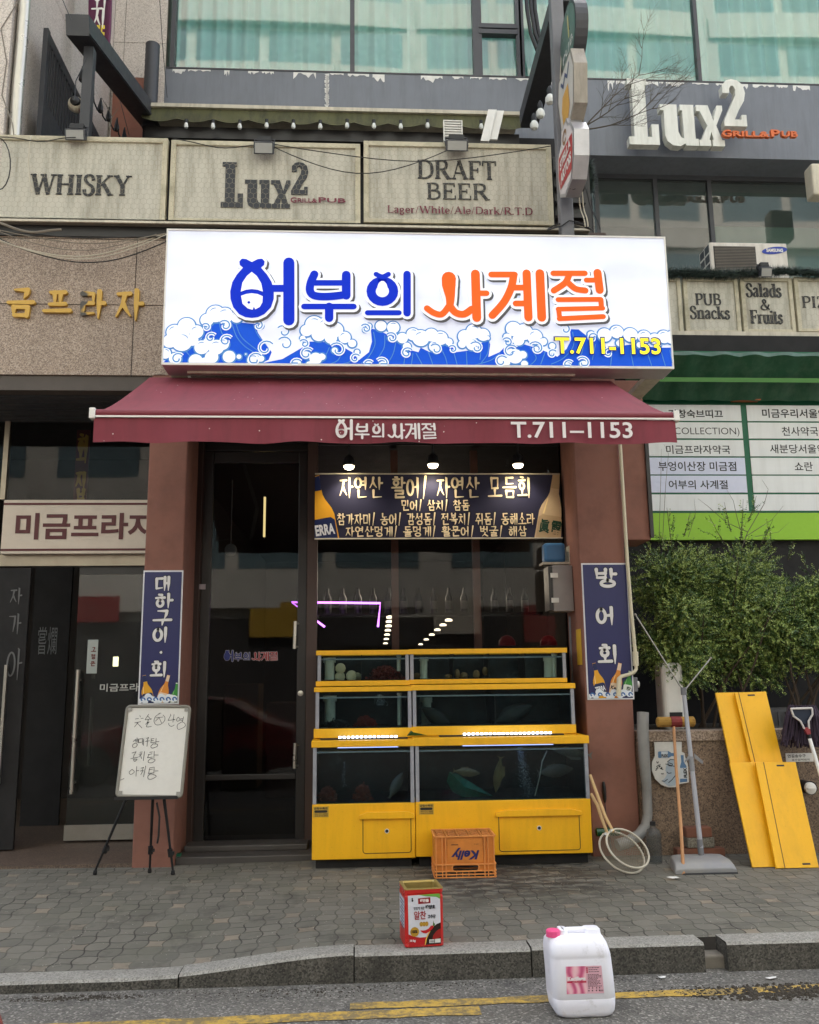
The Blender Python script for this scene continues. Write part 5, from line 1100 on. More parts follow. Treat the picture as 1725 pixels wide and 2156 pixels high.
# ---------------------------------------------------------------- red paste tin
def tin():
    zk = hz(.35, 5.55) + .012; Z = Zm(1060, 2400, .11594); a, b = gz(*Z(455, 1768), zk), gz(*Z(1372, 1722), zk)
    rot = math.atan2(b.y - a.y, b.x - a.x); W_ = (b - a).length; c = (a + b) / 2 + Vector((-math.sin(rot), math.cos(rot), 0)) * W_ / 2
    t = thing('paste_tin', 'open square red metal tin with white chilli paste label on the kerb', 'tin', (c.x, c.y, zk), rot=rot + .03); h = W_ / 2; Ht = .318
    red = paint('tin_red', srgb(186, 34, 30), .3, .06, 6, .25, srgb(90, 20, 16)); gold = paint('tin_gold_inside', srgb(196, 172, 104), .35, .15, 7, .3, metal=.6); wh = flat('tin_white', srgb(206, 208, 218), .3)
    m = MB(); r = .012; q = [(-h, -h), (h, -h), (h, h), (-h, h)]
    def rr(z, e): return [(x * (h + e) / h, y * (h + e) / h, z) for x, y in [(-h + r, -h), (h - r, -h), (h, -h + r), (h, h - r), (h - r, h), (-h + r, h), (-h, h - r), (-h, -h + r)]]
    m.loft([rr(0, 0), rr(.012, 0), rr(.016, -.002), rr(.02, 0), rr(Ht - .045, 0), rr(Ht - .04, -.003), rr(Ht - .03, -.003), rr(Ht - .025, 0), rr(Ht - .005, 0)], caps=False); m.build('body', red, t, local=True)
    m = MB(); m.loft([rr(Ht - .005, .002), rr(Ht, .002), rr(Ht, -.016), rr(Ht - .008, -.018), rr(.02, -.008)], caps=False); m.poly(rr(.02, -.008)); m.build('rim', gold, t, local=True)
    L = lambda u, v, d=0.0: Vector((u, -h - d, v))
    zm = lambda x, y: ((x - 905) / 915 * 2 * h, (1745 - y) / 1225 * (Ht))     # tin-crop pixels -> face
    def P_(pts): return [L(*zm(x, y), 0) for x, y in pts]
    def lay(nm, polys, col, d, mat=None):
        m = MB()
        for p in polys: m.poly([L(*zm(x, y), d) for x, y in p])
        m.build(nm, mat or flat('tin_' + nm, col, .35), t, local=True)
    lay('label', [[(520, 660), (1270, 640), (1290, 660), (1295, 1700), (530, 1720)]], srgb(206, 208, 218), .001)
    lay('green_corner', [[(760, 650), (1270, 640), (1290, 660), (1292, 760), (1200, 710), (960, 690)]], srgb(106, 160, 66), .0015)
    lay('lower_band', [[(528, 1470), (640, 1520), (800, 1550), (960, 1545), (940, 1600), (915, 1708), (530, 1720)]], srgb(176, 30, 34), .0015)
    lay('dark_corner', [[(915, 1708), (950, 1580), (1010, 1460), (1100, 1350), (1200, 1285), (1294, 1255), (1296, 1700)]], srgb(34, 24, 22), .002)
    lay('chilli_heap', [[(1090, 1600), (1110, 1520), (1180, 1440), (1240, 1400), (1294, 1380), (1295, 1560), (1180, 1600)]], srgb(150, 34, 32), .0025)
    lay('gold_arc', [[(905, 1708), (930, 1590), (985, 1480), (1030, 1420), (1045, 1432), (1000, 1500), (955, 1590), (930, 1706)]], srgb(226, 180, 80), .003)
    lay('brand_tab', [[(760, 725), (1055, 710), (1058, 835), (765, 845)]], srgb(140, 20, 30), .002)
    lay('chilli', [[(805, 1395), (860, 1405), (930, 1400), (1000, 1370), (1060, 1310), (1110, 1310), (1130, 1340), (1080, 1390), (1010, 1440), (940, 1470), (870, 1455), (825, 1425)]], srgb(186, 30, 36), .004)
    lay('chilli_stalk', [[(1105, 1315), (1110, 1260), (1118, 1200), (1130, 1255), (1160, 1280), (1140, 1330)]], srgb(76, 110, 48), .0045)
    m = MB(); u, v = zm(672, 1425); m.disc(L, u, v, .026, .003, 24)
    for k in range(3): u, v = zm(830 + k * 65, 1270); m.disc(L, u, v, .0105, .003 + k * 1e-4, 14, .013)
    m.build('gold_seal', flat('tin_gold_print', srgb(178, 138, 46), .35), t, local=True)
    def tx(nm, items, col, d=.005):
        m = MB()
        for s, x0, y0, x1, y1, bd in items: u0, v0 = zm(x0, y1); u1, v1 = zm(x1, y0); m.text(L, s, u0, v0, u1, v1, d, bold=bd)
        m.build(nm, flat('tin_' + nm, col, .4), t, local=True)
    tx('black_text', [('맛있게 매운', 655, 900, 915, 965, .02), ('태양초', 935, 870, 1170, 960, .05), ('고추장', 985, 1075, 1175, 1160, .03), ('100%', 600, 1385, 735, 1450, .04)], srgb(30, 28, 30))
    tx('red_text', [('알찬', 660, 990, 945, 1170, .02)], srgb(150, 30, 34)); tx('white_text', [('해찬들', 805, 740, 1015, 810, .05), ('14 kg', 555, 1580, 690, 1640, .05), ('OJ RED PEPPER', 560, 1655, 810, 1675, .02)][:2], srgb(226, 220, 220))
    lay('barcode', [[(1015, 1600), (1135, 1600), (1135, 1675), (1015, 1675)]], srgb(220, 218, 216), .004); lay('mark_panel', [[(1150, 1595), (1285, 1590), (1285, 1672), (1150, 1675)]], srgb(214, 210, 206), .004)
    m = MB()
    for i in range(9): u, v = zm(1032 + i * 11, 1662); u2, v2 = zm(1036 + i * 11 + (i % 3), 1615); m.poly([L(u, v, .006), L(u2, v, .006), L(u2, v2, .006), L(u, v2, .006)])
    u, v = zm(622, 728); m.disc(L, u, v, .005, .003, 10); u, v = zm(626, 768); m.disc(L, u, v, .006, .003, 10); m.build('mark', flat('tin_mark', srgb(40, 36, 38)), t, local=True)
    m = MB(); S = lambda y, z: Vector((-h - .0012, y, z)); m.poly([S(-h + .018, .1), S(-h + .018, Ht - .06), S(h - .02, Ht - .06), S(h - .02, .1)]); m.build('side_label', wh, t, local=True)
    m = MB()
    for i in range(9): z = Ht - .085 - i * .018; m.poly([Vector((-h - .0022, y, z2)) for y, z2 in ((-h + .04, z), (-h + .04, z + .008), (h - .04 - (i % 3) * .02, z + .008), (h - .04 - (i % 3) * .02, z))])
    m.build('side_text', flat('tin_side_text', srgb(90, 90, 110)), t, local=True)
tin()

# ---------------------------------------------------------------- white jug
def jug():
    Z = Zm(1470, 2520, .14493); a, b = gz(*Z(300, 1900), RZ), gz(*Z(1490, 1905), RZ); W_ = (b.x - a.x) + .012; rot = 0.02; D_ = .235
    t = thing('plastic_jug', 'white plastic jug with pink cap and pink flower label on the road', 'jug', ((a.x + b.x) / 2 + .017, (a.y + b.y) / 2 + D_ / 2 - .03, RZ), rot=rot); k = W_ / 1260
    H0 = 1930; zt_ = lambda y: (H0 - y) * k * .9; xt = lambda x: (x - 880) * k
    pl = NT('jug_plastic'); c = pl.mix(pl.noise(4, 5), srgb(226, 226, 238), srgb(240, 240, 246)); g = pl.ramp(pl.noise(7, 8, .75), [(.58, (0, 0, 0, 1)), (.78, (1, 1, 1, 1))]); c = pl.mix(pl.math('MULTIPLY', g, .6), c, srgb(140, 134, 124)); pl.l(c, pl.b.inputs['Base Color']); pl.b.inputs['Roughness'].default_value = .4; pl.b.inputs['Subsurface Weight'].default_value = .25; pl.b.inputs['Subsurface Radius'].default_value = (.03, .03, .03)
    m = MB()
    def ring(z, hx0, hx1, hy, r, n=6):
        out = []
        for cx, cy, a0 in ((hx1 - r, hy - r, 0), (hx0 + r, hy - r, 90), (hx0 + r, -hy + r, 180), (hx1 - r, -hy + r, 270)):
            for i in range(n): q = R(a0 + 90 * i / (n - 1)); out.append((cx + r * math.cos(q), cy + r * math.sin(q), z))
        return out
    hy = D_ / 2; T = zt_
    prof = [(1935, 500, 1290, .72), (1928, 400, 1390, .84), (1890, 330, 1450, .94), (1820, 295, 1488, .98), (1700, 278, 1505, .985), (1560, 258, 1512, 1), (1545, 262, 1508, .985), (1530, 258, 1512, 1.0), (1100, 245, 1490, 1.0), (740, 226, 1462, 1.0), (715, 226, 1458, .985), (690, 222, 1458, 1.0), (600, 222, 1440, .98), (450, 235, 1400, .9), (350, 290, 1350, .74), (305, 340, 1300, .58)]
    rings = [ring(T(y), xt(x0_), xt(x1_), hy * s, min(.05, hy * s * .6)) for y, x0_, x1_, s in prof]
    m.loft(rings); m.build('body', pl.m, t, local=True, smooth=True)
    for x0_, x1_, y0, y1 in ((1010, 1320, 205, 330), (480, 650, 200, 330)):
        m = MB(); m.loft([ring(T(y), xt(x0_ + (y0 - y) * -.0 + q), xt(x1_ - q), hy * s, .02) for y, s, q in ((y1 + 40, .5, -20), (y1 - 40, .42, 0), (y0 + 10, .38, 6), (y0, .3, 20))])
        m.build('shoulder', pl.m, t, local=True, smooth=True)
    m = MB(); z_h = T(258); m.loft([ring(0, -.011, .011, .017, .008)] * 1) if False else None
    pts = [(xt(560), 0, T(330)), (xt(600), 0, T(275)), (xt(660), 0, z_h), (xt(980), 0, z_h), (xt(1050), 0, T(280)), (xt(1100), 0, T(330))]
    m.tube(pts, [.02, .018, .0165, .0165, .018, .02], 12); m.build('handle', pl.m, t, local=True, smooth=True)
    m = MB(); cx = xt(350); prof = []; 
    m.lathe([(.03, T(400)), (.03, T(325))], (cx, -.03, 0), 20); m.build('neck', pl.m, t, local=True, smooth=True)
    m = MB(); n = 40; r0 = xt(490) - xt(350); rg = []
    for z, s in ((T(335), 1.0), (T(215), .97), (T(195), .88), (T(187), .6)): rg.append([(cx + r0 * s * (1 + (.03 if i % 4 < 2 and s > .9 else 0)) * math.cos(i * 6.283 / n), -.03 + r0 * s * (1 + (.03 if i % 4 < 2 and s > .9 else 0)) * math.sin(i * 6.283 / n), z) for i in range(n)])
    m.loft(rg); m.build('cap', flat('pink_cap', srgb(232, 84, 138), .4), t, local=True)
    L = lambda u, v, d=0.0: Vector((u, -hy - .0012 - d, v)); f = lambda x, y: (xt(x), T(y))
    pk = NT('pink_label'); wv = pk.n('ShaderNodeTexWave'); wv.inputs['Scale'].default_value = 5; wv.inputs['Distortion'].default_value = 9; pk.l(pk.co(), wv.inputs[0]); pk.l(pk.ramp(wv.outputs[0], [(0, srgb(196, 84, 124)), (.5, srgb(226, 140, 168)), (1, srgb(240, 196, 204))]), pk.b.inputs['Base Color']); pk.b.inputs['Roughness'].default_value = .35
    m = MB(); m.poly([L(*f(*q)) for q in ((500, 1418), (1240, 1425), (1212, 868), (500, 862))]); lb = m.build('label', pk.m, t, local=True)
    m = MB(); m.poly([L(*f(*q), .001) for q in ((905, 1420), (1240, 1424), (1212, 870), (895, 866))]); m.build('text_panel', flat('label_pale_pink', srgb(222, 176, 190), .4), t, local=True)
    m = MB(); m.poly([L(*f(*q), .001) for q in ((516, 1195), (897, 1198), (897, 1165), (514, 1160))]); 
    for y in (905, 945, 985): m.disc(L, *f(920, y), .0045, .002, 12)
    m.build('crimson_band', flat('label_crimson', srgb(190, 34, 70), .4), t, local=True)
    m = MB(); q0, q1 = f(525, 1150), f(885, 1070); m.text(L, 'Kerillase', q0[0], q0[1], q1[0], q1[1], .002, bold=.06); q0, q1 = f(625, 1188), f(780, 1170); m.text(L, 'Body Cleanser', q0[0], q0[1], q1[0], q1[1], .002); m.build('label_text', flat('label_white', srgb(240, 232, 234), .4), t, local=True)
    m = MB(); rnd = random.Random(9)
    for y in list(range(900, 1000, 40)) + list(range(1040, 1300, 26)):
        x = 950 if y < 1000 else 930; e = rnd.uniform(1090, 1190)
        while x < e: w2 = rnd.uniform(14, 44); m.poly([L(*f(a_, b_), .002) for a_, b_ in ((x, y + 8), (x + w2, y + 8), (x + w2, y - 6), (x, y - 6))]); x += w2 + 9
    for i in range(10): x = 1150 + i * 8; m.poly([L(*f(a_, b_), .002) for a_, b_ in ((x, 1385), (x + 4 + i % 2, 1385), (x + 4 + i % 2, 1350), (x, 1350))])
    for x in (945, 1015, 1095, 1155): m.disc(L, *f(x, 1310), .0035, .002, 8); m.disc(L, *f(x - 5, 1362), .004, .002, 6)
    m.build('small_print', flat('label_dark_print', srgb(92, 60, 70)), t, local=True)
jug()

# ---------------------------------------------------------------- whiteboard on a tripod easel
def easel():
    Z = Zm(320, 1930, .12987); YB = 7.55
    c = [at(*Z(x, y), Y) for x, y, Y in ((235, 90, YB + .1), (1560, 95, YB + .1), (1375, 2010, YB), (5, 1985, YB))]   # TL TR BR BL
    O = c[3]; U = c[2] - c[3]; V = c[0] - c[3]; V2 = c[1] - c[2]; N = U.cross(V).normalized(); N = N if N.y < 0 else -N
    def B(u, v, d=0.0): return O + U * u + (V * (1 - u) + V2 * u) * v + N * d
    t = thing('whiteboard', 'white menu board with handwritten marker words leaning on a black tripod easel', 'whiteboard', (O + U * .5))
    m = MB(); m.add([B(.01, .01, 0), B(.99, .01, 0), B(.99, .99, 0), B(.01, .99, 0)], [(0, 1, 2, 3)]); m.add([B(.01, .01, -.012), B(.99, .01, -.012), B(.99, .99, -.012), B(.01, .99, -.012)], [(3, 2, 1, 0)]); m.build('panel', flat('whiteboard_white', srgb(222, 220, 214), .25), t)
    rr = .055; lp = []
    for cu, cv, a0 in ((1 - rr, 1 - rr * .7, 0), (rr, 1 - rr * .7, 90), (rr, rr * .7, 180), (1 - rr, rr * .7, 270)):
        for i in range(5): q = R(a0 + 22.5 * i); lp.append(B(cu + rr * math.cos(q), cv + rr * .7 * math.sin(q), .002))
    m = MB(); m.tube(lp, .013, 8, close=True); m.build('frame', paint('grey_board_frame', srgb(132, 128, 118), .45, .1, 8), t, smooth=True)
    m = MB()
    for u, v in ((.05, .035), (.95, .035), (.05, .965), (.95, .965)): m.obox(B(u, v, .006), (B(u + .03, v) - B(u, v)), N * .006, (B(u, v + .02) - B(u, v)))
    m.build('corner_cap', flat('corner_grey', srgb(150, 148, 142)), t)
    mk = MB(); rnd = random.Random(8)
    # handwriting traced from the board; x,y in crop pixels unwarped to board units
    BLx, BRx, TLx, TRx, TY, BY = 30, 1370, 250, 1545, 100, 2000
    def bp(x, y):
        v = (BY - y) / (BY - TY); l = BLx + (TLx - BLx) * v; r = BRx + (TRx - BRx) * v; return ((x - l) / (r - l), v)
    T3_ = lambda x, y, d=0.0: B(*bp(x, y), .003 + d)
    hw = 5.0
    for s in ([(415, 375), (480, 365)], [(530, 362), (578, 358)], [(505, 300), (520, 330)], [(400, 460), (525, 432)], [(470, 450), (395, 550)], [(450, 460), (550, 570)], [(690, 270), (615, 385)], [(670, 310), (735, 385)], [(620, 395), (750, 370)], [(690, 385), (650, 470), (700, 440)], [(625, 490), (690, 440), (640, 540), (745, 535)],
              [(915, 260), (830, 320), (800, 420), (840, 495), (930, 490), (1010, 420), (1025, 340), (985, 285)], [(895, 250), (945, 245)], [(835, 350), (985, 330)], [(910, 335), (830, 420)], [(905, 345), (955, 455)], [(1140, 265), (1150, 300)], [(1140, 300), (1090, 405), (1225, 385)], [(1215, 270), (1190, 440)], [(1190, 370), (1235, 385)], [(1105, 460), (1110, 500), (1160, 530), (1220, 500)],
              [(1300, 330), (1265, 385), (1290, 420), (1340, 380), (1300, 330)], [(1340, 370), (1390, 360)], [(1350, 400), (1395, 395)], [(1415, 320), (1385, 430)], [(1385, 430), (1290, 490), (1285, 570), (1330, 590), (1440, 530), (1440, 470), (1385, 430)],
              [(420, 810), (370, 860)], [(410, 830), (430, 860)], [(450, 780), (450, 880)], [(425, 830), (455, 825)], [(470, 800), (475, 880)], [(420, 890), (360, 930), (365, 980), (410, 985), (455, 930), (420, 890)], [(550, 800), (490, 810), (485, 880), (545, 870)], [(560, 790), (560, 920)], [(560, 850), (585, 850)], [(585, 800), (582, 940)], [(645, 790), (690, 770), (655, 840)], [(625, 855), (705, 840)], [(665, 850), (655, 960)], [(740, 800), (800, 795)], [(740, 840), (790, 835)], [(745, 800), (735, 885), (820, 870)], [(845, 790), (835, 900)], [(840, 860), (905, 852)], [(780, 905), (735, 960), (765, 995), (860, 960), (870, 915), (780, 905)],
              [(345, 1105), (430, 1075), (390, 1150)], [(390, 1140), (375, 1200)], [(320, 1225), (470, 1190)], [(375, 1240), (400, 1280), (450, 1235), (375, 1240)], [(510, 1085), (560, 1080)], [(490, 1130), (550, 1115), (490, 1180)], [(520, 1150), (545, 1220)], [(605, 1070), (580, 1260)], [(710, 1085), (770, 1075)], [(680, 1135), (760, 1115)], [(700, 1130), (665, 1200), (770, 1185)], [(805, 1060), (800, 1200)], [(805, 1140), (890, 1140)], [(740, 1215), (685, 1260), (690, 1300), (770, 1300), (825, 1240), (740, 1215)],
              [(350, 1445), (290, 1505), (320, 1555), (395, 1500), (350, 1445)], [(445, 1385), (430, 1590)], [(440, 1475), (490, 1470)], [(535, 1420), (590, 1400), (560, 1450)], [(520, 1480), (580, 1460), (530, 1555)], [(630, 1370), (585, 1600)], [(720, 1410), (790, 1395)], [(700, 1450), (770, 1435)], [(715, 1410), (690, 1530), (790, 1510)], [(805, 1390), (800, 1520)], [(820, 1475), (890, 1470)], [(740, 1530), (680, 1580), (685, 1640), (760, 1640), (850, 1580), (740, 1530)], [(110, 1675), (185, 1640)]):
        mk.ribbon(T3_, s, hw, 0, smooth=len(s) > 3)
    mk.build('handwriting', flat('marker_ink', srgb(44, 46, 50), .5), t)
    t = thing('easel', 'black folding tripod easel holding the white menu board by the left pillar', 'easel', (gz(280, 1842)))
    apex = at(*Z(880, 400), YB + .18)
    for (px, py, tx, ty, kx, ky) in ((200, 1842, 268, 1683, 237, 1735), (315, 1838, 322, 1683, 316, 1790), (364, 1842, 345, 1683, 356, 1765)):
        f = gz(px, py); top = at(tx, ty - 6, YB + .06); m = MB(); m.tube([f + Vector((0, 0, .03)), top], [.009, .013], 10); k = f + (top - f) * (.33 if px == 200 else .28 if px == 364 else .3); d = (top - f).normalized()
        lg = m.build('leg', M['black'], t, smooth=True)
        m = MB(); m.tube([k - d * .03, k + d * .03], .021, 10); m.obox(k + Vector((.02, -.01, 0)), (.014, 0, 0), (0, .008, 0), (0, 0, .012)); m.build('clamp', M['black'], lg)
        m = MB(); m.lathe([(.014, 0), (.018, .008), (.013, .035)], f, 12); m.build('rubber_foot', M['black'], lg, smooth=True)
        m = MB(); m.tube([top, top + d * .06], .02, 10); m.tube([top + d * .05, apex], .013, 8); m.build('leg_joint', M['black'], lg, smooth=True)
    a, b = at(*Z(-40, 2015), YB - .035), at(*Z(1300, 2035), YB - .035); m = MB(); m.box(a.x, b.x, YB - .045, YB + .06, a.z - .022, a.z - .008); m.box(a.x, b.x, YB - .047, YB - .045, a.z - .022, a.z + .004); m.build('tray', M['black'], t)
    s0 = at(*Z(300, 2060), YB + .03)
    m = MB(); pts = [at(x, y, YB) for x, y in ((330, 1690), (336, 1720), (334, 1760), (331, 1776))]; m.tube(pts, .008, 6); m.build('strap', M['black'], t, smooth=True)
easel()
# ---------------------------------------------------------------- planter wall, hedge and things right of the shop
PW = 8.0
zc0, zc1 = at(1480, 1560, PW).z, at(1480, 1538, PW).z
t = thing('planter_wall', 'speckled brown granite planter wall with paler coping right of the shop', 'wall', (4, PW, 0))
m = MB(); m.box(x3 + .005, 9, PW, PW + .18, -.05, zc0); m.box(x3 + .005, 9, PW + .18, 10.3, -.05, zc0 - .05); m.build('wall_face', M['planter'], t)
m = MB(); xx = x3 + .02
while xx < 9: m.box(xx, xx + 1.1, PW - .02, PW + .2, zc0, zc1); xx += 1.106
m.build('coping', granite('coping_granite', srgb(150, 130, 112), srgb(92, 78, 68), srgb(186, 168, 150), 100, .5, .7), t, bevel=.006)
m = MB(); m.box(x3 + .02, 9, PW + .2, 10.3, zc0 - .05, zc1 - .03); tag(m.build('soil', M['soil']), kind='structure')

# rear wall under the directory sign
DR = 9.6
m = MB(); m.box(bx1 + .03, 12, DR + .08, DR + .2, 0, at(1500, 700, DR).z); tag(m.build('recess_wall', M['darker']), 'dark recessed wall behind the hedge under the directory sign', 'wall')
def directory():
    Z = Zm(1760, 1080, .28522); W3 = lambda x, y: at(*Z(x, y), DR)
    t = thing('directory_sign', 'green framed tenant directory board with rows of black Korean names', 'sign', (W3(1000, 1415).x, DR, W3(1000, 1415).z)); G = facade(DR)
    xl = at(1352, 1000, DR).x; xg0, xg1 = W3(1010, 700).x, W3(1068, 700).x; xr = xg1 + (xg0 - xl) * 1.0 + .35
    m = MB(); m.box(xl - .1, xr + .1, DR - .004, DR + .08, W3(1000, 1155).z, at(1560, 740, DR).z); m.build('frame', flat('directory_green', srgb(14, 92, 62), .45), t)
    m = MB(); m.box(xl - .1, xr + .1, DR - .006, DR + .08, W3(1000, 1415).z, W3(1000, 1158).z); m.build('lower_band', flat('directory_lime', srgb(142, 190, 46), .45), t)
    rows = ((120, 272), (287, 440), (457, 612), (627, 787), (800, 962), (980, 1137)); m1, m2 = MB(), MB()
    for i, (a, b) in enumerate(rows):
        za, zb = W3(800, b).z, W3(800, a).z; (m2 if i in (3, 4) else m1).box(xl, xg0, DR - .012, DR - .002, za, zb); m1.box(xg1, xr, DR - .012, DR - .002, za, zb)
    wm = paint('directory_white', srgb(222, 224, 224), .45, .04, 3, .2, srgb(150, 148, 140), streak=True); m1.build('name_panel', wm, t); m2.build('new_name_panel', flat('directory_lilac_white', srgb(208, 212, 232), .45), t)
    m = MB()
    for s, x_0, y_0, x_1, y_1, bd in (('김창숙브띠끄', 270, 165, 790, 243, .022), ('(COLLECTION)', 300, 338, 950, 422, -.004), ('미금프라자약국', 250, 508, 862, 590, .012), ('부엉이산장 미금점', 175, 665, 918, 755, .012), ('어부의 사계절', 275, 843, 838, 930, .012),
                                ('미금우리서울약국', 1175, 160, 1880, 243, .02), ('천사약국', 1365, 330, 1708, 416, .01), ('새분당서울약국', 1250, 500, 1870, 585, .01), ('쇼란', 1488, 668, 1655, 755, .01)):
        a, b = W3(x_0, y_1), W3(x_1, y_0); m.text(G, s, a.x, a.z, b.x, b.z, .014, bold=bd)
    m.build('lettering', flat('directory_black', srgb(28, 28, 30), .5), t)
    m = MB(); a, b = W3(850, 92), W3(1145, 58); m.prism([Vector((u, DR - .1, v)) for u, v in ((a.x + .03, a.z), (b.x - .03, a.z), (b.x, b.z), (a.x, b.z))], (0, .09, 0)); m.build('lamp_bracket', flat('rust_orange', srgb(170, 92, 52), .6), t)
    # green fabric canopy above the board
    t = thing('green_canopy', 'dark green scalloped canopy above the tenant directory board', 'canopy', (4, DR - .3, at(1560, 800, DR).z)); m = MB(); N = 60; v = []; zt_, zb2 = at(1560, 738, DR - .5).z, at(1560, 835, DR - .25).z
    for j, (y, z) in enumerate(((DR + .0, zt_ + .1), (DR - .45, zt_), (DR - .48, zt_ - .06), (DR - .26, zt_ - .25), (DR - .1, zb2))):
        for i in range(N + 1): x = xl - .2 + (xr - xl + .4) * i / N; v.append((x, y + .02 * math.sin(i * .9), z + (.018 * abs(math.sin(i * .55)) if j in (2,) else 0)))
    m.add(v, [(j * (N + 1) + i, j * (N + 1) + i + 1, (j + 1) * (N + 1) + i + 1, (j + 1) * (N + 1) + i) for j in range(4) for i in range(N)]); m.build('fabric', paint('dark_green_canvas', srgb(28, 74, 50), .4, .25, 4, .4, srgb(92, 112, 92), streak=True), t, smooth=True)
    m = MB(); z = at(1560, 808, DR - .3).z; m.box(xl, xr, DR - .36, DR - .35, z, z + .05); m.build('stripe', flat('canopy_stripe', srgb(66, 120, 48)), t)
directory()

# ---- hedge of small leaved shrubs
def shrub(name, label, cx, cy, rx, rz, ry, Yc, n, seed, mats, extra=()):
    c = at(cx, cy, Yc); k = Yc / FPX; t = thing(name, label, 'shrub', (c.x, Yc, zc1 - .03), 'shrubs in the planter'); rnd = random.Random(seed)
    leafs = [MB(), MB()]; tw = MB()
    def leaf(mb, p, d, s):
        sd_ = Vector((rnd.uniform(-1, 1), rnd.uniform(-1, 1), rnd.uniform(-.5, 1))); u = d.normalized() * s; w = u.cross(sd_)
        if w.length < 1e-5: return
        w = w.normalized() * s * .42; mb.add([p, p + u * .5 + w, p + u, p + u * .5 - w], [(0, 1, 2, 3)])
    def twig(p, d, L, s, mb):
        q = p.copy(); n_ = max(3, int(L / .017)); dr = d.normalized()
        for i in range(n_):
            dr = (dr + Vector((rnd.uniform(-.12, .12), rnd.uniform(-.12, .12), rnd.uniform(-.13, .06)))).normalized(); q = q + dr * .017
            side = dr.cross(Vector((rnd.uniform(-1, 1), rnd.uniform(-1, 1), rnd.uniform(-1, 1))))
            if side.length > 1e-4:
                side.normalize(); f = 1 - .4 * i / n_
                leaf(mb, q, dr * .5 + side, s * f * rnd.uniform(.8, 1.2)); leaf(mb, q, dr * .5 - side, s * f * rnd.uniform(.8, 1.2))
    RX, RZ_ = rx * k, rz * k
    lumps = [(Vector((rnd.uniform(-.75, .75) * RX, rnd.uniform(-.6, .6) * ry, rnd.uniform(-.78, .66) * RZ_)), rnd.uniform(.2, .4)) for _ in range(30)]
    for i in range(n):
        lc, lr = rnd.choice(lumps); th = rnd.uniform(0, 6.283); ph = math.acos(rnd.uniform(-1, 1)); r = lr * rnd.random() ** .45
        o = Vector((math.sin(ph) * math.cos(th), math.sin(ph) * math.sin(th) * .8, math.cos(ph) * .8)); p = c + lc + o * r * RX * 1.3
        if p.z < zc1 + .04 and rnd.random() < .7: continue
        d = o + Vector((rnd.uniform(-.3, .3), -.35, .25)); twig(p, d, rnd.uniform(.07, .19), .022, leafs[rnd.random() < .55])
    for (px, py, L, a) in extra:
        p = at(px, py, Yc - .25); d = Vector((math.cos(a), -.1, math.sin(a))); pts = [p, p + d * L * .5 + Vector((0, 0, -.02)), p + d * L]; tw.tube(pts, [.004, .003, .0015], 5)
        for q in range(4): twig(p + d * L * q * .2, d + Vector((rnd.uniform(-.5, .5), 0, rnd.uniform(-.2, .2))) * (q > 0), L * (1 if q == 0 else .4), .022, leafs[q % 2])
    leafs[0].build('crown', mats[0], t); leafs[1].build('crown', mats[1], t)
    base = Vector((c.x, Yc + .05, zc1 - .04))
    for i in range(9):
        b = base + Vector((rnd.uniform(-.3, .3) * RX * 1.6, rnd.uniform(-.2, .2), 0)); e = c + Vector((rnd.uniform(-.8, .8) * RX, rnd.uniform(-.4, .3), rnd.uniform(-.1, .8) * RZ_))
        mid = b.lerp(e, .45) + Vector((rnd.uniform(-.06, .06), rnd.uniform(-.05, .05), .04)); tw.tube([b, b.lerp(mid, .5) + Vector((.01, 0, .02)), mid, e], [rnd.uniform(.012, .024), .014, .009, .003], 6)
    tw.build('trunk', paint('shrub_bark', srgb(70, 58, 48), .9, .3, 20), t)
lm = [leafmat('shrub_leaf_dark', srgb(52, 76, 36), srgb(82, 108, 50)), leafmat('shrub_leaf_light', srgb(112, 140, 66), srgb(164, 176, 100))]
up = R(90)
shrub('shrub', 'tall small leaved green shrub beside the right pillar, spilling over the planter', 1492, 1290, 152, 150, .42, 8.75, 7200, 11, lm,
      [(1415, 1150, .38, up + .1), (1440, 1130, .25, up - .3), (1405, 1160, .2, up + .4), (1560, 1140, .42, up - .1), (1600, 1150, .3, up - .5), (1530, 1150, .35, up + .5), (1575, 1100, .28, up - .35), (1540, 1120, .3, up + .2), (1500, 1440, .25, -1.2), (1540, 1450, .25, -.9), (1520, 1420, .3, -1.4), (1560, 1400, .3, -.7)])
shrub('shrub', 'broad small leaved shrub at the right edge above the leaning yellow boards', 1690, 1322, 112, 128, .4, 8.8, 4600, 23, lm,
      [(1625, 1170, .25, up), (1660, 1180, .2, up - .3), (1700, 1200, .2, up + .3), (1600, 1420, .3, -.6)])
def bare(name, label, pts_list, cat, mat, Y):
    m = MB()
    for pts, r in pts_list: q = [at(x, y, Y + (dy[0] if dy else 0)) for x, y, *dy in pts]; m.tube(q, [r * (1 - .75 * i / max(1, len(q) - 1)) for i in range(len(q))], 6)
    return tag(m.build(name, mat, smooth=True), label, cat)
M['bark'] = paint('dead_twig_bark', srgb(92, 84, 74), .9, .2, 20)
bare('dry_weed', 'thin bare dry stems rising above the shrub in front of the directory', [([(1560, 1160), (1575, 1120), (1610, 1060), (1618, 1030), (1605, 1010)], .005), ([(1566, 1140), (1550, 1080), (1545, 1055), (1530, 1030)], .004), ([(1575, 1120), (1530, 1100), (1490, 1065), (1470, 1050)], .004), ([(1570, 1130), (1625, 1095), (1650, 1065)], .004), ([(1590, 1130), (1640, 1120), (1662, 1100)], .003), ([(1395, 1150), (1402, 1020), (1408, 955), (1398, 935)], .003), ([(1388, 1140), (1392, 1000), (1393, 945)], .003), ([(1450, 1130), (1465, 1080), (1462, 1050)], .003)], 'dry stems', M['bark'], 8.75)

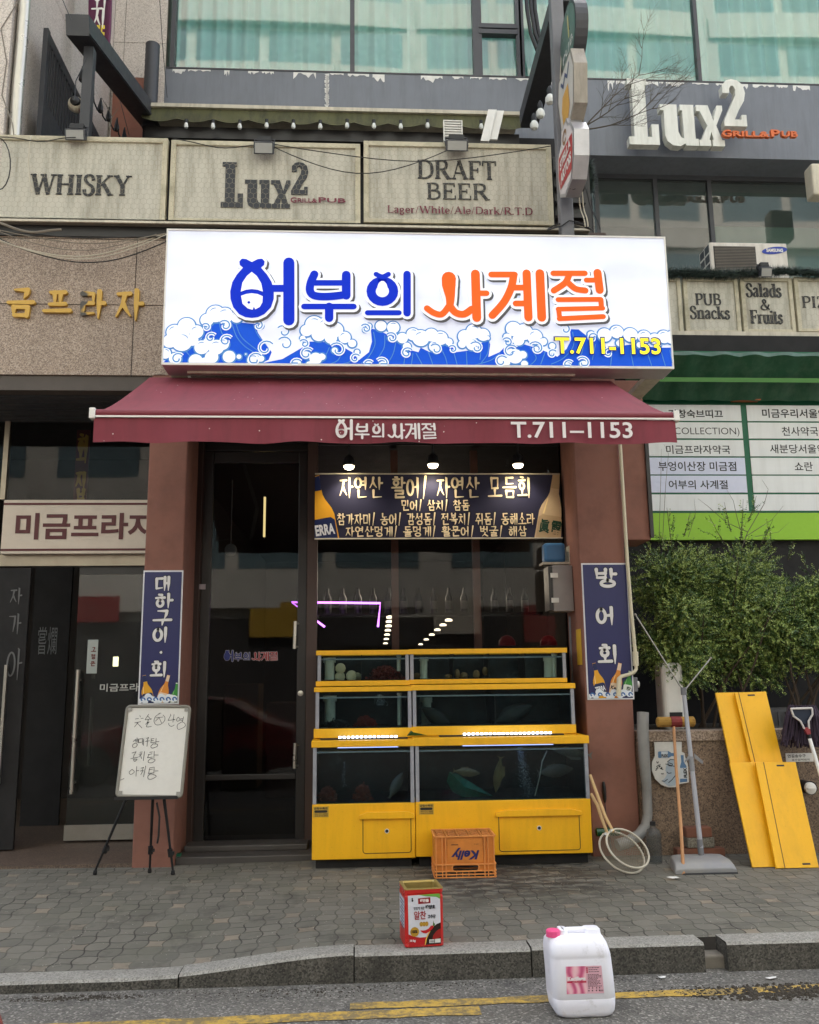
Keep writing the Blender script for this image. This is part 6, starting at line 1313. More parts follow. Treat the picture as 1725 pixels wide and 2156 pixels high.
# white appliance casing and dark crate behind the shrub
r_ = rect(1396, 1395, 1442, 1500, 8.5); t = thing('outdoor_unit', 'white rounded appliance casing half hidden behind the shrub trunks', 'appliance', (r_[0] + .1, 8.5, zc1 - .03)); m = MB(); m.box(r_[0], r_[1], 8.5, 8.75, zc1 - .03, r_[3]); m.build('casing', M['white'], t, bevel=.05, seg=4)
m = MB(); m.box(r_[0] + .05, r_[1] - .04, 8.495, 8.5, zc1 + .1, zc1 + .14); m.build('slot', M['black'], t)
r_ = rect(1600, 1492, 1690, 1560, 8.5); t = thing('plastic_basket', 'dark grey slatted basket behind the top of the yellow boards', 'basket', ((r_[0] + r_[1]) / 2, 8.5, zc1)); m = MB()
z0, z1 = zc1 - .03, r_[3]
m.box(r_[0], r_[1], 8.44, 8.46, z1 - .03, z1); m.box(r_[0], r_[1], 8.44, 8.46, z0, z0 + .03); m.box(r_[0], r_[1], 8.78, 8.8, z0, z1)
m.build('rim', M['darkgrey'], t)
for i in range(6): x = r_[0] + .01 + (r_[1] - r_[0] - .04) * i / 5; m = MB(); m.box(x, x + .018, 8.442, 8.458, z0 + .03, z1 - .03); m.build('slat', M['darkgrey'], t)

# ---- leaning yellow boards
K7 = Zm(1500, 1400, .48705)
def board(label, TL, TR, BR, BL, Y0, Y1, slots=(), groove=None):
    c = [at(*K7(*TL), Y1), at(*K7(*TR), Y1), at(*K7(*BR), Y0), at(*K7(*BL), Y0)]; n = (c[1] - c[0]).cross(c[3] - c[0]).normalized(); n = n if n.y > 0 else -n
    zmn = min(c[2].z, c[3].z)
    for i in (2, 3): c[i].z = max(c[i].z - zmn, 0) * .2 + .004
    m = MB(); m.prism(c, n * .022); gr = 'yellow boards leaning on the planter wall'
    if not slots: return tag(m.build('yellow_board', M['yellow'], bevel=.003), label, 'board', gr)
    t = thing('yellow_board', label, 'board', (c[2] + c[3]) / 2, gr); m.build('panel', M['yellow'], t, bevel=.003)
    bi = lambda u, v: c[0].lerp(c[1], u).lerp(c[3].lerp(c[2], u), v)
    if slots:
        m = MB()
        for u, v in slots: p = bi(u, v) - n * .0012; ux = (c[1] - c[0]).normalized(); uz = (c[0] - c[3]).normalized(); m.add([p - ux * .033 - uz * .008, p + ux * .033 - uz * .008, p + ux * .033 + uz * .006, p - ux * .033 + uz * .006], [(0, 1, 2, 3)])
        m.build('grip_slot', M['black'], t)
    if groove:
        m = MB(); a, b = bi(groove, .0) - n * .001, bi(groove, 1) - n * .001; ux = (c[1] - c[0]).normalized() * .004; m.add([a - ux, a + ux, b + ux, b - ux], [(0, 1, 2, 3)]); m.build('seam', paint('board_seam', srgb(130, 88, 20), .6), t)
board('tall yellow board at the back left of the leaning stack', (960, 1035), (1100, 1032), (1320, 2030), (1168, 2030), 7.58, 7.98)
board('tall yellow board with grip slot rising above the short boards at the right', (1068, 1034), (1245, 1028), (1478, 2030), (1300, 2030), 7.53, 7.93, ((.5, .02),), .12)
board('short yellow board in the front left of the leaning stack', (1040, 1432), (1210, 1424), (1335, 2040), (1170, 2040), 7.44, 7.74)
board('short yellow board with two grip slots in front at the right', (1185, 1428), (1412, 1425), (1546, 2042), (1305, 2042), 7.38, 7.68, ((.6, .035), (.72, .965)), .2)

# ---- nets, pole, dustpan, brush, mop
def net(label, cx, cy, sc, Yc, hpts, seed):
    c = at(cx, cy, Yc); A = (at(cx + 42 * sc, cy + 20 * sc, Yc) - c); B_ = (at(cx - 13 * sc, cy + 27 * sc, Yc) - c) + Vector((0, -.125 * sc, 0)); lo = min((c + A * math.cos(q * .1) + B_ * math.sin(q * .1)).z for q in range(63)); c.z += max(0, .012 - lo)
    N = A.cross(B_).normalized(); N = N if N.y > 0 else -N; t = thing('landing_net', label, 'net', c, 'round fishing nets leaning by the tank')
    m = MB(); m.tube([c + A * math.cos(q * .1571) + B_ * math.sin(q * .1571) for q in range(40)], .0085, 8, close=True); m.build('hoop', paint('net_hoop_white', srgb(186, 178, 160), .4, .15, 12, .3), t, smooth=True)
    m = MB(); g = 11
    for i in range(1, 2 * g):
        s = -1 + i / g; h = math.sqrt(1 - s * s)
        for ax in (0, 1):
            pts = []
            for k in range(9):
                w = -h + 2 * h * k / 8; u, v = (s, w) if ax == 0 else (w, s); pts.append(c + A * u + B_ * v + N * .07 * (1 - u * u - v * v))
            m.tube(pts, .0013, 3, caps=False)
    m.build('mesh', paint('net_wire', srgb(120, 110, 90), .6, .2), t)
    h = [at(x, y, Y) for x, y, Y in hpts]; m = MB(); m.tube(h, [.011, .013, .0135, .0125], 8); m.build('handle', paint('bamboo_handle', srgb(192, 158, 108), .55, .18, 14, .3), t, smooth=True)
    d = (h[0] - c).normalized(); at_ = c + (A * -.88 + B_ * -.48); m = MB(); m.tube([at_, h[0] + (h[1] - h[0]) * .12], .013, 8); m.build('ferrule', M['steel'], t, smooth=True)
net('front round fishing net with pale hoop beside the yellow tank', 1322, 1786, 1.06, 7.30, [(1292, 1752, 7.36), (1276, 1722, 7.46), (1264, 1690, 7.56), (1243, 1632, 7.70)], 1)
net('rear round fishing net lying lower behind the front one', 1310, 1801, 1.12, 7.42, [(1282, 1762, 7.5), (1268, 1725, 7.56), (1258, 1695, 7.62), (1245, 1672, 7.7)], 2)
def tubeobj(name, pts, r, mat, label, cat, n=10, smooth=True):
    m = MB(); m.tube([at(*p) for p in pts], r, n); return tag(m.build(name, mat, smooth=smooth), label, cat)
tubeobj('drain_pipe', [(1354, 1500, 7.98), (1354, 1540, 7.96), (1357, 1600, 7.95), (1362, 1660, 7.95), (1364, 1715, 7.94), (1360, 1738, 7.92), (1346, 1758, 7.9), (1325, 1772, 7.86), (1300, 1780, 7.84)], [.052, .052, .05, .042, .042, .043, .046, .05, .05], paint('grey_duct', srgb(132, 130, 126), .5, .12, 8, .4), 'grey plastic drain pipe bending at the foot of the right pillar', 'pipe', 14)
for i, y in enumerate((1588, 1690, 1755)):
    pass
w = gz(1371, 1812); t = thing('water_bottle', 'empty grey tinted plastic water bottle between net and granite wall', 'bottle', (w.x, 7.72, 0)); m = MB(); s = .062
m.lathe([(s * .9, 0), (s, .02), (s, .07), (s * .93, .085), (s, .1), (s, .15), (s * .93, .165), (s, .18), (s, .235), (s * .8, .265), (s * .4, .28), (s * .35, .3)], (w.x, 7.72, 0), 20); m.build('body', glass('bottle_grey', (.55, .58, .6, 1), .1, .6, 1.45, .25), t, smooth=True)
m = MB(); m.lathe([(s * .38, .3), (s * .38, .33)], (w.x, 7.72, 0), 14); m.build('cap', M['black'], t)
M['brick'] = paint('old_red_brick', srgb(122, 78, 60), .85, .2, 20, .5, srgb(60, 48, 40), .4); M['brickgrey'] = granite('grey_paver', srgb(122, 116, 104), srgb(70, 66, 58), srgb(150, 144, 130), 150, .4, .9)
for (px, py, w_, z, mt, lab) in ((1446, 1775, .215, .0, 'brick', 'brown brick at the lower left of the small brick pile'), (1497, 1773, .195, .0, 'brick', 'brown brick at the lower right of the small brick pile'), (1470, 1752, .235, .088, 'brickgrey', 'pale grey stone in the middle of the brick pile'), (1466, 1734, .225, .172, 'brick', 'topmost dark brown brick of the pile behind the dustpan')):
    x = at(px, py, 7.9).x; m = MB(); m.box(x - w_ / 2, x + w_ / 2, 7.84, 7.945, z, z + .084); tag(m.build('brick', M[mt], bevel=.008), lab, 'brick', 'bricks piled behind the dustpan')
def dustpan():
    Z = Zm(1640, 2050, .2319); t = thing('dustpan', 'grey plastic hooded dustpan standing before the brick pile', 'dustpan', gz(1483, 1838)); y0 = 7.26; m = MB()
    xl, xr = at(1422, 1838, y0).x, at(1553, 1838, y0).x; xl2, xr2 = at(1412, 1790, y0 + .26).x, at(1520, 1787, y0 + .26).x
    prof = [(0, .0), (0, .04), (.03, .075), (.1, .1), (.22, .108), (.3, .095), (.3, .0)]
    def sec(u, f):
        x = lambda s: xl + (xr - xl) * u if s == 0 else xl2 + (xr2 - xl2) * u
        return [(xl + (xr - xl) * u + ((xl2 - xl) * (1 - u) + (xr2 - xr) * u) * p / .3, y0 + p, max(0, h * f)) for p, h in prof]
    m.loft([sec(u, f) for u, f in ((0, .55), (.02, .85), (.08, .97), (.2, 1), (.5, 1.0), (.8, 1), (.92, .97), (.98, .85), (1, .55))], close=True)
    m.build('hood', paint('grey_plastic', srgb(134, 134, 136), .45, .07, 6, .3, srgb(176, 168, 140)), t, smooth=True, bevel=.006)
    m = MB(); m.box(xl + .06, xr + .0, y0 - .012, y0 + .02, .0, .012); m.build('lip', M['darkgrey'], t)
    a = at(1476, 1784, y0 + .2); m = MB(); m.tube([a - Vector((0, 0, .06)), a + Vector((-.004, .01, .06))], .024, 12); m.build('socket', M['grey'], t, smooth=True)
dustpan()
t = thing('forked_pole', 'grey pole with two thin arms at its top and tape round its middle', 'pole', gz(1476, 1790)); a, b = at(1476, 1786, 7.46), at(1440, 1456, 7.72); gp = paint('grey_pole', srgb(158, 158, 164), .4, .06, 8, .15)
m = MB(); m.tube([a, b], [.021, .018], 12); m.build('shaft', gp, t, smooth=True)
for (px, py) in ((1338, 1294), (1497, 1386)): m = MB(); e = at(px, py, 7.9); m.tube([b, e], .0065, 8); m.lathe([(.002, -.012), (.012, -.004), (.012, .006), (.002, .012)], e, 10); m.build('arm', M['dullsteel'], t, smooth=True)
m = MB(); m.tube([b - Vector((0, 0, .03)), b + Vector((0, 0, .035))], .026, 10); m.build('fork_bracket', M['grey'], t)
c_ = a.lerp(b, .52); m = MB(); m.tube([c_ - (b - a).normalized() * .06, c_ + (b - a).normalized() * .06], .0225, 12); m.add([c_ + Vector((-.02, -.02, .05)), c_ + Vector((-.075, -.03, .01)), c_ + Vector((-.065, -.03, .035)), c_ + Vector((-.02, -.02, .085))], [(0, 1, 2, 3)]); m.add([c_ + Vector((.02, -.02, .05)), c_ + Vector((.085, -.03, .0)), c_ + Vector((.09, -.03, .025)), c_ + Vector((.02, -.02, .09))], [(0, 1, 2, 3)]); m.build('tape', flat('grey_tape', srgb(130, 130, 132), .4), t)
t = thing('scrub_brush', 'long wooden pole with worn yellow and red scrubbing head leaning on the planter', 'brush', gz(1440, 1840)); a, b = gz(1440, 1842), at(1419, 1530, 7.9)
m = MB(); m.tube([a, a.lerp(b, .35) + Vector((.004, 0, 0)), a.lerp(b, .7) - Vector((.003, 0, 0)), b], [.0145, .014, .0135, .013], 10); m.build('handle', paint('raw_wood_pole', srgb(186, 136, 92), .65, .22, 9, .3, srgb(110, 70, 44)), t, smooth=True)
h = at(1423, 1520, 7.92); m = MB(); m.tube([h + Vector((-.17, 0, 0)), h + Vector((-.16, 0, 0)), h + Vector((.16, 0, 0)), h + Vector((.17, 0, 0))], [.03, .045, .045, .03], 12); m.build('sponge', paint('yellow_sponge', srgb(158, 120, 52), .9, .35, 30, .5, srgb(80, 56, 34), .4), t)
m = MB(); m.tube([h + Vector((-.05, -.004, 0)), h + Vector((.045, -.004, 0))], .047, 12); m.build('clamp', paint('red_clamp', srgb(120, 36, 34), .7, .3, 30), t)
def mop():
    Z = Zm(2000, 1850, .26443); q = lambda x, y, Y=7.62: at(*Z(x, y), Y); t = thing('mop', 'upturned dark purple mop with white handle at the right edge', 'mop', (q(860, 700).x, 7.7, 0))
    rnd = random.Random(6); m = MB()
    for i in range(150):
        u = rnd.random(); a = q(640 + 270 * u, 345 + rnd.uniform(-8, 12), 7.66 + rnd.uniform(0, .16)); x2_ = 590 + 400 * u + rnd.uniform(-30, 30); e = q(x2_, rnd.uniform(640, 780), 7.62 + rnd.uniform(0, .2)); md = a.lerp(e, .4) + Vector((rnd.uniform(-.02, .02), -.03, .02))
        m.tube([a, md, e], [.011, .012, .008], 5)
    m.build('strands', paint('mop_purple', srgb(54, 42, 56), .95, .35, 30), t)
    m = MB(); m.prism([q(*p, 7.6) for p in ((670, 375), (870, 370), (885, 420), (850, 500), (810, 530), (760, 500), (690, 440))], (0, .012, 0)); m.build('plate', flat('mop_navy', srgb(34, 44, 62), .4), t)
    m = MB()
    for pts in (((660, 370), (690, 450), (760, 500), (800, 580)), ((880, 365), (885, 430), (845, 500), (850, 580)), ((660, 372), (880, 366))): m.tube([q(*p, 7.585) for p in pts], .009, 8)
    m.build('wire_frame', flat('mop_white', srgb(206, 200, 196), .4), t, smooth=True)
    m = MB(); m.prism([q(*p, 7.58) for p in ((795, 570), (855, 565), (870, 635), (835, 640))], (0, .03, 0)); m.build('collar', flat('mop_red', srgb(150, 58, 62), .4), t)
    a, b = q(845, 640, 7.6), q(1100, 1500, 7.3); m = MB(); m.tube([a, q(855, 680, 7.6)], .017, 10); m.build('ferrule', M['black'], t); m = MB(); m.tube([q(855, 680, 7.6), b, b + (b - a) * .35], .0155, 10); m.build('handle', M['white'], t, smooth=True)
mop()
r_ = rect(1655, 1586, 1713, 1604, PW - .004); t = thing('wall_label', 'small white plate with black Korean words on the granite planter wall', 'sign', (r_[0], PW, r_[2])); m = MB(); m.box(r_[0], r_[1], PW - .006, PW - .001, r_[2], r_[3]); m.build('plate', M['white'], t)
m = MB(); G = facade(PW); W_, H = r_[1] - r_[0], r_[3] - r_[2]; m.text(G, '연결송수구', r_[0] + .06 * W_, r_[2] + .5 * H, r_[0] + .72 * W_, r_[2] + .88 * H, .008, bold=.02); m.text(G, '송수압력범위', r_[0] + .2 * W_, r_[2] + .12 * H, r_[0] + .85 * W_, r_[2] + .36 * H, .008, bold=.01); m.build('lettering', M['black'], t)
p = at(1702, 1658, PW - .1); t = thing('hose_inlet', 'black wall pipe closed by a round pale slotted cap at the right', 'pipe', (p.x, PW, p.z)); m = MB(); m.lathe([(.055, -.1), (.055, .03), (.06, .045)], (p.x, PW - .1, p.z), 20, 'Y'); m.build('pipe', M['black'], t, smooth=True)
m = MB(); m.lathe([(.05, .045), (.05, .07), (.036, .078)], (p.x - .01, PW - .1, p.z), 20, 'Y'); m.box(p.x - .045, p.x + .025, PW - .19, PW - .178, p.z - .006, p.z + .006); m.build('cap', M['white'], t, smooth=True)
def soju_sign():
    Z = Zm(1640, 2050, .2319); Y = PW - .03; W3 = lambda x, y: (at(*Z(x, y), Y).x, at(*Z(x, y), Y).z); G = facade(Y); t = thing('advert_board', 'white cut out drinks board with blue bottles leaning on the granite wall', 'sign', (W3(860, 490)[0], Y, W3(860, 490)[1]))
    out = [(680, -45), (1005, -48), (1005, 70), (1038, 85), (1048, 140), (1080, 225), (1090, 432), (985, 452), (940, 488), (850, 492), (765, 462), (692, 392), (652, 290), (655, 190), (690, 120)]
    m = MB(); m.prism([G(*W3(*p), .012) for p in out], (0, .012, 0)); m.build('board', paint('advert_white', srgb(206, 204, 198), .5, .06, 6, .4, srgb(120, 112, 100)), t)
    def lay(nm, polys, col, d):
        m = MB()
        for p in polys: m.poly([G(*W3(*q), d) for q in p])
        m.build(nm, flat('advert_' + nm, col, .5), t)
    lay('printed_bottle', [[(985, 435), (985, 240), (1000, 190), (992, 110), (1028, 110), (1030, 190), (1062, 240), (1072, 425)], [(725, 72), (735, 66), (850, 62), (885, 85), (920, 85), (922, 122), (885, 122), (850, 142), (735, 144), (725, 135)]], srgb(84, 116, 150), .0135)
    lay('bottle_label', [[(985, 390), (985, 262), (1066, 260), (1070, 386)], [(762, 68), (840, 66), (840, 138), (762, 140)]], srgb(190, 196, 200), .0145)
    lay('figure_print', [[(835, 210), (855, 170), (890, 155), (930, 170), (940, 230), (935, 300), (940, 380), (930, 470), (850, 480), (800, 440), (770, 415), (800, 390), (830, 340), (812, 290), (820, 240)]], srgb(160, 172, 182), .0135)
    m = MB()
    for s in ([(815, 215), (925, 245)], [(840, 205), (850, 235), (885, 240), (895, 215), (850, 200)], [(830, 310), (850, 325), (880, 320)], [(770, 415), (805, 420), (835, 395)], [(850, 435), (890, 400), (930, 350)], [(835, 190), (870, 160), (920, 165)]): m.ribbon(G, [W3(*p) for p in s], .0032, .015)
    for i in range(14): rnd = random.Random(i); x, y = 690 + rnd.random() * 95, 190 + rnd.random() * 95; m.ribbon(G, [W3(x, y), W3(x + rnd.uniform(-22, 22), y + rnd.uniform(-18, 18))], .0035, .015)
    a, b = W3(765, 135), W3(842, 98); m.text(G, 'FLEX', a[0], a[1], b[0], b[1], .017, bold=.05); a, b = W3(760, 338), W3(792, 322); m.text(G, 'FLEX', a[0], a[1], b[0], b[1], .017, bold=.05)
    c0 = W3(1045, 318); H_ = W3(1045, 260)[1] - W3(1045, 375)[1]; wd = W3(1066, 300)[0] - W3(1025, 300)[0]
    m.text(lambda u, v, d=0.0: G(c0[0] - v, c0[1] + u, d), 'FLEX', -H_ / 2, -wd / 2, H_ / 2, wd / 2, .017, bold=.05); m.build('lettering', M['black'], t)
soju_sign()

# ---- fittings on the right pillar
r_ = rect(1146, 1143, 1191, 1186, 8.42); t = thing('air_pump', 'small blue box on a white bracket under the menu banner', 'pump', ((r_[0] + r_[1]) / 2, 8.42, r_[2]))
m = MB(); m.box(r_[0], r_[1], 8.4, 8.55, r_[2] + .01, r_[3]); m.build('casing', flat('pump_blue', srgb(62, 112, 158), .4), t, bevel=.03, seg=3)
m = MB(); m.box(r_[0] - .02, r_[1] + .05, 8.4, 8.58, r_[2] - .012, r_[2] + .01); m.box(r_[1] + .03, r_[1] + .05, 8.4, 8.58, r_[2] + .01, r_[3] - .03); m.build('bracket', M['offwhite'], t)
r_ = rect(1160, 1190, 1203, 1287, 8.3); t = thing('control_box', 'grey electric control box with white hinges on the recess side wall', 'electric box', ((r_[0] + r_[1]) / 2, 8.3, r_[2])); m = MB(); m.box(r_[0] + .02, XR - .005, 8.3, 8.5, r_[2], r_[3]); m.build('casing', paint('grey_box_paint', srgb(150, 144, 142), .5, .07, 6, .2), t, bevel=.006)
m = MB(); m.box(r_[0] - .02, r_[0] + .018, 8.29, 8.5, r_[2] + .01, r_[3] - .01); m.build('door', M['frame'], t)
for z in (r_[2] + .08, r_[3] - .12): m = MB(); m.box(r_[0] + .0, r_[0] + .07, 8.285, 8.298, z, z + .045); m.build('hinge', M['white'], t)
tubeobj('wall_channel', [(1203, 1298, 8.5), (1214, 1545, 8.5)], .026, M['grey'], 'tall grey metal channel standing right of the tanks', 'channel', 4, False)
m = MB(); za, zb = at(1222, 1400, 8.2).z, at(1222, 1325, 8.2).z; m.box(XR - .004, XR - .0015, 8.1, 8.28, za, zb); tag(m.build('notice_paper', flat('yellow_notice', srgb(206, 168, 50), .6)), 'yellow paper notice stuck on the inner side of the right pillar', 'notice')
t = thing('conduit_pipe', 'cream conduit pipe running down the right pillar and curling over the poster', 'pipe', at(1303, 1465, P - .05)); Yc = P - .035; iv = flat('conduit_cream', srgb(206, 196, 168), .45)
m = MB(); m.tube([at(1306, 935, Yc), at(1321, 1180, Yc), at(1329, 1281, Yc), at(1338, 1376, Yc)], .017, 10); m.build('upper_pipe', iv, t, smooth=True)
m = MB(); m.tube([at(1338, 1372, Yc - .01), at(1339, 1402, Yc - .01)], .027, 10); m.build('coupling', iv, t, smooth=True)
m = MB(); m.tube([at(1339, 1400, Yc - .01), at(1340, 1409, Yc - .015), at(1335, 1416, Yc - .02), at(1322, 1421, Yc - .03), at(1309, 1424, Yc - .035), at(1304, 1429, Yc - .035), at(1303, 1466, Yc - .035)], [.016, .016, .016, .016, .017, .022, .022], 10); m.build('bent_pipe', iv, t, smooth=True)
r_ = rect(1338, 1426, 1351, 1456, P + .1); t = thing('junction_box', 'grey junction box with round knob on the outer side of the right pillar', 'junction box', (r_[0], P + .1, r_[2])); m = MB(); m.box(x3 + .003, x3 + .07, P + .05, P + .2, r_[2], r_[3]); m.build('casing', M['grey'], t, bevel=.006)
m = MB(); m.lathe([(.03, 0), (.03, .03)], (x3 + .07, P + .12, (r_[2] + r_[3]) / 2), 14, 'X'); m.build('knob', M['white'], t)
t = thing('hanging_cable', 'thin dark cable with a black plug hanging on the right pillar', 'cable', at(1286, 1780, P)); m = MB(); m.tube([at(1274, 1688, P - .012), at(1277, 1720, P - .01), at(1283, 1755, P - .01), at(1287, 1788, P - .01)], .004, 6); m.build('cord', flat('cable_navy', srgb(36, 36, 60)), t)
m = MB(); m.tube([at(1271, 1646, P - .018), at(1272, 1655, P - .018), at(1274, 1682, P - .016), at(1274, 1690, P - .014)], [.009, .016, .016, .007], 10); m.build('plug', M['black'], t, smooth=True)
r_ = rect(345, 921, 371, 929, P); m = MB(); m.box(r_[0], r_[1], P - .012, P - .001, r_[2], r_[3]); tag(m.build('wall_plate', M['brown']), 'small brown plate at the top of the left pillar under the awning', 'plate')
p = gz(373, 1817); m = MB(); m.box(p.x - .05, p.x + .03, p.y - .02, p.y + .05, p.z, p.z + .075); tag(m.build('green_block', flat('green_plastic', srgb(26, 96, 72), .5), bevel=.006), 'small green block at the left end of the door step', 'block')
a = at(1285, 1752, 7.9); m = MB(); m.tube([a + Vector((-.12, 0, 0)), a + Vector((.08, 0, .0))], .035, 12); tag(m.build('green_bottle', flat('green_bottle_glass', srgb(24, 70, 40), .2), smooth=True), 'green bottle lying behind the fishing nets at the pillar foot', 'bottle')
t = thing('neon_outline', 'violet neon line shape glowing inside the dark shop', 'neon light', at(700, 1320, 10.4)); m = MB(); m.tube([at(*p, 10.4) for p in ((684, 1320), (614, 1268), (801, 1270), (796, 1320))], .012, 8); m.build('tube', glow('violet_neon', (.62, .16, .95, 1), 2.2), t)
i = 0
for (xa_, ya_, xb_, yb_, n, sd_) in ((945, 1308, 886, 1358, 6, 'right'), (822, 1302, 812, 1356, 7, 'left')):
    for k in range(n):
        f = k / (n - 1); x, y = xa_ + (xb_ - xa_) * f, ya_ + (yb_ - ya_) * f; Y = 10.4 * 117 / (1427 - y); Y = min(Y, 17.6); p = at(x, y, Y); m = MB(); s = .042
        m.lathe([(s, 0), (s, .02), (s * .5, .03)], p, 14); i += 1
        o = m.build('ceiling_lamp', M['lamp2'] if 'lamp2' in M else M.setdefault('lamp2', glow('interior_lamp', (1, .8, .55, 1), 1.1)), smooth=True)
        pos = ('nearest', 'second nearest', 'third', 'fourth', 'fifth', 'sixth', 'farthest')[k] if k < n - 1 else 'farthest'
        tag(o, f'{pos} round lamp in the {sd_} row glowing deep inside the shop', 'ceiling lamp', 'lamps in rows inside the shop')
for x, y, l in ((1068, 1350, 'left of the two dim red lamp shades inside the shop'), (1155, 1350, 'right of the two dim red lamp shades inside the shop')):
    p = at(x, y, 10.2); t = thing('red_lamp', l, 'lamp', p, 'red lamps inside the shop'); m = MB(); m.lathe([(.1, -.05), (.095, .0), (.06, .05), (.01, .07)], p, 16); m.build('shade', flat('red_shade', srgb(96, 18, 20), .4, .06), t, smooth=True)
    m = MB(); m.tube([p + Vector((0, 0, .06)), Vector((p.x, p.y, 3.3))], .004, 5); m.build('cord', M['black'], t)
ORD = 'leftmost second third fourth fifth sixth seventh eighth ninth tenth eleventh twelfth thirteenth rightmost'.split()
def bottles():
    m0 = paint('sake_bottle', srgb(44, 44, 44), .3, .3); m1 = flat('bottle_label_pale', srgb(120, 116, 108)); sh = at(800, 1292, 11.0); Y = 11.0
    t = thing('wall_shelf', 'dark shelf carrying a row of bottles inside the shop', 'shelf', (sh.x, Y, sh.z)); m = MB(); m.box(at(670, 1292, Y).x, at(1140, 1292, Y).x, Y - .1, Y + .15, sh.z - .03, sh.z); m.build('board', M['dark'], t)
    for i in range(14):
        x = at(690 + i * 32, 1290, Y).x; t = thing('liquor_bottle', ORD[i] + ' dim bottle from the left on the shelf inside the shop', 'bottle', (x, Y, sh.z), 'bottles on the shelf inside the shop'); m = MB(); m.lathe([(.045, 0), (.045, .19), (.018, .25), (.016, .31)], (x, Y, sh.z), 10); m.build('glass', m0, t, smooth=True)
        m = MB(); m.lathe([(.046, .05), (.046, .15)], (x, Y, sh.z), 10, caps=False); m.build('label', m1, t)
bottles()
# ---------------------------------------------------------------- granite wall and plaza entrance at the left
XE = x0 - .002                                            # right edge hidden behind the left pillar
zg0, zg1 = at(170, 790, P).z, at(170, 484, P).z
t = thing('granite_wall', 'speckled brown granite wall panels with gold Korean letters at the left', 'wall', (-4, P, zg0))
m = MB(); xj = at(283, 640, P).x; zj = at(170, 641, P).z; zt2 = at(170, 503, P).z; g_ = .004
xs_ = [-9, -6.9, xj - 2.0, xj, sx0 + .6]
for a, b in zip(xs_[:-1], xs_[1:]):
    for c, d in ((zg0, zj), (zj, zt2), (zt2, zg1)): m.box(a + g_, b - g_, P, P + .12, c + g_, d - g_)
m.build('panel', M['granite'], t)
m = MB(); m.box(-9, sx0 + .6, P + .012, P + .2, zg0 + .005, zg1); m.build('backing', M['black'], t)
m = MB(); m.box(-9, x0 + .1, P + .02, P + .16, zg0 - .14, zg0 - .002); m.build('lower_band', paint('dark_stone_band', srgb(76, 68, 62), .6, .1, 5, .3), t)
m = MB(); m.box(-9, XE, P + .16, EN, zg0 - .13, zg0 - .1)
for i in range(8): y = P + .2 + i * .115; m.box(-9, XE, y, y + .09, zg0 - .145, zg0 - .13)
m.build('soffit', M['darkgrey'], t)
G = facade(P); gm = flat('gold_letter', srgb(196, 156, 68), .35); _q = NT('half_faded_gold'); _q.l(_q.ramp(_q.noise(3.5, 2), [(.49, srgb(70, 66, 60)), (.52, srgb(196, 156, 68))]), _q.b.inputs['Base Color']); gd = _q.m
for ch, b, mt in (('금', (20, 612, 72, 668), gm), ('프', (96, 617, 150, 665), gm), ('라', (173, 614, 222, 672), gd), ('자', (246, 612, 302, 676), gm)):
    r_ = rect(*b, P); m = MB(); strokes(m, G, syl(ch), r_[0], r_[2], r_[1], r_[3], .021, 'brush', .035, thick=.035)
    m.build('gold_letter' if mt is gm else 'faded_letter', mt, t)
# entrance
zb_s, zt_s = at(150, 1166, EN).z, at(150, 1052, EN).z
ent = thing('plaza_entrance', 'dark glazed plaza entrance with stainless frame left of the fish shop', 'entrance', (-3, EN, 0))
XLW = -7.0
m = MB(); m.box(XLW, XE, P + .02, EN + 4, -.03, .028); struct(m.build('entrance_floor', granite('entrance_floor_stone', srgb(100, 84, 72), srgb(66, 56, 50), srgb(122, 104, 90), 120, .5, .6)))
r1 = at(18, 960, EN).x
m = MB(); zt0 = at(150, 862, EN).z; m.box(XLW, XE, EN - .02, EN + .05, zt0 - .03, zt0 + .4); m.box(r1 - .05, r1, EN - .02, EN + .05, zt_s, zt0); m.box(XLW, XE, EN - .03, EN + .05, at(150, 1192, EN).z, zb_s - .01)
m.build('frame', paint('bronze_steel_frame', srgb(150, 140, 124), .35, .12, 6, .3, metal=.7), ent)
m = MB(); m.box(XLW, XE, EN, EN + .008, zt_s, zt0); m.build('upper_pane', M['shopglass'], ent)
m = MB(); m.box(XLW, XE, EN + 3.4, EN + 3.5, 0, 5); m.box(XLW, XE, EN + .05, EN + 3.5, zt0 + .3, zt0 + .4); m.box(XE, XE + .06, EN + .06, EN + 3.5, 0, 5); m.box(XLW, XLW + .1, EN, EN + 3.5, 0, 4.4); m.build('interior_wall', M['dark'], ent)
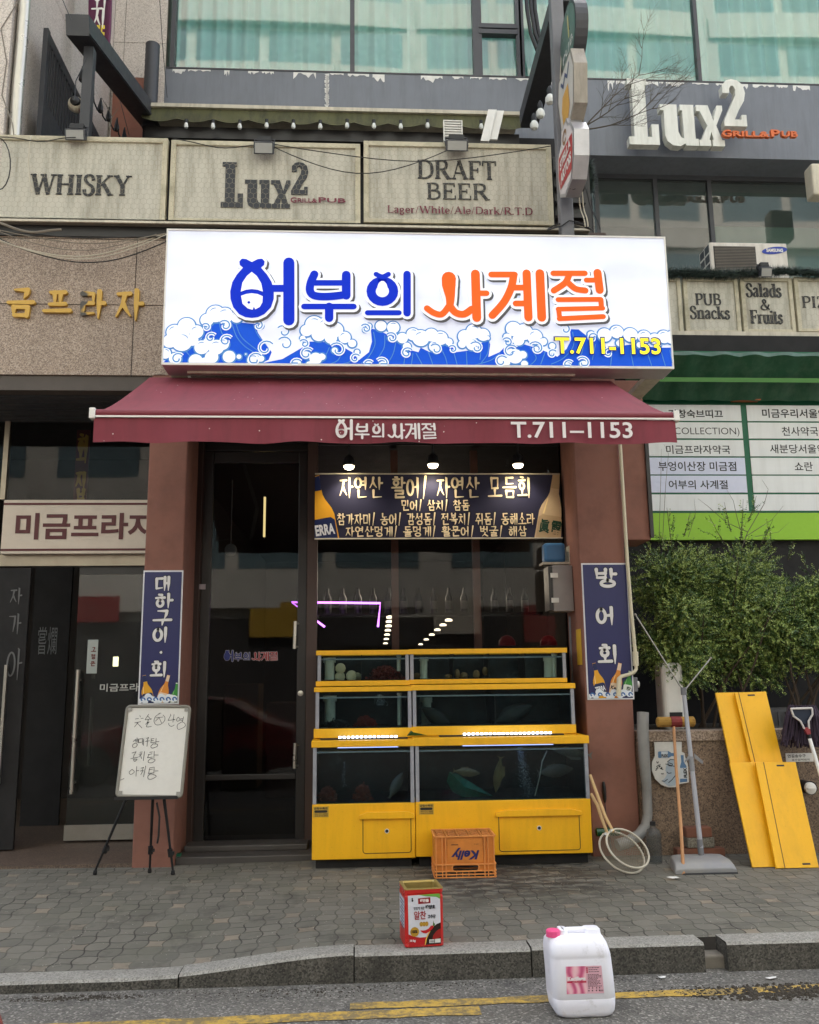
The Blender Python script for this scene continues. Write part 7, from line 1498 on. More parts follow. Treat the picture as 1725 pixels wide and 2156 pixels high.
def sdoor(xa_, xb_, yb_):
    a, b = at(xa_, yb_, EN + .04).x, XE; zt_ = at(200, 1196, EN).z; z0 = .05
    d = thing('glass_door', 'tinted glass door leaf with steel kick plate and paper notice', 'door', ((a + b) / 2, EN + .04, 0)); m = MB(); m.box(a, b, EN + .03, EN + .045, z0 + .12, zt_); m.build('pane', glass('entrance_door_glass', (.5, .54, .52, 1), .02, .8, 1.5, .08), d)
    m = MB(); m.box(a - .01, b, EN + .015, EN + .06, z0, z0 + .14); m.build('kick_plate', M['dullsteel'], d); m = MB(); m.box(a, b, EN + .02, EN + .055, zt_ - .06, zt_ + .02); m.build('top_rail', M['frame'], d)
    h = MB(); p0, p1 = at(164, 1410, EN - .05), at(151, 1672, EN - .05); xx = (p0.x + p1.x) / 2; h.tube([(xx, EN - .05, p1.z), (xx, EN - .05, p0.z)], .02, 10)
    for z in (p0.z - .1, p1.z + .1): h.tube([(xx, EN - .05, z), (xx, EN + .03, z)], .012, 8)
    h.build('handle', M['steel'], d, smooth=True)
    h = MB(); xx += .1; h.tube([(xx, EN + .12, p1.z + .25), (xx, EN + .12, p0.z - .02)], .018, 10); h.build('inner_handle', M['dullsteel'], d, smooth=True)
    r_ = rect(183, 1347, 205, 1418, EN + .02); m = MB(); m.box(r_[0], r_[1], EN + .025, EN + .028, r_[2], r_[3]); m.build('notice', flat('notice_white', srgb(176, 184, 182), .5), d)
    m = MB(); H = r_[3] - r_[2]; W_ = r_[1] - r_[0]
    for i, c in enumerate('고정문'): strokes(m, facade(EN + .025), syl(c), r_[0] + .38 * W_, r_[3] - H * (.36 + .21 * i), r_[0] + .8 * W_, r_[3] - H * (.23 + .21 * i), .005, 'brush', .003)
    m.build('notice_text', flat('notice_red_text', srgb(110, 50, 46), .6), d)
    r_ = rect(210, 1439, 309, 1456, EN + .02); m = MB(); m.text(facade(EN + .028), '미금프라자', r_[0], r_[2], r_[1] + .02, r_[3], .003, bold=.02); m.build('lettering', flat('door_white_letters', srgb(190, 190, 186), .5), d)
    m = MB(); m.box(r_[0] - .12, b, EN + .046, EN + .05, r_[2] - .05, r_[3] + .05); m.build('navy_strip', flat('door_navy_strip', srgb(26, 28, 40), .5), d)
sdoor(141, 277, 1700)
es = thing('entrance_sign', 'cream entrance sign with large maroon Korean letters above the glass door', 'sign', (-3, EN - .12, zb_s)); YS = EN - .12
xs0 = at(4, 1110, YS).x; zb2, zt2_ = at(150, 1166, YS).z, at(150, 1052, YS).z
m = MB(); m.box(xs0, XE, YS, YS + .1, zb2, zt2_); m.build('panel', paint('sign_cream', srgb(206, 194, 180), .5, .05, 4, .15), es, bevel=.008)
m = MB(); h = zt2_ - zb2
for z in (zb2 + .03, zt2_ - .055): m.box(xs0 + .005, XE, YS - .004, YS, z, z + .022)
m.build('stripe', flat('maroon_stripe', srgb(86, 36, 38), .5), es)
r_ = rect(33, 1080, 330, 1136, YS); m = MB(); m.text(facade(YS), '미금프라자', r_[0], r_[2], r_[1], r_[3], .005, bold=.03); m.build('lettering', flat('maroon_letters', srgb(84, 32, 36), .5), es)
# black open door leaf and dark panel with grey brush characters
t = thing('black_door_leaf', 'black door leaf with grey brush characters standing open at the far left', 'door', (at(20, 1750, 8.7).x, 8.7, 0)); m = MB(); xa_ = at(14, 1500, 8.75).x; m.box(xa_ - .6, at(46, 1500, 8.75).x, 8.75, 8.79, .04, at(30, 1196, 8.75).z); m.build('leaf', M['darker'], t, bevel=.006)
m = MB(); GG = facade(8.745)
for c, b in (('자', (22, 1238, 46, 1272)), ('가', (18, 1292, 44, 1335)), ('아', (14, 1365, 46, 1432))): r_ = rect(*b, 8.745); strokes(m, GG, syl(c), r_[0], r_[2], r_[1], r_[3], .008, 'brush', .004)
m.build('lettering', flat('grey_brush_letters', srgb(92, 92, 92), .6), t)
m = MB(); m.box(at(16, 1460, 8.745).x, at(10, 1460, 8.745).x, 8.69, 8.72, at(15, 1650, 8.7).z, at(15, 1400, 8.7).z) ; m.build('handle', M['dullsteel'], t)
t = thing('corridor_wall', 'black interior wall panel with two grey brush characters seen through the entrance', 'panel', (at(100, 1750, 10.2).x, 10.2, 0)); m = MB(); m.box(at(56, 1500, 10.2).x, at(136, 1500, 10.2).x, 10.2, 10.24, .03, at(100, 1170, 10.2).z); m.build('board', M['darker'], t)
m = MB(); r_ = rect(80, 1320, 98, 1378, 10.195); m.text(facade(10.195), '嘗', r_[0], r_[2], r_[1], r_[3], .003); r_ = rect(101, 1320, 120, 1378, 10.195); m.text(facade(10.195), '爛', r_[0], r_[2], r_[1], r_[3], .003); m.build('lettering', flat('dim_grey_letters', srgb(110, 112, 114), .6), t)
p = at(243, 1393, 11.5); m = MB(); m.box(p.x - .03, p.x + .03, 11.5, 11.53, p.z - .06, p.z + .06); tag(m.build('interior_lamp', glow('lobby_lamp', (1, .85, .5, 1), 2)), 'tiny lit lamp far inside the plaza lobby behind the glass door', 'lamp')
r_ = rect(158, 905, 182, 1060, 10.2); t = thing('hanging_banner', 'maroon hanging banner with yellow characters behind the entrance transom glass', 'banner', (r_[0], 10.2, r_[2])); m = MB(); m.box(r_[0], r_[1] + .02, 10.2, 10.22, r_[2], r_[3]); m.build('cloth', flat('inner_maroon', srgb(96, 40, 40), .6), t)
m = MB()
for i, c in enumerate('회집'): h = (r_[3] - r_[2]) / 2; strokes(m, facade(10.2), syl(c), r_[0] + .02, r_[3] - h * (i + .9), r_[1], r_[3] - h * (i + .15), .02, 'brush', .004)
m.build('lettering', flat('inner_gold', srgb(190, 150, 50), .6), t)

# ---------------------------------------------------------------- terrace above the shop
TP = 8.0
t = thing('terrace', 'first floor terrace slab and stained edge beam above the fish shop', 'terrace', (0, TP, zst)); xr_t = at(1240, 478, P - .05).x
z_a, z_b = at(700, 487, P - .08).z, at(700, 471, P - .08).z
m = MB(); m.box(-9, xr_t, P - .08, BK, z_a + .05, z_b - .012); m.build('slab', M['concrete'], t)
m = MB(); m.box(-9, xr_t, P - .1, P - .08, z_a + .045, z_b); m.box(-9, xr_t, P - .1, P + .0, z_b - .012, z_b); m.build('edge_beam', M['offwhite'], t)
m = MB(); m.box(-9, xr_t, P - .02, P + .15, z_a - .06, z_a + .048); m.build('lower_edge', M['frame'], t)
def hexwire(mb, to3, u0, v0, u1, v1, s, d, w=.0016):
    hx = s * math.sqrt(3); j = 0; v = v0 - s
    def seg(a, b):
        if not (u0 <= a[0] <= u1 and u0 <= b[0] <= u1 and v0 <= a[1] <= v1 and v0 <= b[1] <= v1): return
        dx, dy = b[0] - a[0], b[1] - a[1]; L = math.hypot(dx, dy); nx, ny = -dy / L * w, dx / L * w
        mb.add([to3(a[0] + nx, a[1] + ny, d), to3(a[0] - nx, a[1] - ny, d), to3(b[0] - nx, b[1] - ny, d), to3(b[0] + nx, b[1] + ny, d)], [(0, 1, 2, 3)])
    while v < v1 + s:
        u = u0 - hx + (hx / 2 if j % 2 else 0)
        while u < u1 + hx:
            c = (u, v); P_ = [(u + s * math.sin(R(60 * k)), v + s * math.cos(R(60 * k))) for k in range(6)]
            seg(P_[0], P_[1]); seg(P_[5], P_[0]); seg(P_[1], P_[2]); u += hx
        v += s * 1.5; j += 1
M['ivory'] = paint('stained_ivory_panel', srgb(192, 188, 174), .7, .07, 4, .78, srgb(104, 98, 80), streak=True, bump=.1)
M['ivoryframe'] = paint('mossy_ivory_frame', srgb(190, 182, 158), .7, .16, 16, .7, srgb(104, 100, 76), bump=.2)
M['wire'] = paint('chicken_wire', srgb(146, 138, 116), .5, .2)
M['letter'] = paint('dark_cut_letters', srgb(24, 24, 26), .5, .12)
def lux(mb, to3, u0, v0, u1, v1, d, thick):
    """slab letters L u x and a raised 2, drawn in a unit box"""
    W_, H = u1 - u0, v1 - v0
    def bx(x_0, y_0, x_1, y_1, dd=0): mb.prism([to3(u0 + x * W_, v0 + y * H, d + dd) for x, y in ((x_0, y_0), (x_1, y_0), (x_1, y_1), (x_0, y_1))], to3(0, 0, 0) - to3(0, 0, thick))
    def pg(pts, dd=0): mb.prism([to3(u0 + x * W_, v0 + y * H, d + dd) for x, y in pts], to3(0, 0, 0) - to3(0, 0, thick))
    e = .0006
    pg([(.0, .0), (.25, .0), (.25, .3), (.19, .3), (.19, .115), (.155, .115), (.155, .88), (.17, .88), (.17, .97), (.01, .97), (.01, .88), (.045, .88), (.045, .115), (.0, .115)])
    pg([(.27, .6), (.41, .6), (.41, .2), (.43, .12), (.455, .1), (.455, .515), (.435, .515), (.435, .6), (.55, .6), (.55, .1), (.575, .1), (.575, .0), (.47, .0), (.46, .03), (.42, -.01), (.36, .0), (.315, .06), (.30, .14), (.30, .515), (.27, .515)])
    for q in (((.57, .6), (.67, .6), (.71, .37), (.745, .6), (.79, .6), (.79, .53), (.73, .3), (.77, .09), (.79, .09), (.79, .0), (.69, .0), (.69, .09), (.70, .09), (.685, .21), (.665, .09), (.675, .09), (.675, .0), (.58, .0), (.58, .09), (.60, .09), (.655, .3), (.60, .51), (.57, .51)),): pg(q)
    pg([(.80, .30), (.99, .30), (.99, .47), (.95, .47), (.945, .40), (.89, .40), (.93, .54), (.98, .68), (.995, .8), (.98, .92), (.935, .985), (.885, 1.0), (.84, .98), (.805, .91), (.805, .79), (.86, .79), (.865, .87), (.88, .905), (.9, .9), (.915, .85), (.91, .76), (.87, .62), (.825, .47), (.80, .385)])
def wirepanel(label, px0, px1, py0, py1, Y, content, group=None, hexs=.034):
    r_ = rect(px0, py0, px1, py1, Y); t = thing('panel_sign', label, 'sign', ((r_[0] + r_[1]) / 2, Y, r_[2]), group); G = facade(Y); b = .05
    m = MB(); m.box(r_[0] + .004, r_[1] - .004, Y + .006, Y + .06, r_[2] + .01, r_[3] - .01); m.build('backboard', M['ivory'], t)
    m = MB(); fr = ((r_[0], r_[0] + b, r_[2], r_[3]), (r_[1] - b, r_[1], r_[2], r_[3]), (r_[0] + b, r_[1] - b, r_[3] - b, r_[3]), (r_[0] + b, r_[1] - b, r_[2], r_[2] + b * .8))
    for a, c, e, f in fr: m.box(a, c, Y - .016, Y + .05, e, f)
    m.build('frame', M['ivoryframe'], t, bevel=.004)
    m = MB(); hexwire(m, G, r_[0] + .01, r_[2] + .01, r_[1] - .01, r_[3] - .01, hexs, .018, .0011); m.build('wire_mesh', M['wire'], t)
    content(t, G, Y); return t
def c1_(t, G, Y):
    r_ = rect(64, 368, 277, 410, Y); m = MB(); serif(m, G, 'WHISKY', r_[0], r_[2], r_[1], r_[3], .004, .008, 1.2); m.build('lettering', M['letter'], t)
def gp(t, Yf, items, mat, nm, th=.0, bold=.02):
    m = MB()
    for s, x_0, y_0, x_1, y_1 in items: r_ = rect(x_0, y_0, x_1, y_1, Yf); m.text(facade(Yf), s, r_[0], r_[2], r_[1], r_[3], .012, bold=bold, thick=th)
    m.build(nm, mat, t)
wine = flat('wine_red_letters', srgb(112, 40, 58), .5)
def c2_(t, G, Y):
    r_ = rect(466, 340, 650, 438, Y); m = MB(); lux(m, G, r_[0], r_[2], r_[1], r_[3], .004, .012); m.build('lettering', paint('dark_slate_letters', srgb(34, 37, 43), .5, .1), t)
    gp(t, Y, (('G', 612, 417, 625, 428), ('RILL&', 627, 419, 668, 428), ('P', 671, 417, 687, 428), ('UB', 689, 419, 728, 428)), wine, 'small_lettering', .006)
def c3_(t, G, Y):
    m = MB(); r_ = rect(878, 338, 1046, 377, Y); serif(m, G, 'DRAFT', r_[0], r_[2], r_[1], r_[3], .004, .008, 1.1); r_ = rect(897, 386, 1030, 420, Y); serif(m, G, 'BEER', r_[0], r_[2], r_[1], r_[3], .004, .008, 1.1); m.build('lettering', M['letter'], t)
    m = MB(); r_ = rect(815, 436, 1122, 451, Y); serif(m, G, 'Lager/White/Ale/Dark/R.T.D', r_[0], r_[2], r_[1], r_[3], .012, .004, 1.2); m.build('small_lettering', wine, t)
gl = 'wire covered panels along the terrace edge'
wirepanel('stained ivory wire covered panel lettered WHISKY at the left of the terrace', -60, 351, 288, 470, TP, c1_, gl)
wirepanel('stained ivory wire covered panel with dark Lux2 letters in the terrace middle', 358, 759, 300, 471, TP, c2_, gl)
wirepanel('stained ivory wire covered panel lettered DRAFT BEER right of the middle one', 766, 1163, 302, 472, TP, c3_, gl)
m = MB(); a = at(1165, 400, TP + .3).x; m.box(a, at(1240, 400, TP + .3).x, TP + .25, TP + .4, at(1200, 478, TP).z, at(1200, 300, TP).z)
for i in range(5): m.box(a, a + .3, TP + .18, TP + .25, at(1200, 470 - i * 32, TP).z, at(1200, 462 - i * 32, TP).z)
tag(m.build('terrace_railing', M['frame']), 'dark slatted railing end between panel sign and sign pole', 'railing')
def flood(label, px, py, w, h, Y, tilt=.06):
    r_ = rect(px - w / 2, py - h / 2, px + w / 2, py + h / 2, Y); t = thing('floodlight', label, 'floodlight', ((r_[0] + r_[1]) / 2, Y, r_[3]), 'floodlights along the terrace edge'); c = Vector(((r_[0] + r_[1]) / 2, Y, (r_[2] + r_[3]) / 2)); hw = (r_[1] - r_[0]) / 2; hh = (r_[3] - r_[2]) / 2
    m = MB(); m.obox(c, (hw, 0, 0), (0, .03, .02), (0, -.02 * hh / .06, hh)); m.build('housing', M['darkgrey'], t, bevel=.006)
    m = MB(); m.obox(c + Vector((0, -.032, -.022)), (hw * .86, 0, 0), (0, .003, .002), (0, -.02 * hh / .06 * .8, hh * .8)); m.build('lens', flat('flood_lens', srgb(150, 150, 146), .2), t)
    m = MB(); m.tube([c + Vector((-hw, 0, 0)), c + Vector((-hw, .05, hh + .06)), c + Vector((hw, .05, hh + .06)), c + Vector((hw, 0, 0))], .008, 6); m.box(c.x - hw * .7, c.x + hw * .7, Y + .0, Y + .12, r_[3] + .02, r_[3] + .07); m.build('bracket', M['black'], t)
flood('black floodlight clipped over the top of the Lux2 panel', 556, 311, 42, 22, TP - .1)
flood('black floodlight over the DRAFT BEER panel below a metal grille', 962, 306, 46, 20, TP - .1)
flood('black floodlight lying on top of the WHISKY panel', 160, 283, 42, 20, TP - .06)
r_ = rect(936, 256, 972, 298, TP + .25); t = thing('metal_grille', 'pale slatted metal grille standing behind the DRAFT BEER panel', 'grille', (r_[0], TP + .25, r_[2]))
m = MB()
for i in range(9): z = r_[2] + (r_[3] - r_[2]) * i / 8; m.box(r_[0], r_[1], TP + .24, TP + .27, z, z + .012)
m.build('slats', M['white'], t); m = MB(); m.box(r_[0] - .01, r_[0], TP + .235, TP + .275, r_[2], r_[3] + .01); m.box(r_[1], r_[1] + .01, TP + .235, TP + .275, r_[2], r_[3] + .01); m.build('frame', M['white'], t)
m = MB(); a, b = at(1021, 298, TP + .3), at(1037, 232, TP + .35); m.obox((a + b) / 2, (.045, 0, 0), (0, .015, 0), (b - a) * .5); m.obox((a + b) / 2 + Vector((.09, .02, .02)), (.04, 0, 0), (0, .012, 0), (b - a) * .46); tag(m.build('pale_board', M['white']), 'pair of pale boards leaning upright behind the DRAFT BEER panel', 'board')
# pergola
t = thing('pergola', 'dark steel pergola with two sloping beams and thin posts over the terrace', 'pergola', (0, 8.3, z_b))
def beam(fpx, bpx, Yf, Yb, w, h):
    """front face centre pixel, back centre pixel"""
    f, b = at(*fpx, Yf), at(*bpx, Yb); d = (b - f).normalized(); ux = Vector((1, 0, 0)); uz = ux.cross(d).normalized() * -1; uz = uz if uz.z > 0 else -uz
    m = MB(); m.obox((f + b) / 2, (w / 2, 0, 0), (b - f) / 2, uz * h / 2); m.obox((f + b) / 2 + Vector((w / 2 + .006, 0, -h / 2 + .02)), (.006, 0, 0), (b - f) / 2, uz * .012); m.build('beam', M['darkgrey'], t)
k83 = 8.3 / FPX
beam((163, 52), (318, 252), 8.3, 11.0, .235, .21); beam((1190, -18), (1112, 254), 8.3, 11.0, .235, .21)
a, b = at(190, 104, 8.55), at(168, 300, 8.55); m = MB(); m.box(a.x - .05, a.x + .05, 8.5, 8.6, z_b, a.z); m.build('post', M['darkgrey'], t)
BPT = []
for i, (px, py) in enumerate(((226, 178), (252, 218), (290, 250), (316, 272), (345, 308), (365, 330))):
    Y = 8.7 + i * .38; p = at(px * .766 if False else (173, 193, 212, 229, 246, 262)[i], (156, 186, 222, 240, 262, 282)[i], Y); s = thing('string_bulb', ('first', 'second', 'third', 'fourth', 'fifth', 'sixth')[i] + ' black empty bulb holder from the street along the left pergola beam', 'bulb holder', p, 'bulb holders on the left beam')
    BPT.append(p); m = MB(); m.lathe([(.02, -.09), (.034, -.07), (.03, -.02), (.014, .03), (.008, .09)], p, 10); m.build('socket', M['black'], s, smooth=True)
for i, (px, py) in enumerate(((1158, 205), (1138, 235), (1125, 260))):
    p = at(px, py, 8.9 + .45 * i); s = thing('light_bulb', ('nearest', 'middle', 'farthest')[i] + ' white bulb hanging under the right pergola beam', 'bulb', p, 'bulbs under the right beam'); m = MB(); m.lathe([(.004, -.085), (.04, -.07), (.055, -.035), (.05, .0), (.03, .03)], p, 12); m.build('globe', flat('bulb_white', srgb(214, 216, 212), .25), s, smooth=True); m = MB(); m.lathe([(.03, .03), (.034, .09), (.012, .14)], p, 10); m.build('socket', M['black'], s, smooth=True)
m = MB(); q = []
for a, b in zip(BPT[:-1], BPT[1:]): q += [a + Vector((0, 0, .09)), a.lerp(b, .3) + Vector((0, 0, -.1)), a.lerp(b, .7) + Vector((0, 0, -.12))]
m.tube(q + [BPT[-1] + Vector((0, 0, .09))], .009, 6); tag(m.build('bulb_cord', M['black'], smooth=True), 'black cord looping between the bulb holders under the left beam', 'cord')
# stained green folded terrace awning
AW = 10.6
r_ = rect(300, 236, 1094, 262, AW); t = thing('terrace_awning', 'grimy green scalloped awning edge at the back of the terrace', 'awning', (0, AW, r_[2])); m = MB(); N = 90; v = []
for j in range(4):
    for i in range(N + 1): u = i / N; v.append((r_[0] + (r_[1] - r_[0]) * u, AW - .02 * j, r_[3] - (r_[3] - r_[2] + .05 * abs(math.sin(u * 34))) * j / 3))
m.add(v, [(j * (N + 1) + i, j * (N + 1) + i + 1, (j + 1) * (N + 1) + i + 1, (j + 1) * (N + 1) + i) for j in range(3) for i in range(N)]); m.build('valance', paint('mossy_canvas', srgb(86, 86, 58), .9, .2, 4, .9, srgb(48, 46, 40), streak=True), t)
m = MB(); m.box(r_[0], r_[1], AW - .04, AW + .5, r_[3], r_[3] + .05); m.build('top_bar', M['offwhite'], t); m = MB(); m.box(r_[0] + .02, r_[1], AW + .06, AW + .12, r_[2] - .2, r_[2] - .04); m.build('rear_beam', M['frame'], t)
for i in range(12):
    p = at(392 + i * 56.5, 262 + (i % 3), AW - .1); s = thing('light_bulb', ORD[i] + ' small pale bulb from the left in the row below the terrace awning', 'bulb', p, 'bulbs below the terrace awning'); m = MB(); m.lathe([(.004, -.06), (.024, -.046), (.03, -.02), (.02, .02)], p, 10); m.build('globe', flat('bulb_white', srgb(214, 216, 212), .25), s, smooth=True); m = MB(); m.lathe([(.02, .02), (.024, .07)], p, 10); m.build('socket', M['black'], s)
m = MB(); m.box(at(300, 280, BK - .2).x, at(1240, 280, BK - .2).x, BK - .2, BK - .1, z_b, r_[3] + .02); tag(m.build('terrace_back_wall', M['darker']), 'dark back wall of the terrace under the green awning', 'wall')

# ---------------------------------------------------------------- upper rear facade
XB0, XB1 = at(347, 180, BK).x, 14.0
zw = at(900, 158, BK).z; zl = at(900, 226, BK).z
up = thing('pub_building', 'grey banded building with tall teal glazed windows above the pub', 'building', (4, BK, z_b))
m = MB(); m.box(XB0, at(1236, 200, BK).x, BK, BK + .3, zl - .6, zw); m.build('grey_band', M['fascia'], up)
xq = at(1236, 200, BK).x; zlf = at(1450, 331, BK).z; m = MB(); m.box(xq + .002, XB1, BK - .003, BK + .9, zlf, zw - .003); m.build('fascia', M['fascia'], up)
fl = NT('flaked_white_paint'); c = fl.mix(fl.noise(16, 4), srgb(196, 194, 190), srgb(232, 230, 226)); fl.l(c, fl.b.inputs['Base Color'])
m = MB(); rnd = random.Random(12); x = XB0 + .1
while x < XB1 - 3:
    w = rnd.uniform(.04, .34); n_ = 9; h = rnd.uniform(.02, .12) * (1.8 if rnd.random() < .2 else 1)
    if rnd.random() < .8: m.poly([Vector((x + w * i / n_, BK - .006, zw - .012)) for i in range(n_ + 1)] + [Vector((x + w * (n_ - i) / n_, BK - .006, zw - .02 - h * rnd.random())) for i in range(n_ + 1)])
    x += w + rnd.uniform(.0, .2)
for px in (689,): 
    xx = at(px, 190, BK).x
    for k in range(16): z = zw - .03 - k * (zw - zl) / 16; w = rnd.uniform(.015, .05); m.poly([Vector((xx + a, BK - .006, z + b_)) for a, b_ in ((-w, 0), (w * .8, .01), (w * rnd.random(), -.045), (-w * rnd.random(), -.04))])
m.build('flaked_paint', fl.m, up)['kind'] = 'stuff'
zc_ = zw + 9; m = MB(); m.box(XB0 + .08, XB1, BK + .06, BK + .075, zw, zc_); m.build('pane', M['upglass'], up)
fr = MB(); fm = paint('window_frame_dark', srgb(62, 62, 66), .4, .1)
for px, w in ((742, .05), (1006, .1), (1094, .06), (1100, .05), (1470, .04)): x = at(px, 100, BK).x; fr.box(x - w / 2 * 1.3, x + w / 2 * 1.3, BK + .0, BK + .1, zw, zc_)
fr.box(XB0 + .06, XB0 + .12, BK - .02, BK + .1, zw, zc_); fr.box(XB0, XB1, BK - .01, BK + .1, zw, zw + .02)
xa_, xb_ = at(1010, 100, BK).x, at(1092, 100, BK).x
for py in (54, 66): z = at(1050, py, BK).z; fr.box(xa_, xb_, BK - .012, BK + .09, z - .04, z + .03)
fr.build('frame', fm, up)
# curtains behind the glass
cm_ = NT('pale_teal_curtain'); sp = cm_.n('ShaderNodeSeparateXYZ'); cm_.l(cm_.co(), sp.inputs[0]); cs = cm_.math('MULTIPLY_ADD', sp.outputs[0], 1.7, 0.0)
c = cm_.mix(cm_.ramp(cm_.noise(.9, 3, vec=None, stretch=(1, 1, .05)), [(.3, (0, 0, 0, 1)), (.7, (1, 1, 1, 1))]), srgb(128, 176, 174), srgb(182, 196, 184)); cm_.l(c, cm_.b.inputs['Base Color']); cm_.b.inputs['Roughness'].default_value = .8
m = MB(); n_ = 900; v = []; rnd = random.Random(3); ph = 0
for i in range(n_ + 1):
    x = XB0 + .05 + (XB1 - XB0 - .05) * i / n_; ph += rnd.uniform(.25, .75); yy = BK + .34 + .055 * math.sin(ph); v.append((x, yy, zw - .02)); v.append((x, yy, zc_))
m.add(v, [(2 * i, 2 * i + 2, 2 * i + 3, 2 * i + 1) for i in range(n_)]); m.build('curtain', cm_.m, up, smooth=True)
m = MB(); m.box(XB0, XB1, BK + .9, BK + 1, zl - .5, zc_); m.box(XB0, XB1, BK + .1, BK + .9, zc_, zc_ + .1); m.box(XB0 - .1, XB0 + .05, BK + .3, BK + 1, zl - .5, zc_); m.build('room_wall', paint('room_pale', srgb(170, 176, 170), .8), up)
# windows under the fascia at the right
m = MB(); zb3 = at(1480, 575, BK + .5).z - .6; zb4 = at(1480, 382, BK + .5).z; m.box(xq - .4, XB1, BK + .5, BK + .512, zb3, zb4); m.build('lower_pane', glass('lower_teal_glass', (.6, .68, .66, 1), .03, 1, 1.7, .12), up)
m = MB(); m.box(xq - .4, XB1, BK + .46, BK + .55, zb4, zb4 + .1); m.box(xq - .4, XB1, BK + .9, BK + .95, zb4 + .1, zlf + .2)
for px in (1258, 1383, 1497): x = at(px, 460, BK + .5).x; m.box(x - .03, x + .03, BK + .46, BK + .54, zb3, zb4)
m.build('lower_frame', M['darkgrey'], up)
m = MB(); m.box(xq - .4, XB1, BK + 2.2, BK + 2.3, zb3, zlf + .5); m.box(xq - .4, XB1, BK + .95, BK + 2.3, zlf + .1, zlf + .2); m.build('lower_room', paint('lower_room_teal', srgb(96, 118, 116), .8, .3, 1.5), up)
m = MB(); m.box(at(1500, 520, BK + .8).x, XB1, BK + .8, BK + .82, zb3, at(1600, 478, BK + .8).z); m.build('lower_blind', paint('pale_green_blind', srgb(146, 172, 160), .7, .06), up)
m = MB(); m.box(bx1, XB1, BK + .6, BK + .7, zb3 - 2.5, zb3 + .3); m.build('lower_wall', M['darkgrey'], up)
# big Lux2 letters
LY = BK - .3
t = thing('channel_letters', 'large weathered white Lux2 channel letters with orange Grill and Pub on the grey fascia', 'sign', (at(1450, 300, LY).x, LY, at(1450, 304, LY).z)); G = facade(LY); r_ = rect(1322, 164, 1574, 306, LY)
m = MB(); lux(m, G, r_[0], r_[2], r_[1], r_[3], .0, .12); m.build('lettering', paint('weathered_white_letters', srgb(218, 218, 210), .5, .06, 5, .4, srgb(128, 124, 104), streak=True), t)
gp(t, LY - .02, (('G', 1518, 278, 1537, 293), ('RILL&', 1540, 281, 1617, 293), ('P', 1620, 278, 1639, 293), ('UB', 1642, 281, 1676, 293)), flat('orange_letters', srgb(206, 104, 54), .4), 'small_lettering', .05, .03)
# right panels, garland and air conditioner
RP = 10.2
def mk(items):
    def f(t, G, Y):
        m = MB()
        for s, b in items: r_ = rect(*b, Y); serif(m, G, s, r_[0], r_[2], r_[1], r_[3], .004, .008, 1.15)
        m.build('lettering', M['letter'], t)
    return f
g2 = 'wire covered panels on the right ledge'
wirepanel('narrow ivory wire covered panel half hidden behind the signboard', 1340, 1436, 585, 705, RP, lambda t, G, Y: None, g2, .05)
wirepanel('ivory wire covered panel lettered PUB Snacks', 1441, 1557, 585, 702, RP, mk((('PUB', (1464, 618, 1519, 642)), ('Snacks', (1453, 645, 1537, 671)))), g2, .05)
wirepanel('ivory wire covered panel lettered Salads and Fruits', 1562, 1671, 585, 700, RP, mk((('Salads', (1571, 597, 1645, 625)), ('&', (1601, 630, 1623, 652)), ('Fruits', (1580, 653, 1648, 681)))), g2, .05)
wirepanel('ivory wire covered panel at the right edge with letters starting PIZ', 1676, 1800, 585, 699, RP, mk((('PIZZ', (1688, 624, 1762, 648)),)), g2, .05)
t = thing('ledge', 'white edged ledge carrying the small wire panels at the right', 'ledge', (5, RP, at(1560, 720, RP).z)); m = MB(); xa_ = at(1338, 700, RP).x; m.box(xa_, 14, RP - .08, BK + .6, at(1560, 712, RP).z, at(1560, 703, RP).z); m.build('edge', M['offwhite'], t)
m = MB(); m.box(xa_, 14, RP + .02, RP + .5, at(1560, 740, RP).z - .1, at(1560, 712, RP).z); m.build('beam', M['frame'], t)
def garland(label, pts, rad, n, Y, seed):
    rnd = random.Random(seed); m = MB(); P_ = [at(x, y, Y) for x, y in pts]
    for i in range(n):
        s = rnd.random() * (len(P_) - 1); k = min(int(s), len(P_) - 2); c = P_[k].lerp(P_[k + 1], s - k); d = Vector((rnd.gauss(0, 1), rnd.gauss(0, 1), rnd.gauss(0, 1))).normalized(); a = c + d * rad * .3 * rnd.random(); e = c + d * rad * rnd.uniform(.6, 1.1); w = d.orthogonal().normalized() * .008; m.add([a - w, a + w, e], [(0, 1, 2)])
    return tag(m.build('garland', leafmat('garland_green_' + str(seed), srgb(32, 44, 38), srgb(84, 98, 88))), label, 'garland')
garland('dark artificial fir garland along the top of the right panels', [(1398, 577), (1460, 574), (1520, 578), (1600, 574), (1660, 570), (1730, 577)], .11, 5200, RP - .05, 1)
garland('short dark fir garland hanging beside the sign pole', [(1240, 340), (1246, 372), (1243, 405)], .09, 700, 8.6, 2)
flood('tilted floodlight hanging in the fir garland over Salads panel', 1612, 572, 24, 18, RP - .2)
r_ = rect(1497, 511, 1660, 590, RP + .25); AY = RP + .25; t = thing('air_conditioner', 'old white outdoor air conditioner unit with a blue oval badge above the garland', 'air conditioner', (r_[0], AY, r_[2])); m = MB(); x_m = rect(1592, 511, 1600, 590, AY)[0]
zl_ = r_[2] - .25; m.box(r_[0], r_[1], AY, AY + .35, zl_, r_[3]); m.build('casing', paint('ac_casing', srgb(206, 200, 190), .5, .06, 6, .45, srgb(120, 100, 80), streak=True), t, bevel=.012)
m = MB(); gx0 = rect(1505, 520, 1592, 590, AY)
for i in range(26): z = gx0[3] - i * .021; m.box(gx0[0] + .01, gx0[1], AY - .012, AY - .004, z - .009, z)
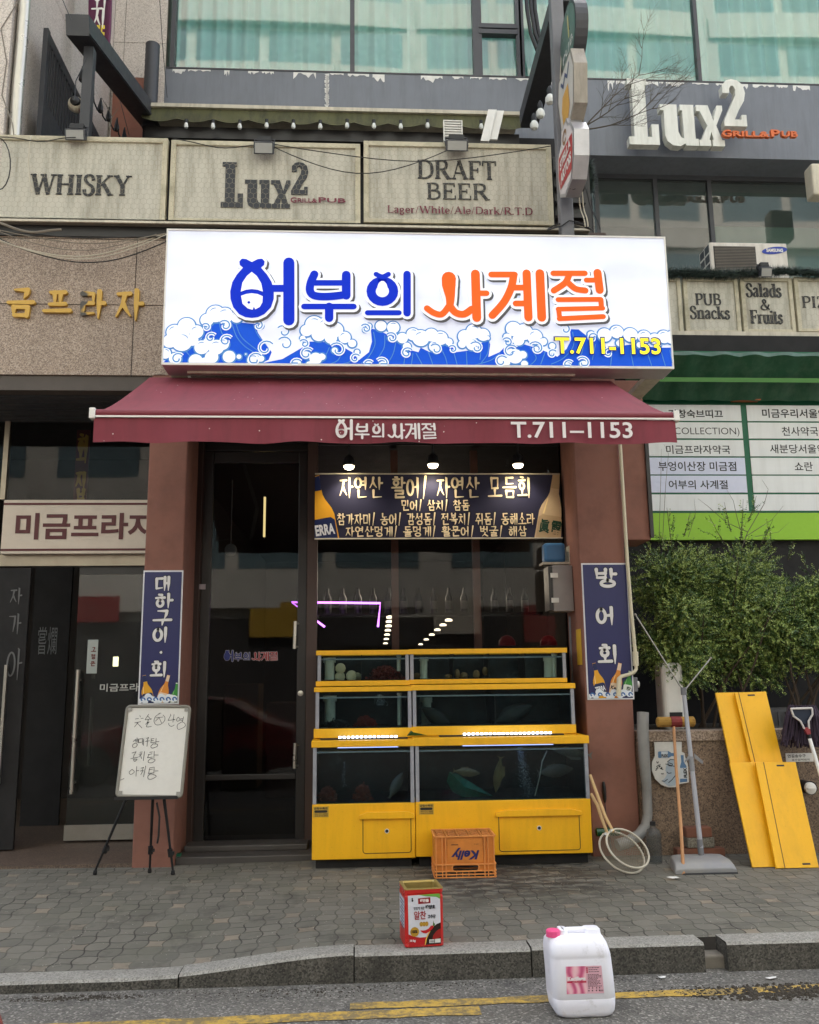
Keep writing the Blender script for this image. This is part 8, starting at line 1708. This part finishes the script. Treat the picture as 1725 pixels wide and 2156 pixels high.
m.build('grille', paint('ac_grille', srgb(112, 104, 94), .5, .2), t); m = MB(); m.box(gx0[0], gx0[1] + .01, AY - .003, AY + .001, zl_ + .02, gx0[3] + .01); m.build('fan_recess', M['black'], t)
m = MB()
for j in range(2):
    for k in range(4): m.box(r_[0] - .004, r_[0] + .001, AY + .03 + j * .16, AY + .16 + j * .16, r_[3] - .12 - k * .13, r_[3] - .02 - k * .13)
m.build('side_vent', M['black'], t)
c = rect(1604, 520, 1658, 535, AY); m = MB(); G = facade(AY); m.poly([G((c[0] + c[1]) / 2 + (c[1] - c[0]) / 2 * math.cos(q * .2618), (c[2] + c[3]) / 2 + (c[3] - c[2]) / 2 * math.sin(q * .2618) + .02 * math.cos(q * .2618), .006) for q in range(24)]); m.build('badge', flat('badge_blue', srgb(32, 56, 150), .4), t)
m = MB(); m.text(G, 'SAMSUNG', c[0] + .06, c[2] + .025, c[1] - .06, c[3] - .025, .009, bold=.04); m.build('badge_text', M['white'], t)
r_ = rect(1708, 347, 1760, 413, BK - .2); m = MB(); m.box(r_[0], r_[1], BK - .25, BK - .02, r_[2], r_[3]); tag(m.build('speaker', paint('speaker_cream', srgb(198, 190, 170), .5, .06, 6, .2), bevel=.03), 'cream outdoor speaker box at the right edge below the fascia', 'speaker')

# ---------------------------------------------------------------- sign pole with three projecting signs
PY = 7.75
pole = thing('sign_pole', 'dark steel sign post rising between the terrace panel and the right windows', 'pole', at(1196, 480, PY)); a = at(1196, 480, PY); b = at(1183, -40, PY); m = MB(); xx = a.x
m.box(xx - .062, xx + .062, PY, PY + .12, a.z - .1, b.z + .6); m.build('post', M['grey'], pole, bevel=.006); m = MB(); p = at(1193, 397, PY); m.box(p.x - .035, p.x + .035, PY - .012, PY, p.z - .035, p.z + .03); m.build('bracket_plate', M['white'], pole)
def projecting(name, label, cy, outl, halfw, mats, Yc, xface, extra):
    """sign body in the plane X=const facing left; outl in (y forward, z) metres"""
    outl = [(u * .78, v * .8) for u, v in outl]; halfw *= .72; z = at(1210, cy, Yc).z; x = at(xface, cy, Yc).x; t = thing(name, label, 'sign', (x, Yc, z), 'signs projecting from the pole')
    m = MB(); m.prism([Vector((x, Yc - u, z + v)) for u, v in outl], (halfw, 0, 0)); m.build('casing', mats[0], t)
    m = MB(); m.poly([Vector((x - .003, Yc - u * .9, z + v * .92)) for u, v in outl]); m.build('face', mats[1], t)
    L = lambda u, v, d=0.0: Vector((x - .004 - d, Yc - u * .78, z + v * .8)); extra(t, L); return t
ring_ = [(.42 * math.cos(k * .2094), .40 * math.sin(k * .2094)) for k in range(30)]
def e1(t, L): m = MB(); m.text(L, 'PUB', -.25, -.2, .25, -.1, .002); m.build('lettering', M['white'], t); m = MB(); m.poly([L(.05, -.05, .002), L(.1, -.05, .002), L(.08, .25, .002), L(.03, .25, .002)]); m.build('bottle_print', flat('pale_gold', srgb(200, 184, 120), .4), t)
projecting('round_sign', 'round dark rimmed projecting sign with green face at the top of the pole', 80, ring_, .16, (M['darkgrey'], paint('green_sign_face', srgb(62, 92, 82), .3, .2, 3)), 7.45, 1196, e1)
hex_ = [(.30, .42), (-.34, .42), (-.42, .2), (-.30, -.30), (-.0, -.46), (.34, -.3), (.42, .15)]
def e2(t, L): m = MB(); m.poly([L(u, v, .002) for u, v in ((.12, .1), (-.16, .1), (-.22, -.05), (-.16, -.32), (.02, -.36), (.16, -.2))]); m.build('beer_print', flat('amber_print', srgb(206, 156, 64), .4), t); m = MB(); m.ribbon(L, [(-.2, .3), (-.1, .2), (0, .3), (.1, .2), (.2, .3)], .02, .002); m.build('script_print', flat('navy_print', srgb(60, 70, 110), .4), t)
projecting('hexagonal_sign', 'dirty grey hexagonal projecting beer sign between round and red signs', 205, hex_, .17, (paint('dirty_aluminium', srgb(158, 150, 138), .5, .12, 6, .6, srgb(92, 86, 76), streak=True), flat('hex_face_white', srgb(196, 192, 184), .4)), 7.42, 1193, e2)
st_ = [(.1, .44), (-.16, .44), (-.2, .3), (-.4, .2), (-.42, -.05), (-.36, -.3), (-.1, -.44), (.22, -.4), (.38, -.2), (.42, .1), (.3, .26), (.16, .34)]
def e3(t, L):
    m = MB(); m.poly([L(u, v, .002) for u, v in ((.34, .1), (-.32, .18), (-.36, -.06), (-.3, -.24), (.26, -.3), (.34, -.1))]); m.build('red_panel', flat('sign_red', srgb(178, 34, 44), .35), t)
    f = L; m = MB(); m.text(f, 'STELLA', -.27, -.02, .27, .1, .004, bold=.05); m.text(f, 'ARTOIS', -.27, -.2, .27, -.07, .004, bold=.05); m.build('lettering', M['white'], t)
    m = MB(); m.ribbon(L, [(.08 * math.cos(k * .6), .26 + .07 * math.sin(k * .6)) for k in range(10)], .02, .002); m.build('crest', flat('crest_gold', srgb(150, 110, 70), .4), t)
projecting('cartouche_sign', 'aluminium cased projecting sign with red STELLA ARTOIS panel', 332, st_, .19, (paint('brushed_aluminium', srgb(186, 184, 186), .32, .1, 5, .2, metal=.6), flat('sign_white_face', srgb(214, 208, 206), .4)), 7.4, 1192, e3)

# bare branches by the pole
def baretree():
    t = thing('bare_tree', 'leafless thin branched tree reaching right from behind the sign pole', 'tree', at(1216, 470, 8.4)); m = MB(); rnd = random.Random(31)
    def br(p, d, L, r, dep):
        pts = [p]; q = p; dd = d.normalized()
        for i in range(5): dd = (dd + Vector((rnd.uniform(-.16, .16), rnd.uniform(-.12, .12), rnd.uniform(-.1, .14)))).normalized(); q = q + dd * L / 5; pts.append(q)
        m.tube(pts, [r * (1 - .13 * i) for i in range(6)], 5)
        if dep:
            for i in (2, 3, 4, 5): 
                for s in ((1,) if rnd.random() < .5 else (1, -1)):
                    a = rnd.uniform(.4, .9) * s * (1 if rnd.random() < .6 else -1); e = Vector((dd.x * math.cos(a) - dd.z * math.sin(a), dd.y + rnd.uniform(-.3, .3), dd.x * math.sin(a) + dd.z * math.cos(a))); br(pts[i], e, L * rnd.uniform(.35, .6), r * .5, dep - 1)
    b = at(1216, 470, 8.4); c = at(1226, 262, 8.4); m2 = MB(); m2.tube([b, b.lerp(c, .5) + Vector((.03, 0, 0)), c], [.02, .017, .013], 6); m2.build('trunk', M['bark'], t, smooth=True)
    for (x1_, y1_, L, dep) in ((1340, 160, .75, 3), (1330, 255, .75, 3), (1290, 220, .5, 2), (1400, 40, .0, 0)):
        if L: e = at(x1_, y1_, 8.2); br(c - Vector((0, 0, .02 * dep)), e - c, L, .009, dep)
    m.build('branch', M['bark'], t)
baretree()
# thick black cables in front of the upper window
for i, dx in enumerate((0, 9, 17)):
    m = MB(); m.tube([at(1108 + dx, -20, BK - .4), at(1110 + dx, 20, BK - .4), at(1118 + dx, 70, BK - .4), at(1136 + dx, 118, BK - .4), at(1165 + dx, 150, BK - .3)], .028, 8); tag(m.build('black_cable', M['black'], smooth=True), ('left', 'middle', 'right')[i] + ' strand of the three thick black cables before the upper window', 'cable', 'thick cables before the upper window')

# ---------------------------------------------------------------- neighbouring wall, pipe, banner at the top left
nb = thing('neighbour_building', 'pale granite clad neighbouring building at the upper left', 'building', (-5, BK, z_b)); XN = at(233, 200, BK).x
m = MB(); zq = at(300, 90, BK).z
for a, b in ((XN, at(262, 90, BK).x), (at(262, 90, BK).x, XB0)):
    for c, d in ((z_b - .2, zq - 2.2), (zq - 2.2, zq), (zq, zq + 3), (zq + 3, zq + 9)): m.box(a + .004, b - .004, BK, BK + .2, c + .004, d - .004)
y = BK
for a, b in ((BK - 1.6, BK), (BK - 3.3, BK - 1.6)):
    for c, d in ((z_b - .2, zq - 1.2), (zq - 1.2, zq + .9), (zq + .9, zq + 3), (zq + 3, zq + 9)): m.box(XN - .2, XN, a + .004, b - .004, c + .004, d - .004)
xe = at(34, 100, 8.25).x
for k in range(4): m.box(-9, xe, 8.25, 8.4, z_b + k * 1.6 + .004, z_b + (k + 1) * 1.6 - .004)
m.build('cladding', M['palegranite'], nb); m = MB(); m.box(XN - .1, XB0, BK + .01, BK + .3, z_b, zq + 9); m.box(XN - .3, XN - .01, 8.2, BK, z_b, zq + 9); m.build('joint_backing', M['concrete'], nb)
r_ = rect(232, 200, 306, 300, BK - .05); m = MB(); m.box(at(234, 280, BK - .06).x, at(300, 280, BK - .06).x, BK - .08, BK - .01, z_b, at(260, 170, BK).z); tag(m.build('rust_panel', paint('rust_brown_panel', srgb(134, 84, 66), .7, .12, 4, .4)), 'rust brown wall panel at the back corner of the terrace', 'panel')
m = MB(); XF = at(64, 150, 8.45).x + .12; zf0, zf1 = at(64, 60, 8.45).z, at(64, 92, 8.45).z
t = thing('side_fence', 'dark metal fence with vertical slats along the left side of the terrace', 'fence', (XF, 9.6, z_b)); m.box(XF, XF + .03, 8.45, BK - .2, z_b, zf1 - .62); m.box(XF, XF + .03, 8.45, BK - .2, zf0 - .12, zf0); m.box(XF - .01, XF + .04, 8.43, 8.5, z_b, zf0); m.build('panel', M['darkgrey'], t)
m = MB()
for i in range(34): y = 8.55 + i * .08; m.box(XF + .005, XF + .03, y, y + .028, zf1 - .62, zf0 - .12)
m.build('slats', M['darkgrey'], t)
m = MB(); m.tube([at(30, 300, 8.1), at(38, 180, 8.1), at(46, 90, 8.1), at(52, 0, 8.1), at(57, -60, 8.1)], .058, 14); tag(m.build('steel_pipe', M['steel'], smooth=True), 'shiny vertical steel pipe at the upper left before the granite wall', 'pipe')
t = thing('hanging_flag', 'purple hanging banner sign with white and yellow characters at the top left', 'banner', at(210, 100, 9.6)); c = [at(188, -40, 9.9), at(236, -40, 9.5), at(228, 140, 9.5), at(190, 36, 9.9)]; c = [at(187, -60, 9.6), at(236, -60, 9.4), at(232, 60, 9.4), at(225, 139, 9.4), at(212, 108, 9.5), at(186, 35, 9.6)]
m = MB(); m.prism(c, (0, .05, 0)); m.build('cloth', flat('flag_purple', srgb(108, 52, 86), .6), t)
Gf = facade(9.39); m = MB()
for ch, b in (('회', (196, -30, 226, 28)), ('시', (198, 20, 222, 60))): r_ = rect(*b, 9.39); strokes(m, Gf, syl(ch), r_[0], r_[2], r_[1], r_[3], .014, 'brush', .02)
m.build('white_lettering', M['white'], t)
r_ = rect(203, 55, 221, 95, 9.39); m = MB(); m.text(Gf, '5F', r_[0], r_[2], r_[1], r_[3], .02, bold=.03); m.build('yellow_lettering', flat('flag_yellow', srgb(214, 190, 60), .5), t)
t = thing('flue_duct', 'dark grey ribbed flue duct rising behind the left pergola beam', 'duct', at(314, 245, 10.9)); a, b = at(314, 270, 10.9), at(316, 95, 10.9); m = MB(); prof = []; H = b.z - a.z; rr = 16.5 * 10.9 / FPX
for i in range(30): z = H * i / 29; prof += [(rr * (1.0 if i % 2 else .965), z)]
m.lathe(prof, a, 22); m.build('pipe', M['darkgrey'], t, smooth=True); m = MB(); m.lathe([(rr * .9, H - .02), (rr * .9, H + .004)], a, 20); m.build('opening', M['black'], t)
t = thing('cctv_camera', 'small dome camera with pale ring mounted beside the pergola post', 'camera', at(165, 228, 8.6)); p = at(163, 226, 8.62); m = MB(); m.lathe([(.07, .0), (.085, .04), (.07, .09), (.03, .12)], p, 14, 'Y'); m.build('ring', M['offwhite'], t, smooth=True); m = MB(); m.lathe([(.055, .09), (.05, .125), (.02, .15)], p + Vector((.01, 0, 0)), 12, 'Y'); m.build('lens', M['black'], t, smooth=True)
bare('dry_twig', 'small bare twig sticking up beside the WHISKY panel floodlight', [([(228, 355 * .766 + 16), (236, 308 * .766 + 10), (222, 215)], .008), ([(234, 250), (250, 226)], .005), ([(229, 232), (214, 205)], .005)], 'twig', M['bark'], 8.5)

# ---------------------------------------------------------------- loose cables
def sag(name, label, p0, p1, drop, r, Y, mat, group='wires and cables on the facade', n=14):
    a, b = at(*p0, Y), at(*p1, Y); m = MB(); m.tube([a.lerp(b, i / n) - Vector((0, .02 * math.sin(i / n * 9), drop * 4 * (i / n) * (1 - i / n))) for i in range(n + 1)], r, 5); tag(m.build(name, mat, smooth=True), label, 'cable', group)
blk, wht, gry = M['black'], flat('old_white_cable', srgb(186, 178, 160), .6), flat('old_grey_cable', srgb(120, 112, 100), .6)
for i, (p0, p1, d, r, mt, l) in enumerate((((-20, 500), (345, 493), .20, .007, wht, 'thick pale cable drooping most across the granite wall'), ((-20, 488), (345, 500), .02, .006, blk, 'thin black cable running nearly straight over the granite wall'), ((-20, 492), (400, 484), .30, .006, blk, 'black cable hanging lowest over the gold letters'),
        ((-20, 480), (380, 486), .13, .005, gry, 'grey cable hanging between the pale ones under the terrace'), ((-20, 496), (360, 490), .24, .005, wht, 'second pale cable below the thick one on the granite wall'), ((-20, 462), (130, 484), .06, .012, gry, 'grey ribbed cable at the left end of the terrace beam'), ((-10, 484), (330, 494), .17, .004, gry, 'thin grey cable among the drooping bundle at left'))):
    sag('facade_cable', l, p0, p1, d, r, P - .14 - .012 * i, mt)
for i, (p0, p1, d, r, l) in enumerate((((365, 292), (560, 305), .05, .005, 'black cable along the top of the Lux2 panel'), ((560, 300), (940, 318), .27, .005, 'black cable drooping across the Lux2 panel corner'), ((575, 303), (1160, 308), .16, .005, 'long black cable sagging over both right terrace panels'), ((0, 288), (160, 290), .03, .005, 'black cable along the top of the WHISKY panel'))): sag('panel_cable', l, p0, p1, d, r, TP - .06 - i * .01, blk)
m = MB(); m.tube([at(66, 285, TP - .05), at(62, 300, TP - .08), at(60, 340, TP - .05), at(62, 372, TP - .05), at(66, 402, TP - .05)], .006, 6); tag(m.build('loose_wire', wht, smooth=True), 'pale wire dangling down over the WHISKY letters', 'cable')
m = MB(); m.tube([at(-4 + 26 * math.sin(k * .35), 345 + 55 * math.cos(k * .35), TP - .08) for k in range(10)], .006, 5); tag(m.build('wire_loop', blk, smooth=True), 'black wire loop at the left edge of the WHISKY panel', 'cable')
for i, (pts, r, l) in enumerate((([(40, 0), (2, 60), (14, 130), (4, 200), (26, 260), (30, 290)], .006, 'grey wire wandering down the wall left of the steel pipe'), ([(130, -5), (150, 42)], .005, 'thin wire running to the end of the left pergola beam'), ([(336, -5), (342, 90), (352, 205)], .005, 'thin black wire hanging before the granite wall beside the flue'), ([(202, -5), (222, 50), (240, 120)], .004, 'thin wire crossing behind the purple banner'), ([(236, 130), (250, 200), (272, 285)], .005, 'thin wire falling from the left beam to the terrace'), ([(184, 120), (160, 170), (157, 212)], .005, 'wire looping from the beam down to the dome camera'))):
    m = MB(); m.tube([at(x, y, 8.0 if i == 0 else 8.2 if i in (1, 5) else 10.9) for x, y in pts], r, 5); tag(m.build('hanging_wire', gry if i in (0,) else blk, smooth=True), l, 'cable')
rnd = random.Random(77)
for i in range(5):
    m = MB(); pts = [at(1152 + k * 16 + rnd.uniform(-3, 3), 484 - 20 * math.sin(k / 6 * 3.14) * rnd.uniform(.5, 1), P - .2 - .03 * i) for k in range(7)]; m.tube(pts, .007, 5); tag(m.build('tangled_cable', wht if i in (1,) else blk, smooth=True), 'dark tangled cable lying on the sign box at the foot of the pole' if i != 1 else 'pale cable in the tangle on the sign box at the foot of the pole', 'cable', 'tangled cables at the pole foot')
for i, (p0, p1) in enumerate((((1214, 388), (1232, 478)), ((1222, 388), (1238, 478)), ((1226, 380), (1264, 484)))): sag('stay_wire', ('left', 'middle', 'rightmost slanting')[i] + ' wire stretched from the red sign down to the sign box', p0, p1, 0, .006, 7.6, (wht, wht, blk)[i])
m = MB(); m.tube([at(*p, PY - .02) for p in ((1190, 45), (1186, 90), (1182, 120), (1180, 165), (1188, 190), (1184, 260), (1192, 310), (1190, 355), (1178, 370))], .006, 5); tag(m.build('pole_wire', wht, smooth=True), 'white wire winding down the sign pole', 'cable')
